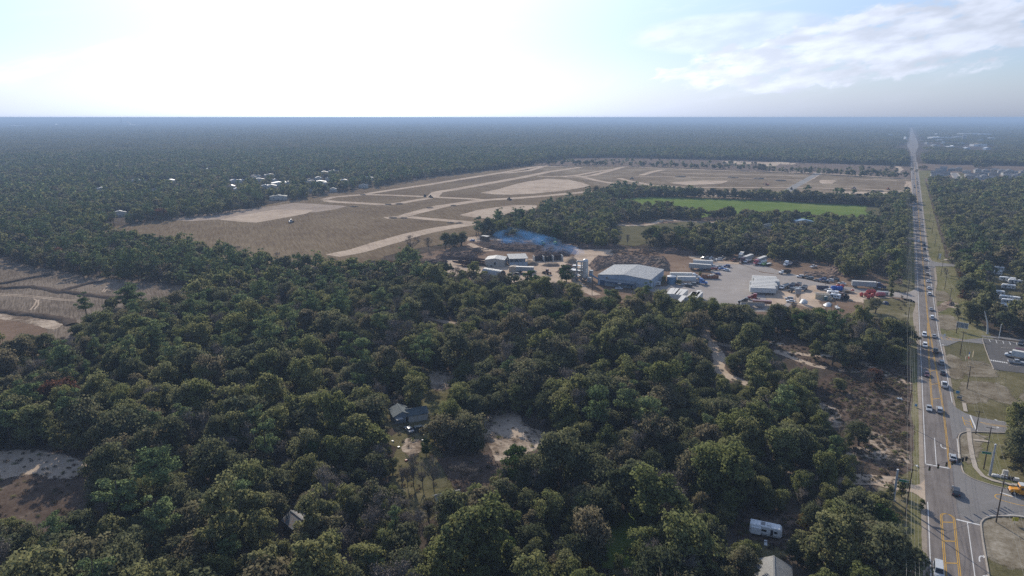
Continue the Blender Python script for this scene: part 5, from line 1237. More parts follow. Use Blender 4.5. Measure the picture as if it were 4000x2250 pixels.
# sheds on the west side
def line_building(r, f0, f1, depth, h, rise, **k): pass
s1a, s1b = Vector(g('E', 838, 690)), Vector(g('E', 1160, 700))
d1 = (s1b - s1a); rz1 = math.atan2(d1.y, d1.x)
c1_ = (s1a + s1b) / 2 + Vector((-math.sin(rz1), math.cos(rz1))) * 6
gable_building('saw_shed', 'tan metal shed with a bright ridged roof at the log yard', 'shed', c1_, d1.length, 12, 4.6, 1.0, rz1, 'metal_wall_tan', 'galv_roof', None, 0.2, [('door', 's', 0.2, 1.2, 1.4, 2.0), ('door', 's', -2.5, 0, 2.0, 1.0)])
s2a, s2b = Vector(g('E', 1240, 690)), Vector(g('E', 1560, 680)); d2_ = s2b - s2a; rz2 = math.atan2(d2_.y, d2_.x)
c2_ = (s2a + s2b) / 2 + Vector((-math.sin(rz2), math.cos(rz2))) * 5.5
t = thing('saw_shed', 'open-sided grey shed with one sloping roof beside the tan shed', 'shed', (c2_.x, c2_.y, 0), rz2)
L2 = d2_.length
part(MB().add([(-L2 / 2, -5.5, 5.0), (L2 / 2, -5.5, 5.0), (L2 / 2, 5.5, 6.3), (-L2 / 2, 5.5, 6.3), (-L2 / 2, -5.5, 5.2), (L2 / 2, -5.5, 5.2), (L2 / 2, 5.5, 6.5), (-L2 / 2, 5.5, 6.5)], [(3, 2, 1, 0), (4, 5, 6, 7), (0, 1, 5, 4), (1, 2, 6, 5), (2, 3, 7, 6), (3, 0, 4, 7)]), 'roof', 'metal_roof', t)
part(MB().box(0, 5.3, 0, L2 - 0.4, 0.12, 6.2), 'wall', 'metal_wall', t); part(MB().box(0, -5.0, 0, L2 - 0.4, 0.12, 2.6), 'wall', 'metal_wall', t)
for i in range(5):
    for y in (-5.2, 5.1): part(MB().box(-L2 / 2 + 0.3 + i * (L2 - 0.6) / 4, y, 0, 0.2, 0.2, 5.0 if y < 0 else 6.1), 'post', 'galv_steel', t)
# conveyor running up to it
a, b = g('E', 1030, 690), g('E', 1390, 640)
t = thing('conveyor', 'long inclined belt conveyor between the two sheds', 'conveyor', (a[0], a[1], 0), math.atan2(b[1] - a[1], b[0] - a[0]))
Lc = math.hypot(b[0] - a[0], b[1] - a[1])
m = MB(); m.tube((0, 0, 0.8), (Lc, 0, 5.2), 0.42, 0.42, 6); part(m, 'belt', 'metal_blue', t)
for i in range(1, 5): part(MB().box(Lc * i / 5, 0, 0, 0.2, 0.9, 0.7 + 4.4 * i / 5), 'leg', 'galv_steel', t)
# quonset hut
a, b = Vector(g('E', 830, 800)), Vector(g('E', 1130, 850)); d = b - a; rzq = math.atan2(d.y, d.x); c = (a + b) / 2
t = thing('quonset_hut', 'half-round galvanised hut behind the tree tops', 'hut', (c.x, c.y, 0), rzq)
m = MB(); n = 12
for x in (-d.length / 2, d.length / 2):
    for i in range(n + 1): m.v.append((x, 3.4 * math.cos(math.pi * i / n), 3.6 * math.sin(math.pi * i / n)))
for i in range(n): m.f.append((i, i + n + 1, i + n + 2, i + 1)[::-1]); m.m.append(0)
part(m, 'shell', 'galv_hut', t)
m = MB(); k = d.length / 2 - 0.15
m.v = [(k, 3.3 * math.cos(math.pi * i / n), 3.5 * math.sin(math.pi * i / n)) for i in range(n + 1)]; m.f = [tuple(range(n + 1))]; m.m = [0]
part(m, 'end_wall', 'chassis', t)
# storage bays with pale posts
a, b = Vector(g('E', 1640, 600)), Vector(g('E', 2110, 580)); d = b - a; rzb = math.atan2(d.y, d.x)
t = thing('storage_bay', 'row of open storage bays with pale posts under the smoke', 'storage bay', (a.x, a.y, 0), rzb)
part(MB().box(d.length / 2, 0, 0, d.length, 0.4, 3.6), 'wall', 'log_dark', t)
for i in range(4): part(MB().box(d.length * i / 3, -2.4, 0, 0.4, 5.2, 4.0), 'divider', 'stucco', t)
# pale long trailer used as an office, small shed, sheet wall
p, h, L = along('E', 1360, 790, 1650, 800)
semi_trailer(p, h, 'pale trailer with a white roof parked between hut and sheds', 11.5, 'trailer_grey', group='trailers by the warehouse')
gable_building('shed', 'small pale-roofed shed at the far side of the mulch', 'shed', g('E', 830, 245), 6.5, 4.5, 3.0, 0.4, 0.1, 'wood', 'galv_roof')
p = g('E', 1155, 780)
gable_building('shed', 'small tan plywood lean-to beside the quonset hut', 'shed', (p[0] + 5, p[1] + 4), 5.0, 5.0, 3.2, 0.5, 0.2, 'stucco_tan', 'stucco_tan')
# dryer plant: tall cylinder, ducts, stack, drum
sp = g('F', 365, 590)
t = thing('drying_plant', 'tall steel silo plant with curved duct and stack beside the warehouse', 'industrial plant', (sp[0], sp[1], 0), 0.1)
part(MB().tube((0, 0, 2.2), (0, 0, 12.6), 1.75, 1.75, 20), 'silo', 'silo_steel', t, smooth=False)
part(MB().dome((0, 0, 12.6), 1.75, 1.3, 20, 5), 'dome', 'silo_steel', t, smooth=True)
part(MB().tube((0, 0, 2.2), (0, 0, 0.6), 1.75, 0.5, 16), 'cone', 'silo_steel', t)
part(MB().tube((-2.6, 0, 0), (-2.6, 0, 12.4), 0.42, 0.42, 12), 'stack', 'silo_steel', t)
pts = [(-5.6, 0, 1.5), (-5.6, 0, 11.0)] + [(-4.6 - 1.0 * math.cos(q), 0, 11.0 + 1.0 * math.sin(q)) for q in np.linspace(0.2, math.pi / 2, 5)] + [(-1.5, 0, 12.0)]
part(MB().path(pts, 0.55, 12), 'duct', 'silo_steel', t)
for x, y in ((1.6, 1.6), (-1.6, 1.6), (1.6, -1.6), (-1.6, -1.6)): part(MB().tube((x, y, 0), (x * 0.9, y * 0.9, 3.2), 0.14, 0.14, 6), 'leg', 'galv_steel', t)
part(MB().tube((-9, 1, 1.5), (-4.2, -1.2, 1.5), 1.1, 1.1, 16), 'drum', 'galv_steel', t)
for x, y, z_, sx, sy, sz in ((-8.5, 2.5, 0, 3, 3, 6.2), (-6.3, -3.4, 0, 2.2, 2.2, 3.0), (3.4, -1.5, 0, 2.4, 2.6, 2.8), (3.0, 2.8, 0, 2.0, 2.0, 6.5), (-3.8, 3.4, 0, 1.8, 1.8, 7.5)): part(MB().box(x, y, z_, sx, sy, sz), 'machine_housing', 'galv_steel', t)
part(MB().tube((3, -1, 5.0), (9, -2.2, 2.6), 0.5, 0.5, 8), 'chute', 'tank_blue', t)
for i in range(3): part(MB().box(-4.0, 0.3, 3.2 + i * 3, 8.2, 3.2, 0.12), 'platform', 'galv_steel', t)
for i in range(8): part(MB().tube((1.9, -0.4, 1 + i * 1.45), (1.9, 0.4, 1 + i * 1.45), 0.06, 0.06, 5), 'ladder_rung', 'galv_steel', t)
# round tank, generator box
tk = g('F', 1805, 640)
t = thing('water_tank', 'round pale blue corrugated tank at the corner of the warehouse lot', 'tank', (tk[0], tk[1] + 1, 0))
part(MB().tube((0, 0, 0), (0, 0, 4.6), 2.7, 2.7, 24), 'shell', 'tank_blue', t)
for i in range(8): part(MB().tube((0, 0, 0.3 + i * 0.58), (0, 0, 0.36 + i * 0.58), 2.74, 2.74, 24), 'hoop', 'tank_blue', t)
part(MB().tube((0, 0, 4.6), (0, 0, 5.2), 2.8, 0.3, 24), 'lid', 'galv_steel', t)
p = g('F', 1595, 665); t = thing('generator_box', 'small white equipment box at the warehouse corner', 'equipment box', (p[0], p[1], 0.1))
part(MB().box(0, 0, 0.3, 2.4, 1.6, 2.0), 'housing', 'sign_white', t); part(MB().box(0, 0, 0, 2.2, 1.4, 0.3), 'skid', 'chassis', t); part(MB().box(0, -0.82, 0.7, 1.4, 0.05, 1.0), 'louvre', 'galv_steel', t)
# heaps
def M_(name, label, r, pts, h, mat, group, **k): return mound(name, label, 'heap', gp(r, pts), h, mat, group, **k)
M_('mulch_pile', 'long dark mulch heap behind the smoke', 'E', [(860, 380), (1100, 300), (1500, 330), (1750, 370), (1700, 440), (1200, 430)], 2.0, 'mulch', 'mulch heaps')
M_('mulch_pile', 'dark mulch heap under the densest blue smoke', 'E', [(1650, 460), (1900, 400), (2230, 440), (2250, 510), (1950, 520), (1720, 520)], 2.2, 'mulch', 'mulch heaps')
M_('mulch_pile', 'flat dark heap on the far left of the log yard', 'E', [(20, 530), (250, 490), (680, 490), (700, 560), (350, 575), (60, 580)], 2.4, 'mulch', 'mulch heaps')
M_('mulch_pile', 'low dark heap at the left edge of the yard behind tree tops', 'E', [(-220, 600), (40, 590), (200, 615), (120, 650), (-200, 650)], 1.8, 'mulch', 'mulch heaps')
M_('debris_pile', 'huge dark bank of stumps and debris behind the warehouse', 'F', [(430, 330), (560, 200), (900, 190), (1300, 200), (1700, 210), (1780, 330), (1700, 420), (1300, 350), (800, 330), (560, 420)], 1.9, 'brush', 'debris heaps', nz=0.9)
M_('debris_pile', 'pale tangled debris heap right behind the warehouse roof', 'F', [(1420, 300), (1560, 230), (1760, 320), (1780, 420), (1650, 420)], 3.2, 'log', 'debris heaps', nz=0.9)
M_('mulch_pile', 'brown mulch bank along the far tree line', 'F', [(230, 30), (400, -20), (800, 10), (1000, 30), (760, 60), (300, 60)], 2.0, 'mulch', 'mulch heaps')
M_('mulch_pile', 'dark mulch bank right of the leaning logs', 'F', [(1600, 80), (1900, 60), (2300, 130), (2200, 170), (1700, 130)], 2.0, 'mulch', 'mulch heaps')
M_('dirt_pile', 'cone of pale tan sawdust near the drying plant', 'F', [(40, 280), (90, 215), (180, 210), (230, 260), (200, 300), (90, 300)], 3.2, 'dirt_pile', 'sand heaps', lump=0.3)
M_('dirt_pile', 'low tan ridge of sand in the middle of the yard', 'E', [(1790, 680), (1900, 650), (2060, 650), (2070, 690), (1900, 695)], 1.6, 'dirt_pile', 'sand heaps', lump=0.3)
M_('dirt_pile', 'brown sawdust slope left of the bays', 'E', [(1500, 640), (1560, 600), (1720, 650), (1700, 680), (1560, 670)], 2.2, 'dirt_pile', 'sand heaps', lump=0.4)
M_('dirt_pile', 'reddish earth heap beyond the smoke', 'E', [(1590, 260), (1680, 220), (1790, 250), (1760, 290), (1640, 290)], 2.5, 'dirt_pile', 'sand heaps', lump=0.4)
M_('debris_pile', 'broken timber heap beside the drying plant', 'E', [(2030, 790), (2150, 720), (2330, 700), (2420, 760), (2260, 790), (2120, 800)], 2.6, 'brush', 'debris heaps', nz=1.0)
M_('debris_pile', 'brown brush mound beyond the parked cars', 'G', [(1490, 290), (1600, 250), (1720, 260), (1800, 330), (1740, 380), (1560, 350)], 2.5, 'brush', 'debris heaps', nz=0.7)
M_('debris_pile', 'dark low rubble behind the cars along the drive', 'G', [(1230, 340), (1450, 330), (1640, 390), (1600, 400), (1300, 370)], 1.2, 'brush', 'debris heaps', nz=1.0)
M_('dirt_pile', 'small grey gravel cone by the hopper', 'Q', [(1150, 1180), (1220, 1090), (1290, 1150), (1260, 1200)], 2.0, 'galv_steel', 'sand heaps', lump=0.3)
M_('dirt_pile', 'low grey gravel heap at the near side of the sandy lot', 'S', [(460, 910), (560, 870), (630, 900), (580, 950), (500, 950)], 1.3, 'galv_steel', 'sand heaps', lump=0.3)
M_('brush_pile', 'round brown brush pile on the verge across the road', 'T', [(215, 690), (225, 650), (265, 635), (305, 660), (308, 695), (260, 708)], 2.0, 'brush', None, step=0.5, nz=0.9)
# stacked and leaning logs
def log_stack(label, r, pts, n, ln, rad, mat, hh, ang, group='log piles', spread=0.2, tilt=0.05):
    P = gp(r, pts); arr = np.array(P); c = arr.mean(0)
    t = thing('log_pile', label, 'log pile', (c[0], c[1], 0.1), 0, group)
    mm = MB(); mm.tube((-ln / 2, 0, 0), (ln / 2, 0, 0), rad, rad * 0.8, 7); me = mm.mesh('log', mat)
    lo, hi = arr.min(0), arr.max(0); k = 0
    while k < n:
        x, y = rng.uniform(lo[0], hi[0]), rng.uniform(lo[1], hi[1])
        if not inside(np.array([(x, y)]), arr)[0]: continue
        o = note(t, link('log', me, t, (x - c[0], y - c[1], rad + rng.random() * hh)))
        o.rotation_euler = (0, rng.uniform(-tilt, tilt), R(ang) + rng.uniform(-spread, spread)); k += 1
    return t
log_stack('dark stacked logs in front of the tan shed', 'E', [(360, 600), (800, 590), (810, 690), (480, 705), (350, 670)], 70, 7, 0.32, 'log_dark', 2.2, 5)
log_stack('scattered dark logs under the tree line at the far left', 'E', [(-200, 600), (0, 590), (150, 640), (-100, 650)], 20, 6, 0.3, 'log_dark', 1.5, 8)
log_stack('jumble of pale logs at the left of the log yard', 'E', [(560, 470), (760, 410), (850, 440), (820, 480), (700, 490)], 26, 6, 0.3, 'log', 2.0, 30, spread=0.9, tilt=0.35)
log_stack('fan of long pale logs leaning behind the debris bank', 'F', [(1270, 110), (1300, 40), (1480, 60), (1590, 30), (1560, 110), (1400, 130)], 34, 9, 0.26, 'log', 2.0, 58, spread=0.5, tilt=0.6)
log_stack('small fan of pale logs left of the long ones', 'F', [(820, 120), (900, 80), (960, 85), (940, 125)], 14, 6, 0.26, 'log', 1.4, 50, spread=0.5, tilt=0.4)
log_stack('scattered pale timber along the top of the debris bank', 'F', [(860, 190), (1150, 140), (1580, 150), (1600, 190), (1100, 210)], 40, 5, 0.28, 'log', 4.2, 10, spread=0.9, tilt=0.3)
# machines: loader, excavators, hopper
def loader(pos, rz, label, col='paint_rust', group='earth movers'):
    t = thing('wheel_loader', label, 'loader', (pos[0], pos[1], 0.12), rz, group)
    part(MB().box(0, -0.8, 0.9, 1.9, 3.4, 1.0), 'body', col, t); c = part(MB().box(0, 0.1, 1.9, 1.5, 1.4, 1.3, top=0.88), 'cabin', 'car_glass', t); note(c, MB().box(0, 0.1, 3.2, 1.5, 1.4, 0.08).build('roof', col, c))
    for s in (-1, 1):
        part(MB().tube((s * 0.6, 0.8, 1.4), (s * 0.6, 3.4, 0.7), 0.16, 0.16, 6), 'lift_arm', col, t)
        for y in (1.2, -1.6):
            part(MB().tube((s * 1.25 - 0.25, y, 0.75), (s * 1.25 + 0.25, y, 0.75), 0.75, 0.75, 14), 'wheel', 'rubber', t)
    part(MB().prism([(3.2, 0.15), (4.2, 0.1), (4.2, 0.3), (3.5, 0.5), (3.3, 1.3), (3.15, 1.3)], -1.35, 1.35), 'bucket', 'chassis', t)
    return t
def excavator(pos, rz, label, col='paint_orange', group='earth movers'):
    t = thing('excavator', label, 'excavator', (pos[0], pos[1], 0.1), rz, group)
    for s in (-1, 1): part(MB().box(s * 1.1, 0, 0, 0.6, 4.0, 0.9, topy=0.85, top=1.0), 'track', 'rubber', t)
    part(MB().box(0, -0.7, 1.05, 2.6, 3.2, 1.3), 'body', col, t); part(MB().box(-0.8, 1.0, 1.05, 1.0, 1.5, 1.9), 'cabin', 'car_glass', t)
    part(MB().tube((0.3, 0.8, 1.8), (0.3, 4.0, 4.6), 0.3, 0.25, 6), 'boom', col, t); part(MB().tube((0.3, 4.0, 4.6), (0.3, 6.2, 2.0), 0.24, 0.18, 6), 'stick', col, t)
    part(MB().prism([(5.8, 0.8), (6.9, 1.0), (6.6, 2.0), (6.0, 2.0)], -0.3, 0.9), 'bucket', 'chassis', t)
    return t
loader(g('E', 1880, 820), 1.2, 'dark wheel loader on the pale sand of the yard')
loader(g('E', 1880, 600), 2.6, 'wheel loader in front of the storage bays', 'chassis')
loader(g('E', 1790, 325), 1.0, 'green machine in the smoke left of the other', 'paint_green'); excavator(g('E', 2010, 320), 0.6, 'green grapple machine with a raised pale arm in the smoke', 'paint_green')
excavator(g('F', 200, 440), 2.0, 'dark grapple machine behind the drying plant', 'chassis')
excavator(g('J', 1465, 302), 1.2, 'excavator with a raised arm on the far building site', 'paint_orange', 'machines on the building site')
for i, (r, x, y, c, lab) in enumerate((('I', 1215, 383, 'chassis', 'dark tracked machine at the sand road crossing'), ('I', 1255, 390, 'chassis', 'second dark machine at the sand road crossing'), ('K', 2092, 865, 'paint_white', 'small white machine alone on the brown soil'), ('I', 1820, 407, 'chassis', 'machine on the sand road near the oval basin'), ('J', 495, 257, 'paint_silver', 'pale machine beside the eastern sand road'), ('J', 1640, 332, 'chassis', 'machine parked on the paved site road'), ('J', 1765, 318, 'paint_rust', 'machine right of the paved site road'), ('J', 2090, 328, 'paint_blue', 'blue machine by the highway end of the site'), ('J', 2335, 335, 'paint_orange', 'machine nearest the highway on the building site'))):
    loader(g(r, x, y), rng.uniform(0, 6), lab, c if c != 'paint_white' else 'car_white', 'machines on the building site')
for i, (x, y, lab) in enumerate(((1560, 268, 'grey earth heap in the middle of the eastern site'), (840, 240, 'small earth heap on the eastern sand road'), (1220, 246, 'low earth heap among the eastern strips'), (1400, 255, 'second low earth heap among the eastern strips'), (2250, 345, 'grey heap beside the highway end of the site'))):
    p = g('J', x, y); mound('dirt_pile', lab, 'heap', [(p[0] + 9 * math.cos(q), p[1] + 9 * math.sin(q)) for q in np.linspace(0, 6.28, 9)[:-1]], 1.6, 'dirt_pile', 'heaps on the building site', step=2.0)
for i, (x, y, s, lab) in enumerate(((950, 441, 7, 'dark spoil heaps at the bend of the sand loop'), (1030, 436, 8, 'second spoil heap at the bend of the sand loop'), (1250, 465, 6, 'spoil heap on the middle sand road'), (1420, 449, 6, 'spoil heap farther along the middle sand road'), (985, 537, 8, 'spoil heap at the near end of the middle sand road'), (1060, 538, 6, 'low spoil heap beside the near end'), (1400, 572, 6, 'spoil heap on the nearest sand track'), (1460, 574, 6, 'second spoil heap on the nearest sand track'), (770, 370, 6, 'spoil heap at the corner of the long sand road'), (1950, 190, 10, 'spoil heap at the far top of the field'), (700, 455, 9, 'dark spoil ridge beside the left basin'))):
    p = g('I', x, y); mound('dirt_pile', lab, 'heap', [(p[0] + 0.6 * s * math.cos(q) * rng.uniform(.6, 1.1), p[1] + 0.6 * s * 0.8 * math.sin(q) * rng.uniform(.6, 1.1)) for q in np.linspace(0, 6.28, 9)[:-1]], 0.9, 'spoil', 'heaps on the building site', step=1.2)
# hopper silo on legs in the lot
p = g('Q', 1060, 1150); t = thing('hopper', 'weathered steel hopper standing on legs in the lorry lot', 'hopper', (p[0], p[1], 0.1), 0.3)
part(MB().tube((0, 0, 4.5), (0, 0, 7.5), 1.5, 1.5, 12), 'shell', 'galv_steel', t); part(MB().tube((0, 0, 2.2), (0, 0, 4.5), 0.4, 1.5, 12), 'cone', 'paint_tan', t)
for x, y in ((1.2, 1.2), (-1.2, 1.2), (1.2, -1.2), (-1.2, -1.2)): part(MB().tube((x, y, 0), (x, y, 5.2), 0.1, 0.1, 6), 'leg', 'galv_steel', t)
part(MB().tube((0.6, 0, 7.5), (0.6, 0, 8.6), 0.4, 0.4, 8), 'vent', 'sign_white', t)
# skips, tanks, containers, barrels in the sandy lot
p, h, L = along('P', 900, 560, 1310, 570); t = thing('skip', 'long rust brown open skip heaped with scrap', 'skip', (p[0], p[1], 0.1), R(h))
for s in (-1, 1): part(MB().box(s * 1.2, 0, 0.2, 0.1, 10.5, 1.9), 'side_wall', 'paint_rust', t)
for s in (-1, 1): part(MB().box(0, s * 5.2, 0.2, 2.3, 0.1, 1.9), 'end_wall', 'paint_rust', t)
part(MB().box(0, 0, 0.15, 2.3, 10.3, 1.4), 'scrap_fill', 'log', t)
for i in range(9): part(MB().box(rng.uniform(-0.8, 0.8), rng.uniform(-4.5, 4.5), 1.5, 1.0, 1.6, rng.uniform(0.3, 1.0), rng.random() * 3), 'scrap', ['sign_white', 'chassis', 'log', 'galv_steel'][i % 4], t)
p = g('Q', 1690, 840); t = thing('skip', 'dark blue open skip beside the yard drive', 'skip', (p[0], p[1], 0.1), R(-75))
for s in (-1, 1): part(MB().prism([(-3, 0.2), (3, 0.2), (3.4, 1.9), (-3.4, 1.9)], s * 1.2 - 0.06, s * 1.2 + 0.06), 'side_wall', 'paint_navy', t)
for s in (-1, 1): part(MB().box(0, s * 3.1, 0.2, 2.3, 0.12, 1.7), 'end_wall', 'paint_blue', t)
part(MB().box(0, 0, 0.15, 2.3, 6.0, 0.15), 'floor_plate', 'chassis', t)
def htank(r, x, y, rad, ln, rz, mat, label, group):
    p = g(r, x, y); t = thing('storage_tank', label, 'tank', (p[0], p[1], 0.1), rz, group)
    part(MB().tube((-ln / 2, 0, rad + 0.3), (ln / 2, 0, rad + 0.3), rad, rad, 18), 'shell', mat, t)
    for s in (-1, 1):
        part(MB().tube((s * ln / 2, 0, rad + 0.3), (s * (ln / 2 + 0.3), 0, rad + 0.3), rad, rad * 0.6, 18), 'end_cap', mat, t)
        part(MB().box(s * ln / 3, 0, 0, 0.3, rad * 1.4, 0.6), 'saddle', 'chassis', t)
for i, (x, y) in enumerate(((1970, 890), (2110, 900))): htank('Q', x, y, 1.5, 2.6, 0.5, 'tarp_blue', ['left', 'right'][i] + ' one of the two bright blue tanks beside the yard drive', 'blue tanks')
for i, (x, y) in enumerate(((2080, 805), (2180, 810))): htank('Q', x, y, 0.9, 1.6, 0.5, 'poly_red', ['left', 'right'][i] + ' one of two red reels behind the blue tanks', 'red reels')
htank('Q', 2440, 920, 0.8, 1.0, 0.9, 'poly_red', 'single red reel beside the timber crates', 'red reels')
for i, (x, y) in enumerate(((1545, 640), (1600, 640), (1650, 640), (1690, 640))): htank('S', x, y, 1.15, 0.7, 1.2, 'poly_red', '%s of the four red reels in the upper row' % words[i], 'red reels')
for i, (x, y) in enumerate(((1380, 700), (1490, 700), (1560, 760), (1660, 725))): htank('S', x, y, 1.05, 0.9, 0.8 + 0.3 * i, 'poly_red', '%s of the four red reels in the lower row' % words[i], 'red reels')
for i, (x, y) in enumerate(((1785, 705), (1840, 705), (1895, 705), (1935, 705))): htank('S', x, y, 1.1, 0.7, 1.2, 'paint_pink', '%s of the four faded pink reels near the road' % words[i], 'pink reels')
p = g('S', 1910, 690); t = thing('crate', 'grey mesh crate behind the faded pink reels', 'crate', (p[0], p[1] + 3, 0.1), 0.1)
part(MB().box(0, 0, 0.2, 5.5, 2.2, 1.8), 'box_body', 'trailer_grey', t); part(MB().box(0, 0, 0, 5.2, 2.0, 0.2), 'pallet', 'wood', t)
p = g('S', 1050, 610); t = thing('crate', 'weathered timber crates stacked beside the red reel', 'crate', (p[0], p[1], 0.1), 0.2)
for i in range(4): part(MB().box(-2.4 + i * 1.6, rng.uniform(-0.4, 0.4), 0, 1.5, 2.0, rng.uniform(1.0, 2.0)), 'crate_box', ['stucco_tan', 'wood', 'log', 'stucco_tan'][i], t)
p, h, L = along('S', 230, 740, 540, 760); t = thing('bunker', 'cream walled open container with a pale tank at its end', 'container', (p[0], p[1], 0.1), R(h))
for s in (-1, 1): part(MB().box(s * 1.5, 0, 0, 0.15, 7.2, 2.7), 'side_wall', 'paint_cream', t)
for s in (-1, 1): part(MB().box(0, s * 3.5, 0, 2.8, 0.15, 2.7), 'end_wall', 'paint_cream', t)
for s in (-1, 1): part(MB().box(s * 1.5, 0, 2.7, 0.5, 7.4, 0.12), 'rim', 'roof_white', t)
part(MB().dome((0.2, 4.6, 0), 0.9, 1.2, 12, 4), 'tank', 'paint_cream', t)
solid('caravan_white', (0.74, 0.75, 0.75), 0.4, 0.4, 0, 0.05, 0.8)
def caravan(pos, rz, label, L=6.5, z=0.1, h=2.3, group='caravans', stripe='paint_teal', slide=True):
    t = thing('caravan', label, 'caravan', (pos[0], pos[1], z), rz, group)
    b = part(MB().prism([(-L / 2, 0.55), (L / 2 - 0.5, 0.55), (L / 2, 1.1), (L / 2 - 0.15, 0.55 + h - 0.4), (L / 2 - 0.6, 0.55 + h), (-L / 2, 0.55 + h)], -1.2, 1.2), 'body', 'caravan_white', t); bevel(b.data, 0.1, 1)
    part(MB().box(0, -0.1, 0.55 + h, 2.15, L - 1.0, 0.05), 'roof', 'caravan_white', t)
    part(MB().box(0.2, 0.6, 0.6 + h, 0.8, 1.0, 0.22), 'air_conditioner', 'sign_white', t); part(MB().box(0, -L * 0.1, 0.6 + h, 1.5, 1.0, 0.03), 'solar_panel', 'window_glass', t)
    for s in (-1, 1):
        for i, (y, wd) in enumerate(((-L * 0.32, 1.1), (-L * 0.05, 1.2), (L * 0.3, 0.8))):
            q = [(s * 1.2, y - wd / 2, 1.5), (s * 1.2, y + wd / 2, 1.5), (s * 1.2, y + wd / 2, 2.1), (s * 1.2, y - wd / 2, 2.1)]
            part(pane(q if s > 0 else q[::-1], 0.95, 0.02), 'window', 'window_glass', t)
        part(MB().box(s * 1.205, 0, 0.85, 0.02, L - 1.0, 0.12), 'stripe', stripe, t)
        q = [(s * 1.2, L * 0.14, 0.7), (s * 1.2, L * 0.14 + 0.65, 0.7), (s * 1.2, L * 0.14 + 0.65, 2.4), (s * 1.2, L * 0.14, 2.4)]
        part(pane(q if s > 0 else q[::-1], 0.95, 0.02), 'door', 'chassis', t)
        for y in (-0.5, 0.4): wheel(t, s * 1.05, y, 0.37)
    part(MB().box(0, L / 2 + 0.5, 0.45, 0.12, 1.2, 0.12), 'drawbar', 'chassis', t)
    if slide: part(MB().box(1.45, -L * 0.3, 0.7, 0.5, 2.2, 1.7), 'slide_out', 'caravan_white', t)
    return t
caravan((lambda p: (p[0] + 0.2, p[1] + 0.8))(along('N', 930, 525, 1270, 600)[0]), R(along('N', 930, 525, 1270, 600)[1]), 'white caravan with black window bands in a glade of the near woods', 7.4)
p = g('N', 1118, 650); t = thing('doorstep', 'pale caravan step platform on the grass', 'step', (p[0], p[1], 0.1), 0.2); part(MB().box(0, 0, 0, 0.7, 1.4, 0.18), 'tread', 'sign_white', t); part(MB().box(0, 0.9, 0, 0.7, 0.5, 0.4), 'tread', 'sign_white', t)
caravan(g('S', 650, 680), R(100), 'white caravan farther from the camera in the sandy lot', 6.0, stripe='chassis', slide=False)
caravan(g('S', 715, 760), R(80), 'white caravan nearer the camera beside the blue cabin', 5.6, stripe='chassis', slide=False)
p = g('S', 483, 790); t = thing('portable_toilet', 'turquoise portable toilet beside the cream bunker', 'toilet', (p[0], p[1], 0.1), 0.3)
part(MB().box(0, 0, 0, 1.3, 1.3, 2.1), 'cabin', 'paint_cyan', t); part(MB().box(0, 0, 2.1, 1.35, 1.35, 0.2, top=0.7), 'roof', 'sign_white', t); part(MB().box(0, -0.66, 0.1, 0.8, 0.04, 1.9), 'door', 'paint_teal', t)
for i, (x, y) in enumerate(((885, 750), (985, 765))):
    loader(g('S', x, y), 2.0 + i, ['tall dark machine', 'low dark machine'][i] + ' beside the white caravans', 'paint_rust' if i == 0 else 'chassis')
p = g('S', 775, 1020); t = thing('boat', 'small white boat-shaped hull on a dark stand at the tree edge', 'boat', (p[0], p[1], 0.1), 0.5)
part(MB().prism([(-2, 1.2), (-1.6, 0.5), (1.6, 0.5), (2.2, 1.3)], -0.7, 0.7), 'hull', 'sign_white', t); part(MB().box(0, 0, 0, 1.0, 2.4, 0.5), 'stand', 'chassis', t); part(MB().tube((0, 0, 1.2), (0, 0.2, 2.6), 0.3, 0.1, 8), 'console', 'sign_white', t)
p = g('S', 1990, 890); t = thing('tarpaulin_heap', 'dark blue tarpaulin bundle in the dry grass', 'tarpaulin', (p[0], p[1], 0.1), 0.5)
part(MB().dome((0, 0, 0), 1.8, 1.6, 10, 3), 'cover', 'paint_navy', t); part(MB().box(0.2, 0.2, 0, 2.6, 1.8, 0.5), 'base', 'chassis', t)
p, h, L = along('E', 1560, 590, 1740, 570)
# ------------------------------------------------------------ houses in the near woods
hp = g('L', 330, 650); hq = g('L', 450, 640)
gable_building('house', 'woodland house with a blue-grey metal roof beside a teal car', 'house', (hp[0] + 0.5, hp[1] + 1.5), 5.6, 6.6, 2.7, 1.3, R(52), 'stucco_blue', 'slate_metal', 'houses in the woods', 0.4, [('window', 's', -1.5, 1.0, 1.0, 1.1), ('door', 's', 1.5, 0, 0.9, 2.0), ('window', 'e', 1, 1.0, 1.0, 1.1)])
gable_building('house_wing', 'lower metal-roofed wing joined to the woodland house', 'house', (hq[0] + 1.5, hq[1] + 1.5), 5.0, 6.5, 2.6, 1.2, R(-38), 'stucco', 'slate_metal', 'houses in the woods', 0.4, [('window', 's', 0, 1.0, 1.2, 1.0)])
p = g('L', 355, 690); t = thing('porch', 'bright metal porch roof on thin posts at the woodland house', 'porch', (p[0], p[1], 0), R(-30))
part(MB().box(0, 0, 2.3, 2.6, 2.4, 0.12), 'roof', 'galv_roof', t)
for x in (-1.2, 1.2):
    for y in (-1.1, 1.1): part(MB().box(x, y, 0, 0.1, 0.1, 2.3), 'post', 'wood', t)
p = g('L', 750, 1310, 2.5)
gable_building('barn', 'shed with a bright metal roof behind the winter-bare trees', 'shed', (p[0] + 0.6, p[1] + 0.3), 3.6, 6.2, 2.4, 1.0, R(-38), 'wood', 'barn_roof', 'houses in the woods', 0.4, [('door', 's', 0, 0, 1.6, 2.0)])
p = g('M', 610, 420, 3.0)
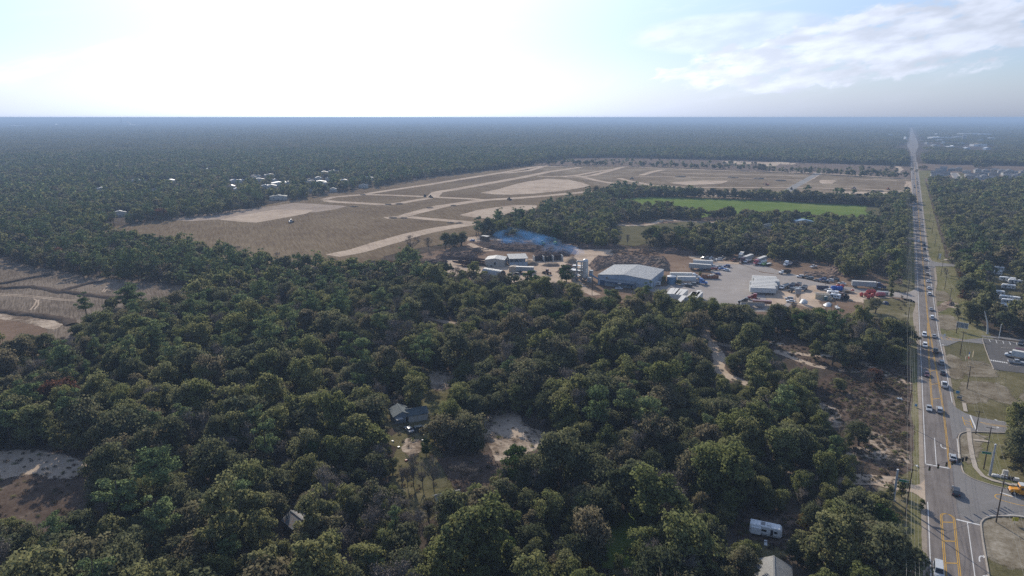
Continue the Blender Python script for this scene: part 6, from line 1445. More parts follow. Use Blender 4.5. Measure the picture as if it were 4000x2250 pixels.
gable_building('house', 'old house with a rusting roof sunk among the dark trees', 'house', p, 4.6, 5.2, 2.8, 1.3, R(75), 'wood', 'rusty_roof', 'houses in the woods', 0.4, [('window', 'w', 0, 1.0, 1.0, 1.0), ('door', 'e', 1.5, 0, 0.9, 2.0)])
p = g('N', 1215, 990, 3.2)
gable_building('barn', 'barn with a pale weathered metal roof cut by the bottom edge', 'barn', (p[0], p[1] - 1.0), 7.2, 10.5, 3.0, 1.7, R(10), 'metal_wall', 'barn_roof', 'houses in the woods', 0.3, [('door', 'n', 0, 0, 2.4, 2.4)])
p = g('M', 360, 510); t = thing('fallen_ladder', 'grey ladder lying against dark brush near the rusting house', 'ladder', (p[0], p[1], 0.4), R(20))
for s in (-1, 1): part(MB().box(0, s * 0.25, 0, 3.6, 0.08, 0.08), 'rail', 'galv_steel', t)
for i in range(8): part(MB().box(-1.6 + i * 0.45, 0, 0.01, 0.05, 0.42, 0.05), 'rung', 'galv_steel', t)
for r, x, y, c, lab in (('L', 300, 838, 'sign_white', 'white appliance in the junk left of the clearing'), ('L', 350, 890, 'paint_dark', 'dark trailer bed with white junk under the tree'), ('L', 415, 1005, 'poly_red', 'small red and white item on the grass'), ('L', 560, 830, 'sign_white', 'small white bucket on the path'), ('L', 1368, 912, 'sign_white', 'white object in the sandy clearing'), ('B', 330, 1047, 'sign_white', 'white sheet of litter under the wires'), ('B', 235, 1425, 'sign_white', 'white litter on the brown scrub'), ('A', 440, 417, 'sign_white', 'white box on the verge by the stop line'), ('O', 1885, 748, 'sign_white', 'crumpled white sheet in the shaded scrub'), ('M', 1310, 325, 'sign_white', 'small white post among the dark crowns'), ('M', 1890, 745, 'sign_white', 'white scrap glimpsed through branches near the bottom'), ('N', 903, 897, 'sign_white', 'small white dish near the barn'), ('W', 712, 952, 'sign_white', 'pale tarpaulin glimpsed in the middle of the woods')):
    p = g(r, x, y); t = thing('litter', lab, 'litter', (p[0], p[1], 0.12), rng.random() * 3)
    s = 1.3 if 'tarpaulin' in lab or 'sheet' in lab else 0.6
    part(MB().box(0, 0, 0, s * 1.3, s * 0.8, 0.5 * s, top=0.7), 'lump', c, t); part(MB().box(s * 0.7, s * 0.3, 0, s * 0.7, s * 0.6, 0.25 * s, 0.5, top=0.6), 'scrap', 'sign_white', t)
# ------------------------------------------------------------ caravan park across the road
SHEET_Z[0] = 0.03
for i, (x, y, h, L) in enumerate(((930, 560, 92, 6), (1075, 470, 88, 7), (1090, 640, 85, 9.5), (1110, 690, 85, 9), (1010, 750, 60, 4.5), (1060, 365, 82, 8.5), (940, 215, 88, 6), (920, 270, 95, 5), (1170, 400, 88, 7))):
    q = g('T', x, y); caravan(q, R(h), '%s caravan counted from the far end of the park across the road' % words[[4, 5, 6, 7, 8, 2, 0, 1, 3][i]], L, group='caravans across the road', stripe=['paint_teal', 'chassis', 'paint_navy'][i % 3], slide=False)
    CLEAR.append(np.array([(q[0] - 6, q[1] + 4), (q[0] + 6, q[1] + 4), (q[0] + 5, q[1] - 10), (q[0] - 8, q[1] - 12)]))
sheet('scrub_land', gp('T', [(800, 120), (1000, 150), (1304, 300), (1304, 640), (1050, 780), (930, 780), (860, 560), (860, 300)]), 'olive_grass', 4, 1, 3)
# ------------------------------------------------------------ housing estate beyond
sub = clear(gp('U', [(430, 470), (560, 465), (1600, 485), (2600, 512), (2900, 520), (2900, 790), (2330, 775, 5), (2000, 800, 8), (1700, 820, 8), (1200, 770, 8), (720, 745, 8), (440, 740)]))
sheet('scrub_land', sub, 'scrub_far', 20, 4, 6)
sheet('grass_verge', gp('U', [(450, 600), (690, 600), (720, 740), (480, 770)]), 'dry_grass', 10, 2, 4)
flat('estate_road', gp('U', [(1100, 640), (1220, 645), (1310, 770), (1170, 770)]), 'asphalt_old', 0.12)
strip('sidewalk', gp('U', [(1100, 640), (1165, 770)]), 2.5, 'concrete', 8, 0, 0, z=0.14); strip('sidewalk', gp('U', [(1228, 645), (1330, 770)]), 2.5, 'concrete', 8, 0, 0, z=0.14)
sheet('grass_verge', gp('U', [(1240, 650), (1330, 650), (1380, 740), (1330, 760)]), 'olive_grass', 8, 1, 2)
rows = [('back', [(860, 620), (950, 600), (1130, 600), (1260, 610), (1420, 645), (1640, 640), (1800, 655), (1985, 640), (2120, 660), (2280, 655), (2430, 665), (2560, 680), (2700, 680)]), ('middle', [(770, 665), (840, 680), (930, 670), (1010, 680), (1480, 710), (1600, 715), (1745, 705), (1950, 720), (2200, 700), (2370, 715), (2500, 735), (2640, 730)]), ('front', [(770, 730), (870, 745), (970, 735), (1470, 765), (1640, 775), (1770, 770), (1920, 775), (2060, 790), (2250, 755), (2390, 765), (2540, 760)])]
rf = ['shingle', 'shingle_grey', 'shingle_grey', 'slate_metal']; wl_ = ['stucco', 'stucco', 'stucco_blue', 'stucco_tan']
for rn, lst in rows:
    for i, (x, y) in enumerate(lst):
        q = g('U', x, y); two = rng.random() < 0.6
        lab = '%s house from the highway in the %s row of the estate' % (words[i], rn)
        if x < 1050: gable_building('house', lab, 'house', q, 9, 11, 5.4 if two else 3.2, 2.4, R(90 + rng.uniform(-8, 8)), 'stucco_blue' if i % 2 else 'stucco', rf[(i + 1) % 3], 'houses of the estate', 0.4, [('window', s, o, zz, 1.2, 1.3) for s in 'se' for o in (-2.5, 2.5) for zz in ((1, 3.6) if two else (1,))])
        else: hip_house(lab, q, rng.uniform(10, 12), rng.uniform(12, 15), 5.4 if two else 3.2, R(rng.choice([0, 90]) + rng.uniform(-10, 10)), wl_[i % 4], rf[(i * 3 + len(rn)) % 3], 'houses of the estate', rise=2.6)
# ------------------------------------------------------------ homes in the woodland beyond the field
def glade(p, w, back, fwd):
    """an opening round a house, longer on the side that faces the camera"""
    d = Vector((-p[0], -p[1])).normalized(); s = Vector((d.y, -d.x)); c = Vector(p)
    q = [c + s * w - d * back, c - s * w - d * back, c - s * w * 0.8 + d * fwd, c + s * w * 0.8 + d * fwd]
    CLEAR.append(np.array([(v.x, v.y) for v in q])); return q
homes = [('X', 75, 490, 13, 'white_roof'), ('X', 160, 494, 9, 'metal_roof'), ('X', 215, 490, 9, 'white_roof'), ('X', 425, 408, 15, 'stucco_tan'), ('X', 395, 435, 8, 'stucco_tan'), ('X', 480, 472, 16, 'metal_roof'), ('X', 660, 395, 17, 'metal_roof'), ('X', 722, 298, 9, 'white_roof'), ('X', 750, 488, 9, 'white_roof'), ('X', 815, 536, 20, 'white_roof'), ('X', 900, 527, 9, 'white_roof'), ('X', 965, 525, 8, 'metal_roof'), ('X', 590, 585, 12, 'white_roof'), ('X', 690, 585, 14, 'metal_roof'), ('X', 1265, 512, 12, 'stucco_tan'), ('X', 1340, 475, 10, 'stucco_tan'), ('X', 1370, 508, 12, 'stucco_tan'), ('X', 1475, 446, 11, 'white_roof'), ('X', 1505, 516, 18, 'roof_white'), ('X', 1575, 348, 12, 'white_roof'), ('X', 1640, 460, 8, 'white_roof'), ('X', 1600, 541, 7, 'white_roof'), ('X', 1730, 330, 20, 'metal_roof'), ('X', 1910, 492, 13, 'white_roof'), ('X', 1725, 642, 9, 'metal_roof'), ('X', 2235, 573, 13, 'metal_roof'), ('X', 810, 770, 20, 'slate_metal'), ('X', 22, 592, 9, 'white_roof'), ('X', 1942, 42, 18, 'white_roof'), ('X', 2300, 445, 18, 'metal_roof'), ('X', 1335, 655, 6, 'metal_roof'), ('X', 105, 643, 6, 'white_roof'), ('X', 1495, 32, 16, 'metal_roof'), ('K', 1222, 578, 15, 'white_roof'), ('K', 985, 578, 26, 'slate_metal'), ('K', 733, 640, 12, 'white_roof'), ('K', 862, 818, 12, 'metal_roof'), ('K', 1500, 495, 15, 'metal_roof'), ('K', 690, 518, 16, 'metal_roof'), ('K', 1110, 650, 8, 'metal_roof'), ('K', 1965, 495, 8, 'white_roof'), ('K', 2520, 345, 12, 'white_roof'), ('J', 1500, 610, 14, 'slate_metal'), ('J', 1725, 582, 16, 'tank_blue')]
homes = sorted(homes, key=lambda h: REG[h[0]][0] + h[1] / REG[h[0]][2])
for i, (r, x, y, w, rm) in enumerate(homes):
    q = g(r, x, y); D = math.hypot(*q)
    look = {'white_roof': 'white-roofed', 'metal_roof': 'grey-roofed', 'stucco_tan': 'tan-roofed', 'slate_metal': 'blue-grey roofed', 'roof_white': 'cream-roofed', 'tank_blue': 'blue-roofed'}[rm]
    where = 'south of the pasture' if r == 'J' else 'left of the field'
    ra = math.atan2(-q[0], q[1])
    h = 4.2 if D > 700 else 3.2
    gable_building('house', '%s home in the woods %s, %s from the left' % (look, where, (words[i] if i < 20 else ['twenty', 'thirty', 'forty'][i // 10 - 1 if i % 10 == 9 else 0] if False else ['', '', 'twenty', 'thirty', 'forty'][(i + 1) // 10] + '-' + (['zeroth'] + words)[(i + 1) % 10] if (i + 1) % 10 else {30: 'thirtieth', 40: 'fortieth'}[i + 1])), 'house', q, w, max(6, w * 0.6), h, 1.6, ra + R(rng.uniform(-15, 15)), 'stucco', rm, 'homes glimpsed in the woods', 0.3, [('window', 's', -w / 4, 1, 1.2, 1.2), ('window', 's', w / 4, 1, 1.2, 1.2), ('door', 's', 0, 0, 1.0, 2.1)])
    glade(q, w * 0.75 + 1, w * 0.4, min(95, 10 + D * 0.07))
# ------------------------------------------------------------ big roofs far along the highway
sheds = [('D', 840, 1095, 446, 9, 'white_roof', 'white_roof'), ('D', 930, 1095, 480, 7, 'metal_wall', 'metal_roof'), ('D', 1270, 1660, 394, 10, 'white_roof', 'metal_roof'), ('D', 1170, 1360, 433, 7, 'metal_wall', 'metal_roof'), ('D', 1430, 1620, 548, 7, 'white_roof', 'stucco_tan'), ('D', 1325, 1390, 592, 5, 'metal_wall', 'white_roof'), ('D', 1610, 1680, 596, 6, 'metal_wall', 'white_roof'), ('D', 1660, 1770, 450, 7, 'white_roof', 'metal_roof'), ('D', 915, 960, 394, 8, 'white_roof', 'white_roof'), ('D', 1250, 1335, 524, 6, 'metal_wall', 'slate_metal'), ('D', 870, 965, 548, 5, 'stucco', 'metal_roof'), ('D', 1520, 1600, 402, 8, 'white_roof', 'metal_roof'), ('D', 480, 498, 468, 14, 'white_roof', 'white_roof'), ('D', 1075, 1165, 575, 5, 'stucco', 'white_roof'), ('D', 260, 300, 412, 10, 'metal_wall', 'metal_roof'), ('D', 780, 810, 520, 6, 'stucco', 'metal_roof'), ('D', 1005, 1040, 512, 7, 'white_roof', 'metal_roof'), ('D', 1540, 1600, 478, 7, 'stucco_blue', 'slate_metal'), ('D', 1140, 1160, 572, 7, 'white_roof', 'white_roof')]
for i, (r, x0, x1, y, h, wm, rm) in enumerate(sorted(sheds, key=lambda s: s[1])):
    a, b = Vector(g(r, x0, y)), Vector(g(r, x1, y)); c = (a + b) / 2; d = b - a
    gable_building('commercial_building', '%s large pale roof from the highway in the distant business district' % words[i], 'building', (c.x, c.y), d.length, min(60, max(16, d.length * 0.5)), h, 1.5, math.atan2(d.y, d.x), wm, rm, 'distant commercial buildings', 0.2, [('window', 's', 0, h * 0.4, d.length * 0.3, h * 0.25)])
    glade((c.x, c.y), d.length * 0.6 + 25, 25, 260)
p = g('D', 1318, 488); t = thing('tower_block', 'slim pale tower standing out in the distant business district', 'tower', (p[0], p[1], 0)); part(MB().box(0, 0, 0, 14, 14, 26), 'shaft', 'stucco', t); part(MB().box(0, 0, 26, 15, 15, 1.2), 'parapet', 'sign_white', t)
for i in range(4): part(MB().box(0, -7.05, 3 + i * 6, 8, 0.1, 2.0), 'window', 'window_glass', t)
# power station stack on the horizon
p = g('K', 875, 160); t = thing('chimney_stack', 'thin dark chimney stack rising at the horizon', 'chimney', (p[0], p[1], 0)); part(MB().tube((0, 0, 0), (0, 0, 92), 7, 5, 14), 'shaft', 'chassis', t); part(MB().tube((0, 0, 92), (0, 0, 93), 5.6, 5.6, 14), 'rim', 'chassis', t)
for i, (x0, x1, y, lab) in enumerate(((0, 180, 178, 'long white roof at the far left horizon'), (670, 725, 163, 'pale roof left of the chimney stack at the horizon'), (860, 1000, 168, 'long pale roof below the chimney stack'), (395, 410, 168, 'tiny white roof near the left horizon'))):
    a, b = Vector(g('K', x0, y)), Vector(g('K', x1, y)); c = (a + b) / 2; d = b - a
    gable_building('commercial_building', lab, 'building', (c.x, c.y), d.length, 60, 14, 3, math.atan2(d.y, d.x), 'white_roof', 'white_roof', 'roofs at the horizon', 0.2, [('window', 's', 0, 4, d.length * 0.2, 3)])
    glade((c.x, c.y), d.length * 0.55, 30, 700)

# ------------------------------------------------------------ poles, wires, signals
def pole(pos, h, label, group, arms=1, rz=0.0, mat='pole_wood', r=0.17):
    t = thing('utility_pole', label, 'pole', (pos[0], pos[1], 0), rz, group)
    part(MB().tube((0, 0, -0.3), (0, 0, h), r, r * 0.65, 8), 'shaft', mat, t)
    for k in range(arms):
        c = part(MB().box(0, 0.12, h - 0.5 - k * 1.1, 2.4, 0.12, 0.14), 'crossarm', mat, t)
        for x in (-1.1, -0.4, 0.4, 1.1): note(c, MB().tube((x, 0.12, h - 0.36 - k * 1.1), (x, 0.12, h - 0.18 - k * 1.1), 0.06, 0.05, 6).build('insulator', 'galv_steel', c))
    return t
LX = 10.9
left = [(LX, 138, 13), (LX, 183.5, 13), (LX, 243.5, 12.5), (10.6, 300, 12.5), (10.3, 361, 13), (10.1, 421, 12), (9.9, 480, 12), (9.6, 545, 12), (9.4, 615, 12), (9.1, 690, 12), (8.8, 770, 12), (8.4, 850, 12), (8, 940, 12), (7.6, 1040, 12)]
for i, (x, y, h) in enumerate(left): pole((x, y), h, '%s wooden pole from the camera along the left verge of the highway' % words[i], 'poles along the left verge', 1)
right = [(30.6, 190.9, 13.2), (30.3, 221.2, 13.2), (30.1, 247, 8), (30.3, 290, 9), (30.3, 332.5, 10.6), (30.6, 367.8, 9), (30.4, 429, 8.5), (29.4, 463, 8), (28.8, 503, 9.8), (28.6, 560, 10), (28.4, 620, 10), (28.2, 690, 10), (28.0, 770, 10)]
for i, (x, y, h) in enumerate(right): pole((x, y), h, '%s wooden pole from the camera along the right-hand verge' % words[i], 'poles along the right verge', 1)
def wire(name, label, pts, sag, r=0.035, mat='wire', group=None, n=10):
    m = MB()
    for a, b in zip(pts[:-1], pts[1:]):
        A, B = Vector(a), Vector(b); q = []
        for i in range(n + 1):
            t = i / n; v = A.lerp(B, t); v.z -= sag * 4 * t * (1 - t); q.append(v)
        m.path(q, r, 3)
    return m.build(name, mat, None, label=label, cat='wire', group=group)
LL = [(LX, 60, 13)] + left
for k, (dx, dz) in enumerate(((-1.1, -0.2), (0.4, -0.2), (1.1, -0.2), (0.2, -3.2), (0.3, -4.0))):
    wire('power_line', ['outermost top wire', 'middle top wire', 'inner top wire', 'upper of the two lower cables', 'lower of the two lower cables'][k] + ' along the left verge', [(x + dx, y + 0.12, h + dz) for x, y, h in LL], 0.9, 0.02 if k < 3 else 0.03, 'wire', 'wires along the left verge')
RL = [(30.8, 120, 13)] + right
for k, (dx, dz) in enumerate(((-1.1, -0.2), (1.1, -0.2), (0.2, -1.6))):
    wire('power_line', ['left top wire', 'right top wire', 'lower cable'][k] + ' along the right-hand verge', [(x + dx, y + 0.12, h + dz) for x, y, h in RL], 0.8, 0.02, 'wire', 'wires along the right verge')
# span-wire signals between two steel masts
mL, mR = Vector((8.1, 189.7, 0)), Vector((31.5, 217.8, 0))
for p, h, nm in ((mL, 9.0, 'pale steel signal mast on the left verge'), (mR, 9.6, 'pale steel signal mast beside the sidewalk')):
    t = thing('signal_mast', nm, 'mast', (p.x, p.y, 0), 0, 'signal masts')
    part(MB().tube((0, 0, 0), (0, 0, h), 0.34, 0.24, 12), 'shaft', 'conc_pole', t); part(MB().tube((0, 0, h), (0, 0, h + 0.1), 0.3, 0.2, 12), 'cap', 'sign_white', t); part(MB().box(0, 0, 0, 1.0, 1.0, 0.15), 'footing', 'concrete', t)
wire('signal_span_wire', 'dark span wire carrying the traffic signals over the junction', [(mL.x, mL.y, 8.2), (mR.x, mR.y, 8.8)], 0.7, 0.03, 'wire_dark', None, 20)
sig = [(560, 488), (643, 463), (720, 445), (773, 435), (795, 425), (842, 410), (872, 402), (905, 393)]
dm = (mR - mL)
for i, (x, y) in enumerate(sig):
    best = min(((abs(topix(*(mL + dm * t).to_2d(), 8.2 - 0.7 * 4 * t * (1 - t) + 0.6 * t - 0.7)[0] - (3400 + x / 2.415)), t) for t in np.linspace(0.05, 0.98, 200)))[1]
    q = mL + dm * best; zz = 8.2 + 0.6 * best - 0.7 * 4 * best * (1 - best)
    t = thing('traffic_signal', '%s traffic signal from the left hanging on the span wire' % words[i], 'traffic light', (q.x, q.y, zz - 1.35), R([0, 0, 0, 0, 180, 120, 180, 60][i]), 'signals on the span wire')
    part(MB().box(0, 0, 0, 0.46, 0.32, 1.2), 'housing', 'signal_black', t)
    part(MB().tube((0, 0, 1.2), (0, 0, 1.36), 0.04, 0.04, 6), 'hanger', 'galv_steel', t)
    for k, c in enumerate(('sign_green', 'sign_yellow', 'tail_lamp')):
        o = part(MB().tube((0, -0.16, 0.22 + k * 0.38), (0, -0.2, 0.22 + k * 0.38), 0.13, 0.13, 10), 'lens', c, t)
        note(o, MB().box(0, -0.27, 0.35 + k * 0.38, 0.32, 0.22, 0.03).build('visor', 'signal_black', o))
# street name signs (green) on arms from the masts
def text(body, size, mat, parent, loc, rot, name='lettering'):
    c = bpy.data.curves.new(name, 'FONT'); c.body = body; c.size = size; c.align_x = 'CENTER'; c.align_y = 'CENTER'; c.extrude = 0.004
    o = bpy.data.objects.new(name, c); dg = bpy.context.evaluated_depsgraph_get()
    COL.objects.link(o); me = bpy.data.meshes.new_from_object(o.evaluated_get(bpy.context.evaluated_depsgraph_get())); COL.objects.unlink(o); bpy.data.objects.remove(o)
    me.materials.clear(); me.materials.append(MAT[mat])
    ob = link(name, me, parent, loc); ob.rotation_euler = rot; note(parent, ob); return ob
for x, y, z, rz, lab in ((mL.x + 1.6, mL.y - 0.3, 6.0, R(8), 'green street name sign on the left signal mast'), (mR.x - 1.7, mR.y - 0.4, 6.4, R(10), 'green street name sign on the mast beside the sidewalk')):
    t = thing('street_sign', lab, 'sign', (x, y, z), rz, 'green street signs')
    part(MB().box(0, 0, 0, 2.3, 0.05, 0.62), 'panel', 'sign_green', t)
    for k, (sx, sz, w, h) in enumerate(((0, 0.0, 2.3, 0.035), (0, 0.585, 2.3, 0.035), (-1.13, 0, 0.035, 0.62), (1.13, 0, 0.035, 0.62))): part(MB().box(sx, -0.03, sz, w, 0.015, h), 'border', 'sign_white', t)
    part(MB().box(-0.2, 0.08, 0.62, 3.0, 0.08, 0.08), 'arm', 'galv_steel', t)
# small roadside signs
def post_sign(r, x, y, w, h, z0, mat, label, rz=0.0, posts=2, name='sign', frame=None):
    p = g(r, x, y) if isinstance(r, str) else r
    t = thing(name, label, 'sign', (p[0], p[1], 0.1), rz)
    part(MB().box(0, 0, z0, w, 0.12, h), 'panel', mat, t)
    for i in range(posts): part(MB().box((i - (posts - 1) / 2) * w * 0.7, 0.1, 0, 0.1, 0.1, z0 + h * 0.6), 'post', 'galv_steel', t)
    if frame:
        for sx, sz, ww, hh in ((0, z0, w + 0.3, 0.15), (0, z0 + h, w + 0.3, 0.15), (-w / 2, z0, 0.15, h), (w / 2, z0, 0.15, h)): part(MB().box(sx, -0.08, sz, ww, 0.1, hh), 'frame', frame, t)
    return t
post_sign('B', 984, 985, 1.1, 0.9, 0.3, 'sign_blue', 'light blue yard sign farther from the junction')
post_sign('B', 1005, 1042, 1.5, 0.8, 0.2, 'sign_grey', 'grey-blue yard sign nearer the junction')
post_sign('B', 512, 1135, 0.8, 0.9, 0.3, 'sign_blue', 'small blue yard sign on the left verge')
post_sign('B', 1030, 275, 4.6, 2.6, 1.6, 'sign_grey', 'large framed business sign beside the car park drive', R(-15), 2, 'billboard', 'sign_white')
post_sign('B', 837, 338, 0.9, 1.0, 0.4, 'sign_white', 'small white sign at the mouth of the car park drive')
post_sign('C', 870, 683, 1.6, 3.6, 0.2, 'sign_white', 'tall white entrance sign at the gated side drive', R(-20), 1, 'billboard')
post_sign((g('A', 1360, 960)[0], g('A', 1360, 960)[1]), 0, 0, 1.3, 0.9, 0.8, 'sign_yellow', 'yellow-green warning board on the bare corner', R(20), 1)
for i, (x, y, w, h, m, lab) in enumerate(((1185, 510, 2.0, 0.5, 'sign_white', 'curved white utility box at the sidewalk corner'), (1268, 500, 1.3, 1.5, 'stucco', 'pale tall utility cabinet beside the sidewalk'), (1265, 522, 1.8, 0.6, 'sign_white', 'white low utility box beside the sidewalk'), (1325, 540, 1.6, 0.7, 'chassis', 'dark low utility box beside the sidewalk'), (1370, 548, 1.5, 0.7, 'sign_white', 'rightmost white utility box beside the sidewalk'))):
    p = g('A', x, y); t = thing('utility_box', lab, 'utility box', (p[0], p[1], 0.12), 0.1, 'utility boxes'); part(MB().box(0, 0, 0, w, 0.8, h, top=0.94), 'cabinet', m, t); part(MB().box(0, 0, -0.05, w + 0.2, 1.0, 0.06), 'plinth', 'concrete', t)
# feather flags on the grass lot
for i, (x, y, c, h, lab) in enumerate(((1113, 605, 'poly_red', 3.6, 'red, white and blue feather flag on the grass lot'), (1158, 588, 'paint_cream', 3.6, 'pale yellow feather flag right of the red one'), (1078, 615, 'stucco_tan', 2.4, 'short tan feather flag left of the red one'))):
    p = g('B', x, y); t = thing('feather_flag', lab, 'flag', (p[0], p[1], 0.1), R(20), 'feather flags')
    part(MB().tube((0, 0, 0), (0, 0, h), 0.03, 0.02, 6), 'mast', 'galv_steel', t)
    if i == 0:
        for k, m in enumerate(('poly_red', 'sign_white', 'paint_blue')): part(MB().prism([(0.02, 0.5 + k), (0.75, 0.7 + k), (0.7, 1.5 + k), (0.02, 1.49 + k)], -0.012, 0.012), 'cloth', m, t)
    else: part(MB().prism([(0.02, 0.5), (0.7, 0.7), (0.75, h - 0.6), (0.3, h), (0.02, h)], -0.012, 0.012), 'cloth', c, t)
p = g('B', 1452, 362); t = thing('lamp_post', 'tall pale lamp post at the edge of the car park', 'lamp post', (p[0], p[1], 0)); part(MB().tube((0, 0, 0), (0, 0, 7.0), 0.14, 0.1, 8), 'shaft', 'sign_white', t); part(MB().box(0, -0.5, 6.95, 0.3, 1.1, 0.12), 'head', 'galv_steel', t); part(MB().tube((0, 0, 0), (0, 0, 0.6), 0.3, 0.3, 10), 'base', 'concrete', t)
p = g('T', 785, 1105); t = thing('dead_tree', 'leaning bleached dead trunk at the car park corner', 'tree', (p[0], p[1], 0), 0); part(MB().tube((0, 0, 0), (-0.6, 0.4, 5.0), 0.5, 0.35, 8).tube((-0.6, 0.4, 5.0), (-2.4, 1.4, 10.5), 0.35, 0.15, 8), 'trunk', 'stucco', t); part(MB().tube((-1.4, 0.8, 7.4), (-2.6, 0.2, 8.8), 0.14, 0.05, 6), 'limb', 'stucco', t)
for i, (y0, y1, x) in enumerate(((240, 262, 0),)): pass
# chain fence posts by the yard
for i, (x, y) in enumerate(((1645, 500), (1500, 470), (1560, 790), (1600, 760))):
    p = g('G', x, y); pole(p, 6.5, '%s short pole standing in the timber yard' % words[i], 'poles in the yard', 0, 0, 'pole_wood', 0.1)
p = g('F', 483, 830); pole(p, 11, 'dark pole in front of the warehouse corner', 'poles in the yard', 0)
p = g('E', 1860, 920); pole(p, 6, 'short dark pole at the near yard edge', 'poles in the yard', 0)
# ------------------------------------------------------------ trees
leaf_mat('leaf_live', [(0.087, 0.102, 0.055), (0.124, 0.134, 0.074), (0.161, 0.166, 0.091), (0.114, 0.130, 0.074), (0.190, 0.179, 0.105), (0.208, 0.175, 0.112), (0.130, 0.144, 0.082)])
leaf_mat('leaf_laurel', [(0.155, 0.175, 0.069), (0.200, 0.212, 0.083), (0.220, 0.220, 0.099), (0.176, 0.199, 0.081), (0.220, 0.220, 0.109), (0.220, 0.220, 0.094), (0.220, 0.220, 0.113)])
leaf_mat('leaf_pine', [(0.110, 0.152, 0.068), (0.150, 0.199, 0.090), (0.181, 0.220, 0.099)], 0.2)
leaf_mat('leaf_green', [(0.045, 0.085, 0.026), (0.058, 0.10, 0.03), (0.075, 0.11, 0.038)])
leaf_mat('leaf_russet', [(0.12, 0.062, 0.042), (0.14, 0.072, 0.048), (0.15, 0.088, 0.048)], 0.3)
leaf_mat('leaf_gold', [(0.22, 0.13, 0.03), (0.20, 0.15, 0.035)])
leaf_mat('leaf_grey', [(0.122, 0.110, 0.101), (0.158, 0.139, 0.125), (0.109, 0.102, 0.092)], 0.1)
leaf_mat('leaf_scrub', [(0.10, 0.07, 0.054), (0.135, 0.10, 0.075), (0.11, 0.10, 0.065), (0.17, 0.135, 0.10)], 0.3)
leaf_mat('leaf_far', [(0.075, 0.085, 0.044), (0.108, 0.119, 0.058), (0.146, 0.142, 0.066), (0.099, 0.119, 0.055), (0.175, 0.148, 0.080), (0.123, 0.128, 0.062)])

def leaf_cloud(cen, rad, n, size, seed, jit=0.55, shell=(0.72, 1.04), low=-0.35, thin=1.0):
    """n leaf sprays on each clump (centre, radii): verts, faces and soft outward normals"""
    r = np.random.default_rng(seed)
    cen = np.asarray(cen, float); rad = np.asarray(rad, float)
    C = len(cen); N = C * n
    ci = np.repeat(np.arange(C), n)
    d = r.normal(size=(N, 3)); d[:, 2] = np.where(d[:, 2] < low, -d[:, 2], d[:, 2]); d /= np.linalg.norm(d, axis=1)[:, None]
    p = cen[ci] + d * rad[ci] * r.uniform(shell[0], shell[1], N)[:, None]
    nn = d + r.normal(size=(N, 3)) * jit; nn /= np.linalg.norm(nn, axis=1)[:, None]
    a = np.cross(nn, r.normal(size=(N, 3))); a /= np.linalg.norm(a, axis=1)[:, None] + 1e-9
    b = np.cross(nn, a)
    s = size * r.uniform(0.55, 1.25, N)[:, None]
    q = np.stack([p - a * s * 0.5 - b * s * 0.22 * thin, p + a * s * 0.15 - b * s * 0.42 * thin, p + a * s * 0.55 + b * s * 0.1 * thin, p - a * s * 0.1 + b * s * 0.45 * thin], 1)
    cc = cen.mean(0); out = p - cc; out[:, 2] += 0.3 * np.abs(out[:, :2]).max(); out /= np.linalg.norm(out, axis=1)[:, None]
    vn = d * 0.5 + out * 0.35 + np.array([0, 0, 0.12]) + r.normal(size=(N, 3)) * 0.45; vn /= np.linalg.norm(vn, axis=1)[:, None]
    return q.reshape(-1, 3), N, np.repeat(vn, 4, axis=0)
def cards_mesh(name, verts, N, normals, mat, extra=None, emat=None):
    """quads of four own verts each, with custom normals; extra: an MB of trunk tubes"""
    me = bpy.data.meshes.new(name)
    ev = np.array(extra.v, float) if extra and extra.v else np.zeros((0, 3))
    ef = extra.f if extra else []
    nv = len(verts) + len(ev)
    me.vertices.add(nv); me.vertices.foreach_set('co', np.concatenate([verts, ev]).astype(np.float32).ravel())
    loops = list(range(len(verts))); starts = list(range(0, len(verts), 4)); tot = [4] * N
    loops = np.arange(len(verts)); 
    el = []; es = []; et = []
    k = len(verts)
    for f in ef:
        es.append(k + len(el)); et.append(len(f)); el += [i + len(verts) for i in f]
    L = np.concatenate([loops, np.array(el, int)]) if el else loops
    me.loops.add(len(L)); me.loops.foreach_set('vertex_index', L.astype(np.int32))
    S = np.concatenate([np.arange(0, len(verts), 4), np.array(es, int)]) if es else np.arange(0, len(verts), 4)
    me.polygons.add(len(S)); me.polygons.foreach_set('loop_start', S.astype(np.int32))
    me.materials.append(MAT[mat])
    if el:
        me.materials.append(MAT[emat]); me.polygons.foreach_set('material_index', np.array([0] * N + [1] * len(es), np.int32))
    me.polygons.foreach_set('use_smooth', [True] * len(S))
    me.update(calc_edges=True); me.validate()
    vn = normals
    if len(ev):
        x = ev - ev.mean(0); x[:, 2] *= 0.1; x /= np.linalg.norm(x, axis=1)[:, None] + 1e-6
        vn = np.concatenate([normals, x])
    me.normals_split_custom_set_from_vertices([tuple(v) for v in vn])
    return me
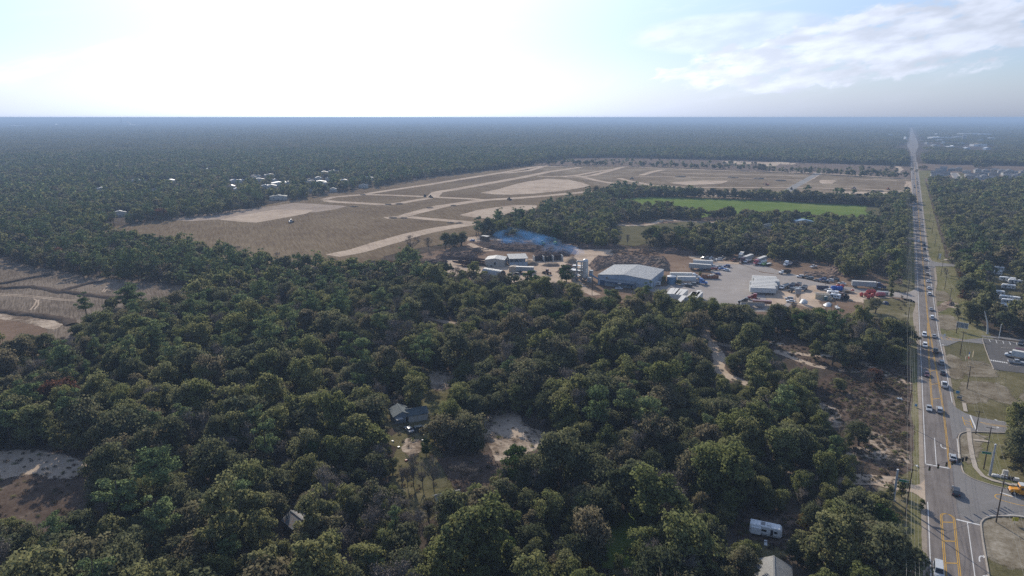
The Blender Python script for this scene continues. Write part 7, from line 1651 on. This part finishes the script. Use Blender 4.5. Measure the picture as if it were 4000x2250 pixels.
def clumps(kind, r):
    """clump centres and radii of a crown about 10 m wide (scaled later)"""
    c, q = [], []
    wf, hf, ox, oy = r.uniform(0.78, 1.2), r.uniform(0.85, 1.18), r.uniform(-0.9, 0.9), r.uniform(-0.9, 0.9)
    if kind in ('live', 'russet', 'gold'):
        H, W, k = 9.5, 5.0, 34
        for i in range(k):
            a = r.uniform(0, 6.28); e = r.uniform(0.0, 1.0) ** 0.6
            rr = W * math.sqrt(1 - (1 - e) ** 2) * r.uniform(0.35, 0.78) if i > 5 else W * r.uniform(0.05, 0.4)
            z = (2.2 + r.uniform(0, 2.2)) if (i % 3 == 0 and rr > W * 0.4) else 4.0 + (H - 5.4) * (1 - (rr / W) ** 2) * r.uniform(0.5, 1.08)
            s = r.choice((0.8, 1.0, 1.3, 1.7)) * r.uniform(0.85, 1.2); c.append((rr * math.cos(a), rr * math.sin(a) , z + r.uniform(-0.5, 0.7))); q.append((s * r.uniform(0.9, 1.4), s * r.uniform(0.9, 1.4), s * r.uniform(0.6, 0.95)))
    elif kind in ('laurel', 'green'):
        H, W, k = 11.0, 4.2, 36
        for i in range(k):
            a = r.uniform(0, 6.28); z = r.uniform(1.8, H - 1.2); f = math.sin(min(1, max(0.12, (z + 0.2) / (H + 0.6))) * math.pi) ** 0.7
            rr = W * f * r.uniform(0.2, 0.85); s = r.choice((0.75, 0.95, 1.25, 1.6)) * r.uniform(0.85, 1.2)
            c.append((rr * math.cos(a), rr * math.sin(a), z)); q.append((s * r.uniform(0.85, 1.25), s * r.uniform(0.85, 1.25), s * r.uniform(0.8, 1.2)))
    elif kind == 'pine':
        H, W, k = 15.0, 3.7, 22
        for i in range(k):
            z = r.uniform(7.0, H - 0.8); f = 1.0 - 0.6 * abs((z - 9.8) / 5.5)
            a = r.uniform(0, 6.28); rr = W * f * r.uniform(0.2, 0.95); s = r.uniform(0.8, 1.35)
            c.append((rr * math.cos(a), rr * math.sin(a), z)); q.append((s * 1.1, s * 1.1, s * 0.7))
    elif kind == 'bare':
        for i in range(15):
            a = r.uniform(0, 6.28); z = r.uniform(3.5, 8.5); rr = r.uniform(0.4, 3.2) * math.sin((z - 1.5) / 8.5 * math.pi)
            s = r.uniform(0.9, 1.5); c.append((rr * math.cos(a), rr * math.sin(a), z)); q.append((s, s, s))
    top = max(p[2] for p in c)      # each crown leans and stretches its own way
    c = [(x * wf + ox * z / top, y / wf ** 0.5 + oy * z / top, z * hf) for x, y, z in c]
    return c, q
def trunk_mb(kind, r, cl, simple=False):
    m = MB(); n = 5 if simple else 7
    H = {'pine': 14.5, 'bare': 6.0}.get(kind, 6.0); rb = {'pine': 0.26, 'bare': 0.18}.get(kind, 0.34)
    lx, ly = r.uniform(-0.5, 0.5), r.uniform(-0.5, 0.5)
    fork = {'pine': 8.0}.get(kind, 2.2)
    m.tube((0, 0, -0.2), (lx * 0.3, ly * 0.3, fork), rb, rb * 0.78, n)
    if kind == 'pine': m.tube((lx * 0.3, ly * 0.3, fork), (lx, ly, H), rb * 0.78, 0.06, n)
    if not simple:
        for i, c in enumerate(cl[:9 if kind != 'bare' else 15]):
            z0 = fork if kind != 'pine' else c[2] - 0.5
            b = (lx * 0.3, ly * 0.3, z0)
            mid = ((b[0] + c[0]) / 2 + r.uniform(-.3, .3), (b[1] + c[1]) / 2 + r.uniform(-.3, .3), b[2] + (c[2] - b[2]) * 0.42)
            k = rb * (0.55 if kind != 'pine' else 0.25)
            m.tube(b, mid, k, k * 0.6, 5, 0, False); m.tube(mid, c, k * 0.6, k * 0.2, 5, 0, False)
            if kind == 'bare':
                for j in range(7):
                    e = (c[0] + r.uniform(-1.3, 1.3), c[1] + r.uniform(-1.3, 1.3), c[2] + r.uniform(0.2, 1.9)); s = r.uniform(0.3, 1.0)
                    f = tuple(mid[q] + (c[q] - mid[q]) * s for q in range(3)); m.tube(f, e, 0.035, 0.012, 3, 0, False)
    return m
LEAF = {'live': 'leaf_live', 'laurel': 'leaf_laurel', 'pine': 'leaf_pine', 'bare': 'leaf_grey', 'russet': 'leaf_russet', 'gold': 'leaf_gold', 'green': 'leaf_green'}
SPEC = {'live': (165, 0.46), 'laurel': (160, 0.45), 'green': (160, 0.45), 'pine': (150, 0.5), 'bare': (60, 0.5), 'russet': (110, 0.6), 'gold': (110, 0.6)}
NEAR, MID, FAR = {}, {}, {}
for ki, (kind, nvar) in enumerate((('live', 7), ('laurel', 7), ('pine', 3), ('bare', 3), ('russet', 1), ('gold', 1), ('green', 2))):
    NEAR[kind], MID[kind], FAR[kind] = [], [], []
    for v in range(nvar):
        r = random.Random(100 * ki + v); cl, rd = clumps(kind, r); n, sz = SPEC[kind]
        bark = 'bark_grey' if kind == 'bare' else 'bark'
        thin = 0.25 if kind == 'bare' else (0.55 if kind == 'pine' else 1.0)
        V, N, vn = leaf_cloud(cl, rd, n, sz, ki * 31 + v, thin=thin, shell=(0.45, 1.22) if kind != 'bare' else (0.2, 1.2))
        tm = trunk_mb(kind, r, cl)
        NEAR[kind].append((cards_mesh('crown', V, N, vn, LEAF[kind]), tm.mesh('trunk', bark, True)))
        V, N, vn = leaf_cloud(cl, rd, max(10, n // 8), sz * 2.3, ki * 31 + v + 7, thin=thin)
        MID[kind].append(cards_mesh('tree_mid', V, N, vn, LEAF[kind], trunk_mb(kind, r, cl, True), bark))
        V, N, vn = leaf_cloud(cl[::2], [tuple(x * 1.25 for x in q) for q in rd[::2]], 10, sz * 4.4, ki * 31 + v + 13, thin=thin)
        FAR[kind].append(cards_mesh('tree_far', V, N, vn, LEAF[kind]))
SHRUB = []
for v in range(4):
    r = random.Random(900 + v); cl = [(r.uniform(-0.5, 0.5), r.uniform(-0.5, 0.5), r.uniform(0.1, 0.6)) for _ in range(5)]
    V, N, vn = leaf_cloud(cl, [(0.5, 0.5, 0.4)] * 5, 14, 0.34, 950 + v, thin=0.6); SHRUB.append(cards_mesh('shrub', V, N, vn, 'leaf_scrub' if v != 3 else 'leaf_laurel'))
# a patch of distant canopy, about 48 m across
PATCH = []
for v in range(4):
    r = random.Random(700 + v); cl, rd = [], []
    for i in range(7):
        for j in range(7):
            x, y = (i - 3 + r.uniform(-.45, .45)) * 7.2, (j - 3 + r.uniform(-.45, .45)) * 7.2
            s = r.uniform(3.2, 5.0); cl.append((x, y, r.uniform(4.6, 8.0))); rd.append((s, s, r.uniform(2.6, 4.2)))
    V, N, vn = leaf_cloud(cl, rd, 16, 3.0, 750 + v, jit=0.35, low=-0.1)
    PATCH.append(cards_mesh('canopy_patch', V, N, vn, 'leaf_far'))

# ---- where trees stand
def not_cleared(P):
    ok = np.ones(len(P), bool)
    for c in CLEAR:
        lo, hi = c.min(0), c.max(0)
        k = ok & (P[:, 0] > lo[0]) & (P[:, 0] < hi[0]) & (P[:, 1] > lo[1]) & (P[:, 1] < hi[1])
        i = np.where(k)[0]
        if len(i): ok[i[inside(P[i], c)]] = False
    return ok
def scatter(r0, r1, sp, half=R(43)):
    """jittered grid inside the view sector between two distances"""
    n = int(2 * r1 / sp) + 2
    gx, gy = np.meshgrid(np.arange(n) * sp - r1, np.arange(n) * sp - 0.2 * r1, indexing='ij')
    P = np.stack([gx.ravel(), gy.ravel()], 1) + nrg.uniform(-0.42, 0.42, (n * n, 2)) * sp
    D = np.hypot(P[:, 0], P[:, 1]); A = np.arctan2(-P[:, 0], P[:, 1])
    P = P[(D >= r0) & (D < r1) & (np.abs(A - YAW) < half)]
    return P[not_cleared(P)]
def vnoise(P, s, seed=0.0):
    return np.array([mnoise.noise(Vector((x / s, y / s, seed))) for x, y in P])
def pick_kinds(P):
    """kinds drift across the wood: pines to the west, laurel oaks in drifts"""
    a = vnoise(P, 38, 1.0) + nrg.normal(0, 0.33, len(P)); b = vnoise(P, 60, 5.0)
    west = np.clip((-P[:, 0] - 130) / 180, 0, 1)
    u = nrg.random(len(P)); k = np.where(a > 0.06, 'laurel', 'live').astype(object)
    k[u < 0.045 + 0.30 * west * (b > -0.1)] = 'pine'
    k[(u > 0.80) & (u < 0.985)] = 'bare'; k[u >= 0.998] = 'russet'; k[(u > 0.985) & (u < 0.992)] = 'green'
    return k
near = scatter(104, 380, 6.4)
size = np.where(nrg.random(len(near)) < 0.3, nrg.uniform(0.5, 0.8, len(near)), np.where(nrg.random(len(near)) < 0.25, nrg.uniform(1.2, 1.65, len(near)), nrg.normal(1.0, 0.15, len(near))))
size = np.where(crown_in_view(near, size * 10.5, size * 3.6), size * 0.6, size)      # smaller trees and bushes grow at the rims of openings
ok = ~crown_in_view(near, size * 10.5, size * 3.2); near, size = near[ok], size[ok]
nk = pick_kinds(near); nk[(nk == 'pine') & crown_in_view(near, size * 15.5)] = 'live'
# trees one can point to: kind, crop, x, y of the foot, scale, height scale
hero = [('laurel', 'L', 470, 560, 1.15, 1.0), ('live', 'L', 770, 880, 1.25, 1.0), ('live', 'L', 960, 900, 1.3, 1.05), ('laurel', 'L', 880, 620, 1.1, 0.9), ('live', 'L', 1010, 640, 1.0, 0.85), ('live', 'L', 1180, 610, 0.95, 0.8), ('bare', 'L', 480, 1215, 0.85, 0.9), ('bare', 'L', 430, 1235, 0.6, 0.7), ('bare', 'L', 560, 1240, 0.75, 0.85), ('bare', 'L', 655, 1240, 0.95, 1.0), ('bare', 'L', 385, 1240, 0.6, 0.7), ('green', 'L', 590, 960, 0.35, 0.5),
        ('pine', 'H', 1010, 880, 1.6, 1.25), ('pine', 'H', 985, 860, 1.4, 1.2), ('pine', 'H', 680, 930, 1.2, 1.05), ('pine', 'H', 1437, 655, 1.25, 0.75), ('pine', 'H', 1110, 860, 1.0, 0.95),
        ('live', 'A', 1330, 370, 1.0, 0.75), ('live', 'A', 1440, 420, 0.95, 0.75), ('laurel', 'A', 1400, 250, 0.7, 0.6), ('laurel', 'A', 290, 700, 0.5, 0.45), ('laurel', 'A', 480, 830, 0.2, 0.3),
        ('live', 'J', 265, 615, 1.1, 0.95), ('live', 'J', 360, 628, 0.95, 0.85), ('live', 'J', 597, 700, 1.0, 0.9), ('live', 'J', 725, 690, 1.1, 1.15), ('russet', 'J', 690, 710, 0.9, 0.95), ('bare', 'J', 400, 730, 0.9, 0.85), ('bare', 'J', 460, 730, 0.9, 0.8), ('laurel', 'J', 650, 720, 0.7, 0.7), ('bare', 'I', 1110, 800, 1.7, 1.6), ('bare', 'I', 1240, 770, 1.2, 1.15), ('live', 'I', 1360, 760, 1.2, 1.1), ('live', 'I', 1430, 745, 1.25, 1.05), ('live', 'I', 1480, 735, 1.0, 0.95), ('gold', 'I', 1080, 850, 0.9, 0.6), ('pine', 'I', 1730, 590, 1.1, 0.95), ('live', 'I', 1815, 590, 1.3, 1.2), ('pine', 'I', 1885, 560, 0.9, 0.9),
        ('russet', 'T', 450, 360, 0.9, 0.9), ('gold', 'T', 675, 380, 0.9, 0.9), ('russet', 'T', 470, 650, 0.8, 0.7), ('live', 'T', 470, 520, 1.1, 0.9), ('live', 'T', 620, 660, 1.3, 1.0), ('green', 'T', 560, 480, 0.5, 0.9), ('laurel', 'T', 540, 960, 1.2, 1.0), ('live', 'T', 640, 990, 1.1, 0.95), ('laurel', 'T', 360, 860, 0.6, 0.55), ('live', 'T', 850, 870, 1.2, 1.0),
        ('bare', 'T', 200, 300, 0.5, 0.55), ('bare', 'T', 180, 260, 0.4, 0.5), ('russet', 'O', 1690, 620, 0.7, 0.65), ('russet', 'O', 1020, 200, 0.85, 0.75), ('laurel', 'O', 1200, 420, 0.6, 0.7), ('live', 'O', 1560, 1120, 1.05, 0.75), ('green', 'O', 1120, 620, 0.3, 0.6), ('laurel', 'O', 1410, 680, 0.6, 0.45), ('bare', 'O', 1640, 640, 0.8, 0.7), ('bare', 'O', 1810, 1330, 0.5, 0.6), ('green', 'O', 1090, 240, 1.2, 1.05), ('green', 'O', 1230, 200, 1.2, 1.0), ('laurel', 'O', 1110, 270, 0.9, 0.85), ('laurel', 'O', 1880, 460, 0.8, 0.7), ('laurel', 'O', 1360, 1400, 0.4, 0.45), ('bare', 'O', 1580, 1400, 0.5, 0.6),
        ('bare', 'L', 900, 1150, 0.9, 0.45), ('bare', 'L', 800, 960, 0.7, 0.6), ('bare', 'L', 1000, 1180, 0.8, 0.4), ('live', 'L', 1300, 560, 0.8, 0.75), ('green', 'L', 1350, 1200, 1.2, 1.0), ('russet', 'J', 1190, 745, 0.9, 0.8), ('green', 'G', 400, 130, 1.2, 0.8), ('green', 'E', 2200, 950, 1.2, 0.95), ('laurel', 'G', 1900, 380, 0.9, 0.8), ('live', 'G', 1830, 390, 1.1, 0.85), ('live', 'G', 2060, 780, 1.1, 0.75), ('laurel', 'G', 2240, 520, 0.55, 0.75), ('laurel', 'S', 2130, 730, 0.35, 0.5), ('laurel', 'F', 1680, 640, 0.45, 0.45), ('laurel', 'F', 1920, 650, 0.5, 0.3), ('laurel', 'F', 2290, 520, 0.35, 0.3),
        ('green', 'N', 120, 700, 0.9, 0.8), ('laurel', 'W', 1480, 1449, 0.7, 0.55), ('gold', 'W', 1475, 1470, 0.6, 0.5), ('laurel', 'N', 950, 860, 0.55, 0.5), ('laurel', 'N', 700, 420, 0.7, 0.8), ('gold', 'N', 1600, 480, 0.6, 0.4)]
def zone(px, py):
    if px > 3560: return 'across the highway'
    if py < 900: return 'round the pasture and glade'
    if px < 1000 and py < 1300: return 'along the left ploughed clearing'
    if px < 900: return 'above the lower-left clearing' if py < 1700 else 'below the lower-left clearing'
    if py < 1200 and px < 2300: return 'in front of the log yard'
    if py < 1330: return 'before the warehouse and lorries' if px < 2800 else 'between lorry yard and sand track'
    if px < 1450: return 'left of the woodland house' if py < 1700 else 'left of the bare trees'
    if px < 2300: return 'behind the woodland house' if py < 1560 else ('around the sandy clearing' if py < 1900 else 'below the bright-roofed shed')
    if px < 2850: return 'right of the sandy clearing' if py < 1800 else 'left of the caravan glade'
    return 'beside the winding sand track' if py < 1560 else ('in the roadside brown scrub' if py < 1850 else 'around the caravan glade')
DESC = {'live': ('live_oak', 'dark spreading oak'), 'laurel': ('laurel_oak', 'olive upright oak'), 'pine': ('pine_tree', 'tufted pine'), 'bare': ('bare_tree', 'leafless grey tree'), 'russet': ('russet_tree', 'rust red tree'), 'gold': ('golden_tree', 'yellow-gold tree'), 'green': ('evergreen_tree', 'fresh green tree')}
CAP = {'live': 300, 'laurel': 300, 'pine': 150, 'bare': 150, 'russet': 60, 'gold': 20, 'green': 60}
PLANTED = []
def put_tree(kind, x, y, s, hs, single=None):
    px, py = topix(x, y, 6 * hs)
    sw = 'low ' if hs < 0.72 else ('big ' if s > 1.12 else '')
    PLANTED.append((kind, x, y, s, hs, single, px, (sw + DESC[kind][1], zone(*topix(x, y)))))
def ordinal(n):
    tens = ['', '', 'twenty', 'thirty', 'forty', 'fifty', 'sixty', 'seventy']; tth = ['', '', 'twentieth', 'thirtieth', 'fortieth', 'fiftieth', 'sixtieth', 'seventieth']
    if n <= 20: return words[n - 1]
    return tth[n // 10] if n % 10 == 0 else tens[n // 10] + '-' + words[n % 10 - 1]
def plant_all():
    """each tree one can point to gets its place in the left-to-right order of its look and part of the wood"""
    seen = {}
    for kind, x, y, s, hs, single, px, key in sorted(PLANTED, key=lambda t: t[6]):
        k = 0
        if not single:
            k = seen[key] = seen.get(key, 0) + 1
        tot = sum(1 for t in PLANTED if t[7] == key and not t[5])
        lab = single or ('%s %s' % key if tot == 1 else '%s, %s from the left %s' % (key[0], ordinal(k), key[1]))
        t = thing(DESC[kind][0], lab, 'tree', (x, y, 0), rng.uniform(0, 6.28), None if single else key[0] + 's ' + key[1])
        u = rng.uniform(0.82, 1.18); t.scale = (s * u, s / u, hs)
        c, q = rng.choice(NEAR[kind])
        link('crown', c, t); link('trunk', q, t)
single = {0: 'big olive green oak standing behind the woodland house', 1: 'broad dark oak left of two in the middle clearing', 2: 'broad dark oak right of two in the middle clearing', 13: 'slim pine beside the tallest one at the ploughed clearing', 12: 'tallest pine standing clear at the edge of the ploughed field', 14: 'cone-shaped pine at the near corner of the ploughed clearing', 15: 'lone flat-topped pine on the far edge of the ploughed clearing', 17: 'round dark oak beside the signal mast across the road', 30: 'large leafless tree at the edge of the brown field', 31: 'smaller leafless tree right of the large one', 41: 'rust-orange shrub-like tree by the brush pile', 40: 'golden orange tree among the caravans across the road', 39: 'dark red tree behind the golden one across the road', 23: 'round oak alone in the olive glade'}
for i, (k, r, x, y, s, hs) in enumerate(hero):
    q = g(r, x, y); put_tree(k, q[0], q[1], s, hs, single.get(i))
    d = np.hypot(near[:, 0] - q[0], near[:, 1] - q[1]); keep = d > 3.4 * s
    near, nk, size = near[keep], nk[keep], size[keep]
pix = np.array([topix(x, y, 5) for x, y in near])
vis = (pix[:, 0] > -60) & (pix[:, 0] < 4060) & (pix[:, 1] < 2420)
app = size / np.hypot(near[:, 0], near[:, 1])
order = np.argsort(-app); used = np.zeros(len(near), bool); cnt_k = {}
for i in order:
    k = nk[i]
    if not vis[i] or cnt_k.get(k, 40 if k == 'bare' else 25) >= CAP[k]: continue
    cnt_k[k] = cnt_k.get(k, 40 if k == 'bare' else 25) + 1; used[i] = True
    put_tree(k, near[i, 0], near[i, 1], size[i], size[i] ** 0.75 * rng.uniform(0.8, 1.2))
plant_all()
rest_near = near[~used]; rk = nk[~used]; rs = size[~used]
# young growth between the crowns
us = scatter(110, 380, 5.6); usz = nrg.uniform(0.4, 0.66, len(us)); ok = ~crown_in_view(us, usz * 10.5, usz * 3.0); us, usz = us[ok], usz[ok]
rest_near = np.concatenate([rest_near, us]); rs = np.concatenate([rs, usz]); rk = np.concatenate([rk, nrg.choice(np.array(['live', 'laurel', 'laurel', 'bare'], object), len(us))])
# ---- the rest of the wood, instanced on points
LIB = {}
def lib(name, meshes):
    c = bpy.data.collections.new(name)
    for i, me in enumerate(meshes):
        o = bpy.data.objects.new('%s_%03d' % (name, i), me); c.objects.link(o)
    return c
def mass(name, label, P, idx, scl, coll, cat='trees'):
    me = bpy.data.meshes.new(name); n = len(P)
    me.vertices.add(n); co = np.zeros((n, 3), np.float32); co[:, :P.shape[1]] = P; me.vertices.foreach_set('co', co.ravel())
    a = me.attributes.new('idx', 'INT', 'POINT'); a.data.foreach_set('value', np.asarray(idx, np.int32))
    rot = np.zeros((n, 3), np.float32); rot[:, 2] = nrg.uniform(0, 6.28, n)
    a = me.attributes.new('rot', 'FLOAT_VECTOR', 'POINT'); a.data.foreach_set('vector', rot.ravel())
    a = me.attributes.new('scl', 'FLOAT_VECTOR', 'POINT'); a.data.foreach_set('vector', np.asarray(scl, np.float32).ravel())
    o = link(name, me, None, label=label, cat=cat, kind='stuff')
    ng = bpy.data.node_groups.new(name, 'GeometryNodeTree')
    ng.interface.new_socket('Geometry', in_out='INPUT', socket_type='NodeSocketGeometry'); ng.interface.new_socket('Geometry', in_out='OUTPUT', socket_type='NodeSocketGeometry')
    N = ng.nodes; gi = N.new('NodeGroupInput'); go = N.new('NodeGroupOutput'); ip = N.new('GeometryNodeInstanceOnPoints'); ci = N.new('GeometryNodeCollectionInfo')
    ci.inputs['Collection'].default_value = coll; ci.inputs['Separate Children'].default_value = True; ci.inputs['Reset Children'].default_value = True
    ip.inputs['Pick Instance'].default_value = True
    def attr(nm, ty):
        x = N.new('GeometryNodeInputNamedAttribute'); x.data_type = ty; x.inputs['Name'].default_value = nm
        return [s for s in x.outputs if s.enabled][0]
    L = ng.links
    L.new(gi.outputs[0], ip.inputs['Points']); L.new(ci.outputs[0], ip.inputs['Instance'])
    L.new(attr('idx', 'INT'), ip.inputs['Instance Index']); L.new(attr('rot', 'FLOAT_VECTOR'), ip.inputs['Rotation']); L.new(attr('scl', 'FLOAT_VECTOR'), ip.inputs['Scale'])
    L.new(ip.outputs[0], go.inputs[0])
    md = o.modifiers.new('instances', 'NODES'); md.node_group = ng
    return o
def kind_index(kinds, table):
    base = {}; lst = []
    for k, v in table.items(): base[k] = (len(lst), len(v)); lst += v
    return np.array([base[k][0] + rng.randrange(base[k][1]) for k in kinds]), lst
def xyz_scale(s, hs):
    u = nrg.uniform(0.82, 1.18, len(s)); return np.stack([s * u, s / u, s * hs], 1)
joined = {}
for k, v in NEAR.items():
    joined[k] = []
    for c, t in v:
        m = MB(); m.v = [tuple(q.co) for q in t.vertices]; m.f = [tuple(q.vertices) for q in t.polygons]
        vv = np.empty(len(c.vertices) * 3, np.float32); c.vertices.foreach_get('co', vv); nn = np.empty(len(c.vertices) * 3, np.float32)
        ln = np.empty(len(c.loops) * 3, np.float32); c.corner_normals.foreach_get('vector', ln)
        joined[k].append(cards_mesh('tree_near', vv.reshape(-1, 3), len(c.polygons), ln.reshape(-1, 3), LEAF[k], m, 'bark_grey' if k == 'bare' else 'bark'))
idx, lst = kind_index(rk, joined)
mass('woodland', 'remaining trees filling the near woods between the single crowns', rest_near, idx, xyz_scale(rs, nrg.uniform(0.85, 1.12, len(rs))), lib('near_tree', lst))
P = scatter(380, 900, 6.6); P = P[~crown_in_view(P, np.full(len(P), 10.5))]; K = pick_kinds(P); K[(K == 'pine') & crown_in_view(P, np.full(len(P), 15.0))] = 'live'
# tree rows the photograph shows on open ground
def row(reg, pts, n, jx, kinds, smin, smax):
    L = [Vector(q).to_2d() for q in gp(reg, pts)]; seg = [(b - a).length for a, b in zip(L[:-1], L[1:])]; tot = sum(seg); out = []; ks = []; ss = []
    for _ in range(n):
        d = rng.uniform(0, tot); i = 0
        while d > seg[i]: d -= seg[i]; i += 1
        p = L[i].lerp(L[i + 1], d / seg[i]); out.append((p.x + rng.gauss(0, jx), p.y + rng.gauss(0, jx))); ks.append(rng.choice(kinds)); ss.append(rng.uniform(smin, smax))
    return out, ks, ss
RX, RK, RS = [], [], []
for a in (('J', [(620, 385), (1000, 392)], 40, 3, ['live', 'live', 'bare', 'pine'], 0.8, 1.1), ('J', [(1060, 395), (1510, 412)], 34, 3, ['live', 'live', 'bare'], 0.7, 1.05), ('J', [(1570, 417), (2310, 452)], 80, 3, ['live', 'live', 'bare'], 0.8, 1.15), ('J', [(2320, 460), (2440, 420)], 40, 8, ['live', 'laurel'], 0.8, 1.1), ('J', [(1080, 160), (1230, 150), (1400, 160), (1560, 155)], 14, 9, ['live', 'bare'], 0.5, 0.9), ('J', [(2160, 190), (2330, 215), (2440, 200)], 14, 14, ['live'], 0.5, 0.9), ('J', [(0, 130), (800, 130)], 5, 14, ['live'], 0.5, 0.8), ('U', [(1600, 530), (1820, 560)], 14, 8, ['live'], 0.8, 1.1), ('U', [(480, 575), (560, 580)], 7, 6, ['live'], 0.6, 0.8), ('J', [(1030, 545), (1240, 545)], 14, 3, ['live'], 0.9, 1.2), ('J', [(1280, 545), (1440, 550)], 11, 3, ['live'], 0.8, 1.0), ('J', [(1480, 552), (1740, 560)], 18, 4, ['live'], 0.8, 1.0), ('W', [(1330, 415), (2280, 448)], 0, 5, ['live'], 0.5, 0.8)):
    p, k, s = row(*a); RX += p; RK += k; RS += s
P = np.concatenate([P, np.array(RX)]); K = np.concatenate([K, np.array(RK, object)]); S = np.concatenate([np.clip(nrg.normal(0.95, 0.17, len(P) - len(RS)), 0.55, 1.35), np.array(RS)])
idx, lst = kind_index(K, MID)
mass('woodland', 'mixed oak and pine woods round the timber yard, field edge and pasture', P, idx, xyz_scale(S, nrg.uniform(0.85, 1.12, len(P))), lib('mid_tree', lst))
P = scatter(900, 2100, 7.4); P = P[~crown_in_view(P, np.full(len(P), 10.0))]; K = pick_kinds(P); K[(K == 'bare') & (nrg.random(len(P)) < 0.5)] = 'live'
idx, lst = kind_index(K, FAR); S = np.clip(nrg.normal(1.0, 0.17, len(P)), 0.6, 1.4)
mass('woodland', 'continuous dark woods beyond the bare field', P, idx, xyz_scale(S, nrg.uniform(0.85, 1.1, len(P))), lib('far_tree', lst))
P = scatter(2100, 9000, 44, R(41)); n = len(P); s = nrg.uniform(0.95, 1.15, n)
mass('forest', 'endless flat forest fading blue towards the horizon', P, nrg.integers(0, 4, n), np.stack([s, s, nrg.uniform(0.8, 1.2, n)], 1), lib('canopy_patch', PATCH), 'forest')
# low scrub in the openings
def fill(poly, n):
    a = np.array([(p[0], p[1]) for p in poly]); lo, hi = a.min(0), a.max(0); q = nrg.uniform(lo, hi, (n * 3, 2)); return q[inside(q, a)][:n]
SP = [fill(c1, 130), fill(c2, 120), fill(c3, 80), fill(c4, 70), fill(c5, 160), fill(c6, 1300), fill(c6b, 80), fill(c7, 120), fill([(6, 135), (6, 470), (10, 470), (10, 135)], 160), fill(scrub_b, 220)]
SP = [q[[not (14 < x < 28.5 and y < 9000) for x, y in q]] for q in SP]
SP = np.concatenate(SP); s = np.where(np.hypot(SP[:, 0], SP[:, 1]) > 800, nrg.uniform(1.0, 3.0, len(SP)), nrg.uniform(0.35, 1.15, len(SP)))
mass('undergrowth', 'low brown scrub dotted over the openings and verges', SP, nrg.choice([0, 1, 2, 3], len(SP), p=[.32, .32, .24, .12]), np.stack([s, s, s * 0.8], 1), lib('shrub', SHRUB), 'scrub')

# ------------------------------------------------------------ smoke over the mulch, steam at the horizon
def smoke_mat(name, col, dens, scale, lo, hi):
    m, n, l = nmat(name)
    o = n.new('ShaderNodeOutputMaterial'); v = n.new('ShaderNodeVolumePrincipled'); l.new(v.outputs[0], o.inputs['Volume'])
    v.inputs['Color'].default_value = col + (1,); v.inputs['Anisotropy'].default_value = 0.2
    t = n.new('ShaderNodeTexCoord'); z = n.new('ShaderNodeTexNoise'); z.inputs['Scale'].default_value = scale; z.inputs['Detail'].default_value = 4
    l.new(t.outputs['Object'], z.inputs['Vector'])
    r = n.new('ShaderNodeMapRange'); r.inputs['From Min'].default_value = lo; r.inputs['From Max'].default_value = hi; r.inputs['To Max'].default_value = dens
    l.new(z.outputs['Fac'], r.inputs['Value']); l.new(r.outputs[0], v.inputs['Density'])
    return m
smoke_mat('blue_smoke', (0.14, 0.42, 0.95), 0.055, 0.085, 0.44, 0.80)
smoke_mat('steam', (0.97, 0.97, 0.97), 0.10, 0.02, 0.3, 0.5)
def blob(name, label, chain, mat):
    """one closed lumpy hull round a chain of (x, y, z, radius)"""
    bm = bmesh.new(); pts = []
    for x, y, z, r in chain:
        for _ in range(34):
            d = Vector((rng.gauss(0, 1), rng.gauss(0, 1), rng.gauss(0, 0.7))).normalized(); pts.append((x + d.x * r, y + d.y * r, max(0.3, z + d.z * r * (0.45 if mat == 'blue_smoke' else 0.7))))
    vs = [bm.verts.new(p) for p in pts]
    h = bmesh.ops.convex_hull(bm, input=vs); bmesh.ops.delete(bm, geom=[e for e in h['geom_interior'] if isinstance(e, bmesh.types.BMVert)], context='VERTS')
    bmesh.ops.recalc_face_normals(bm, faces=bm.faces)
    me = bpy.data.meshes.new(name); bm.to_mesh(me); bm.free(); me.materials.append(MAT[mat])
    return link(name, me, None, label=label, cat='smoke', kind='stuff')
blob('smoke', 'dense blue smoke drifting off the mulch beside the sand', [g('E', 2180, 470) + (3, 7), g('E', 2360, 500) + (2.5, 7), g('E', 2050, 430) + (4, 8), g('E', 1900, 470) + (3, 7)], 'blue_smoke')
blob('smoke', 'thin blue smoke hanging over the long mulch heap', [g('E', 1050, 330) + (3, 8), g('E', 1300, 290) + (4, 9), g('E', 1550, 270) + (5, 9), g('E', 1350, 200) + (4, 8), g('E', 1750, 330) + (4, 8), g('E', 1950, 360) + (4, 8), g('E', 1200, 230) + (6, 9)], 'blue_smoke')
pc = g('K', 930, 166); blob('steam', 'white steam puff beside the distant chimney stack', [(pc[0], pc[1], 14, 22), (pc[0] - 25, pc[1], 34, 18), (pc[0] - 40, pc[1], 48, 10)], 'steam')

# ------------------------------------------------------------ the air
m, n, l = nmat('haze')
o = n.new('ShaderNodeOutputMaterial'); v = n.new('ShaderNodeVolumePrincipled'); l.new(v.outputs[0], o.inputs['Volume'])
v.inputs['Color'].default_value = (0.41, 0.56, 0.79, 1); v.inputs['Density'].default_value = 0.00018; v.inputs['Anisotropy'].default_value = 0.1
HZ = MB().box(0, 0, -2.0, 54000, 54000, 102.0).build('haze', 'haze', None, kind='stuff', label='thin blue winter haze over the whole landscape', cat='haze')
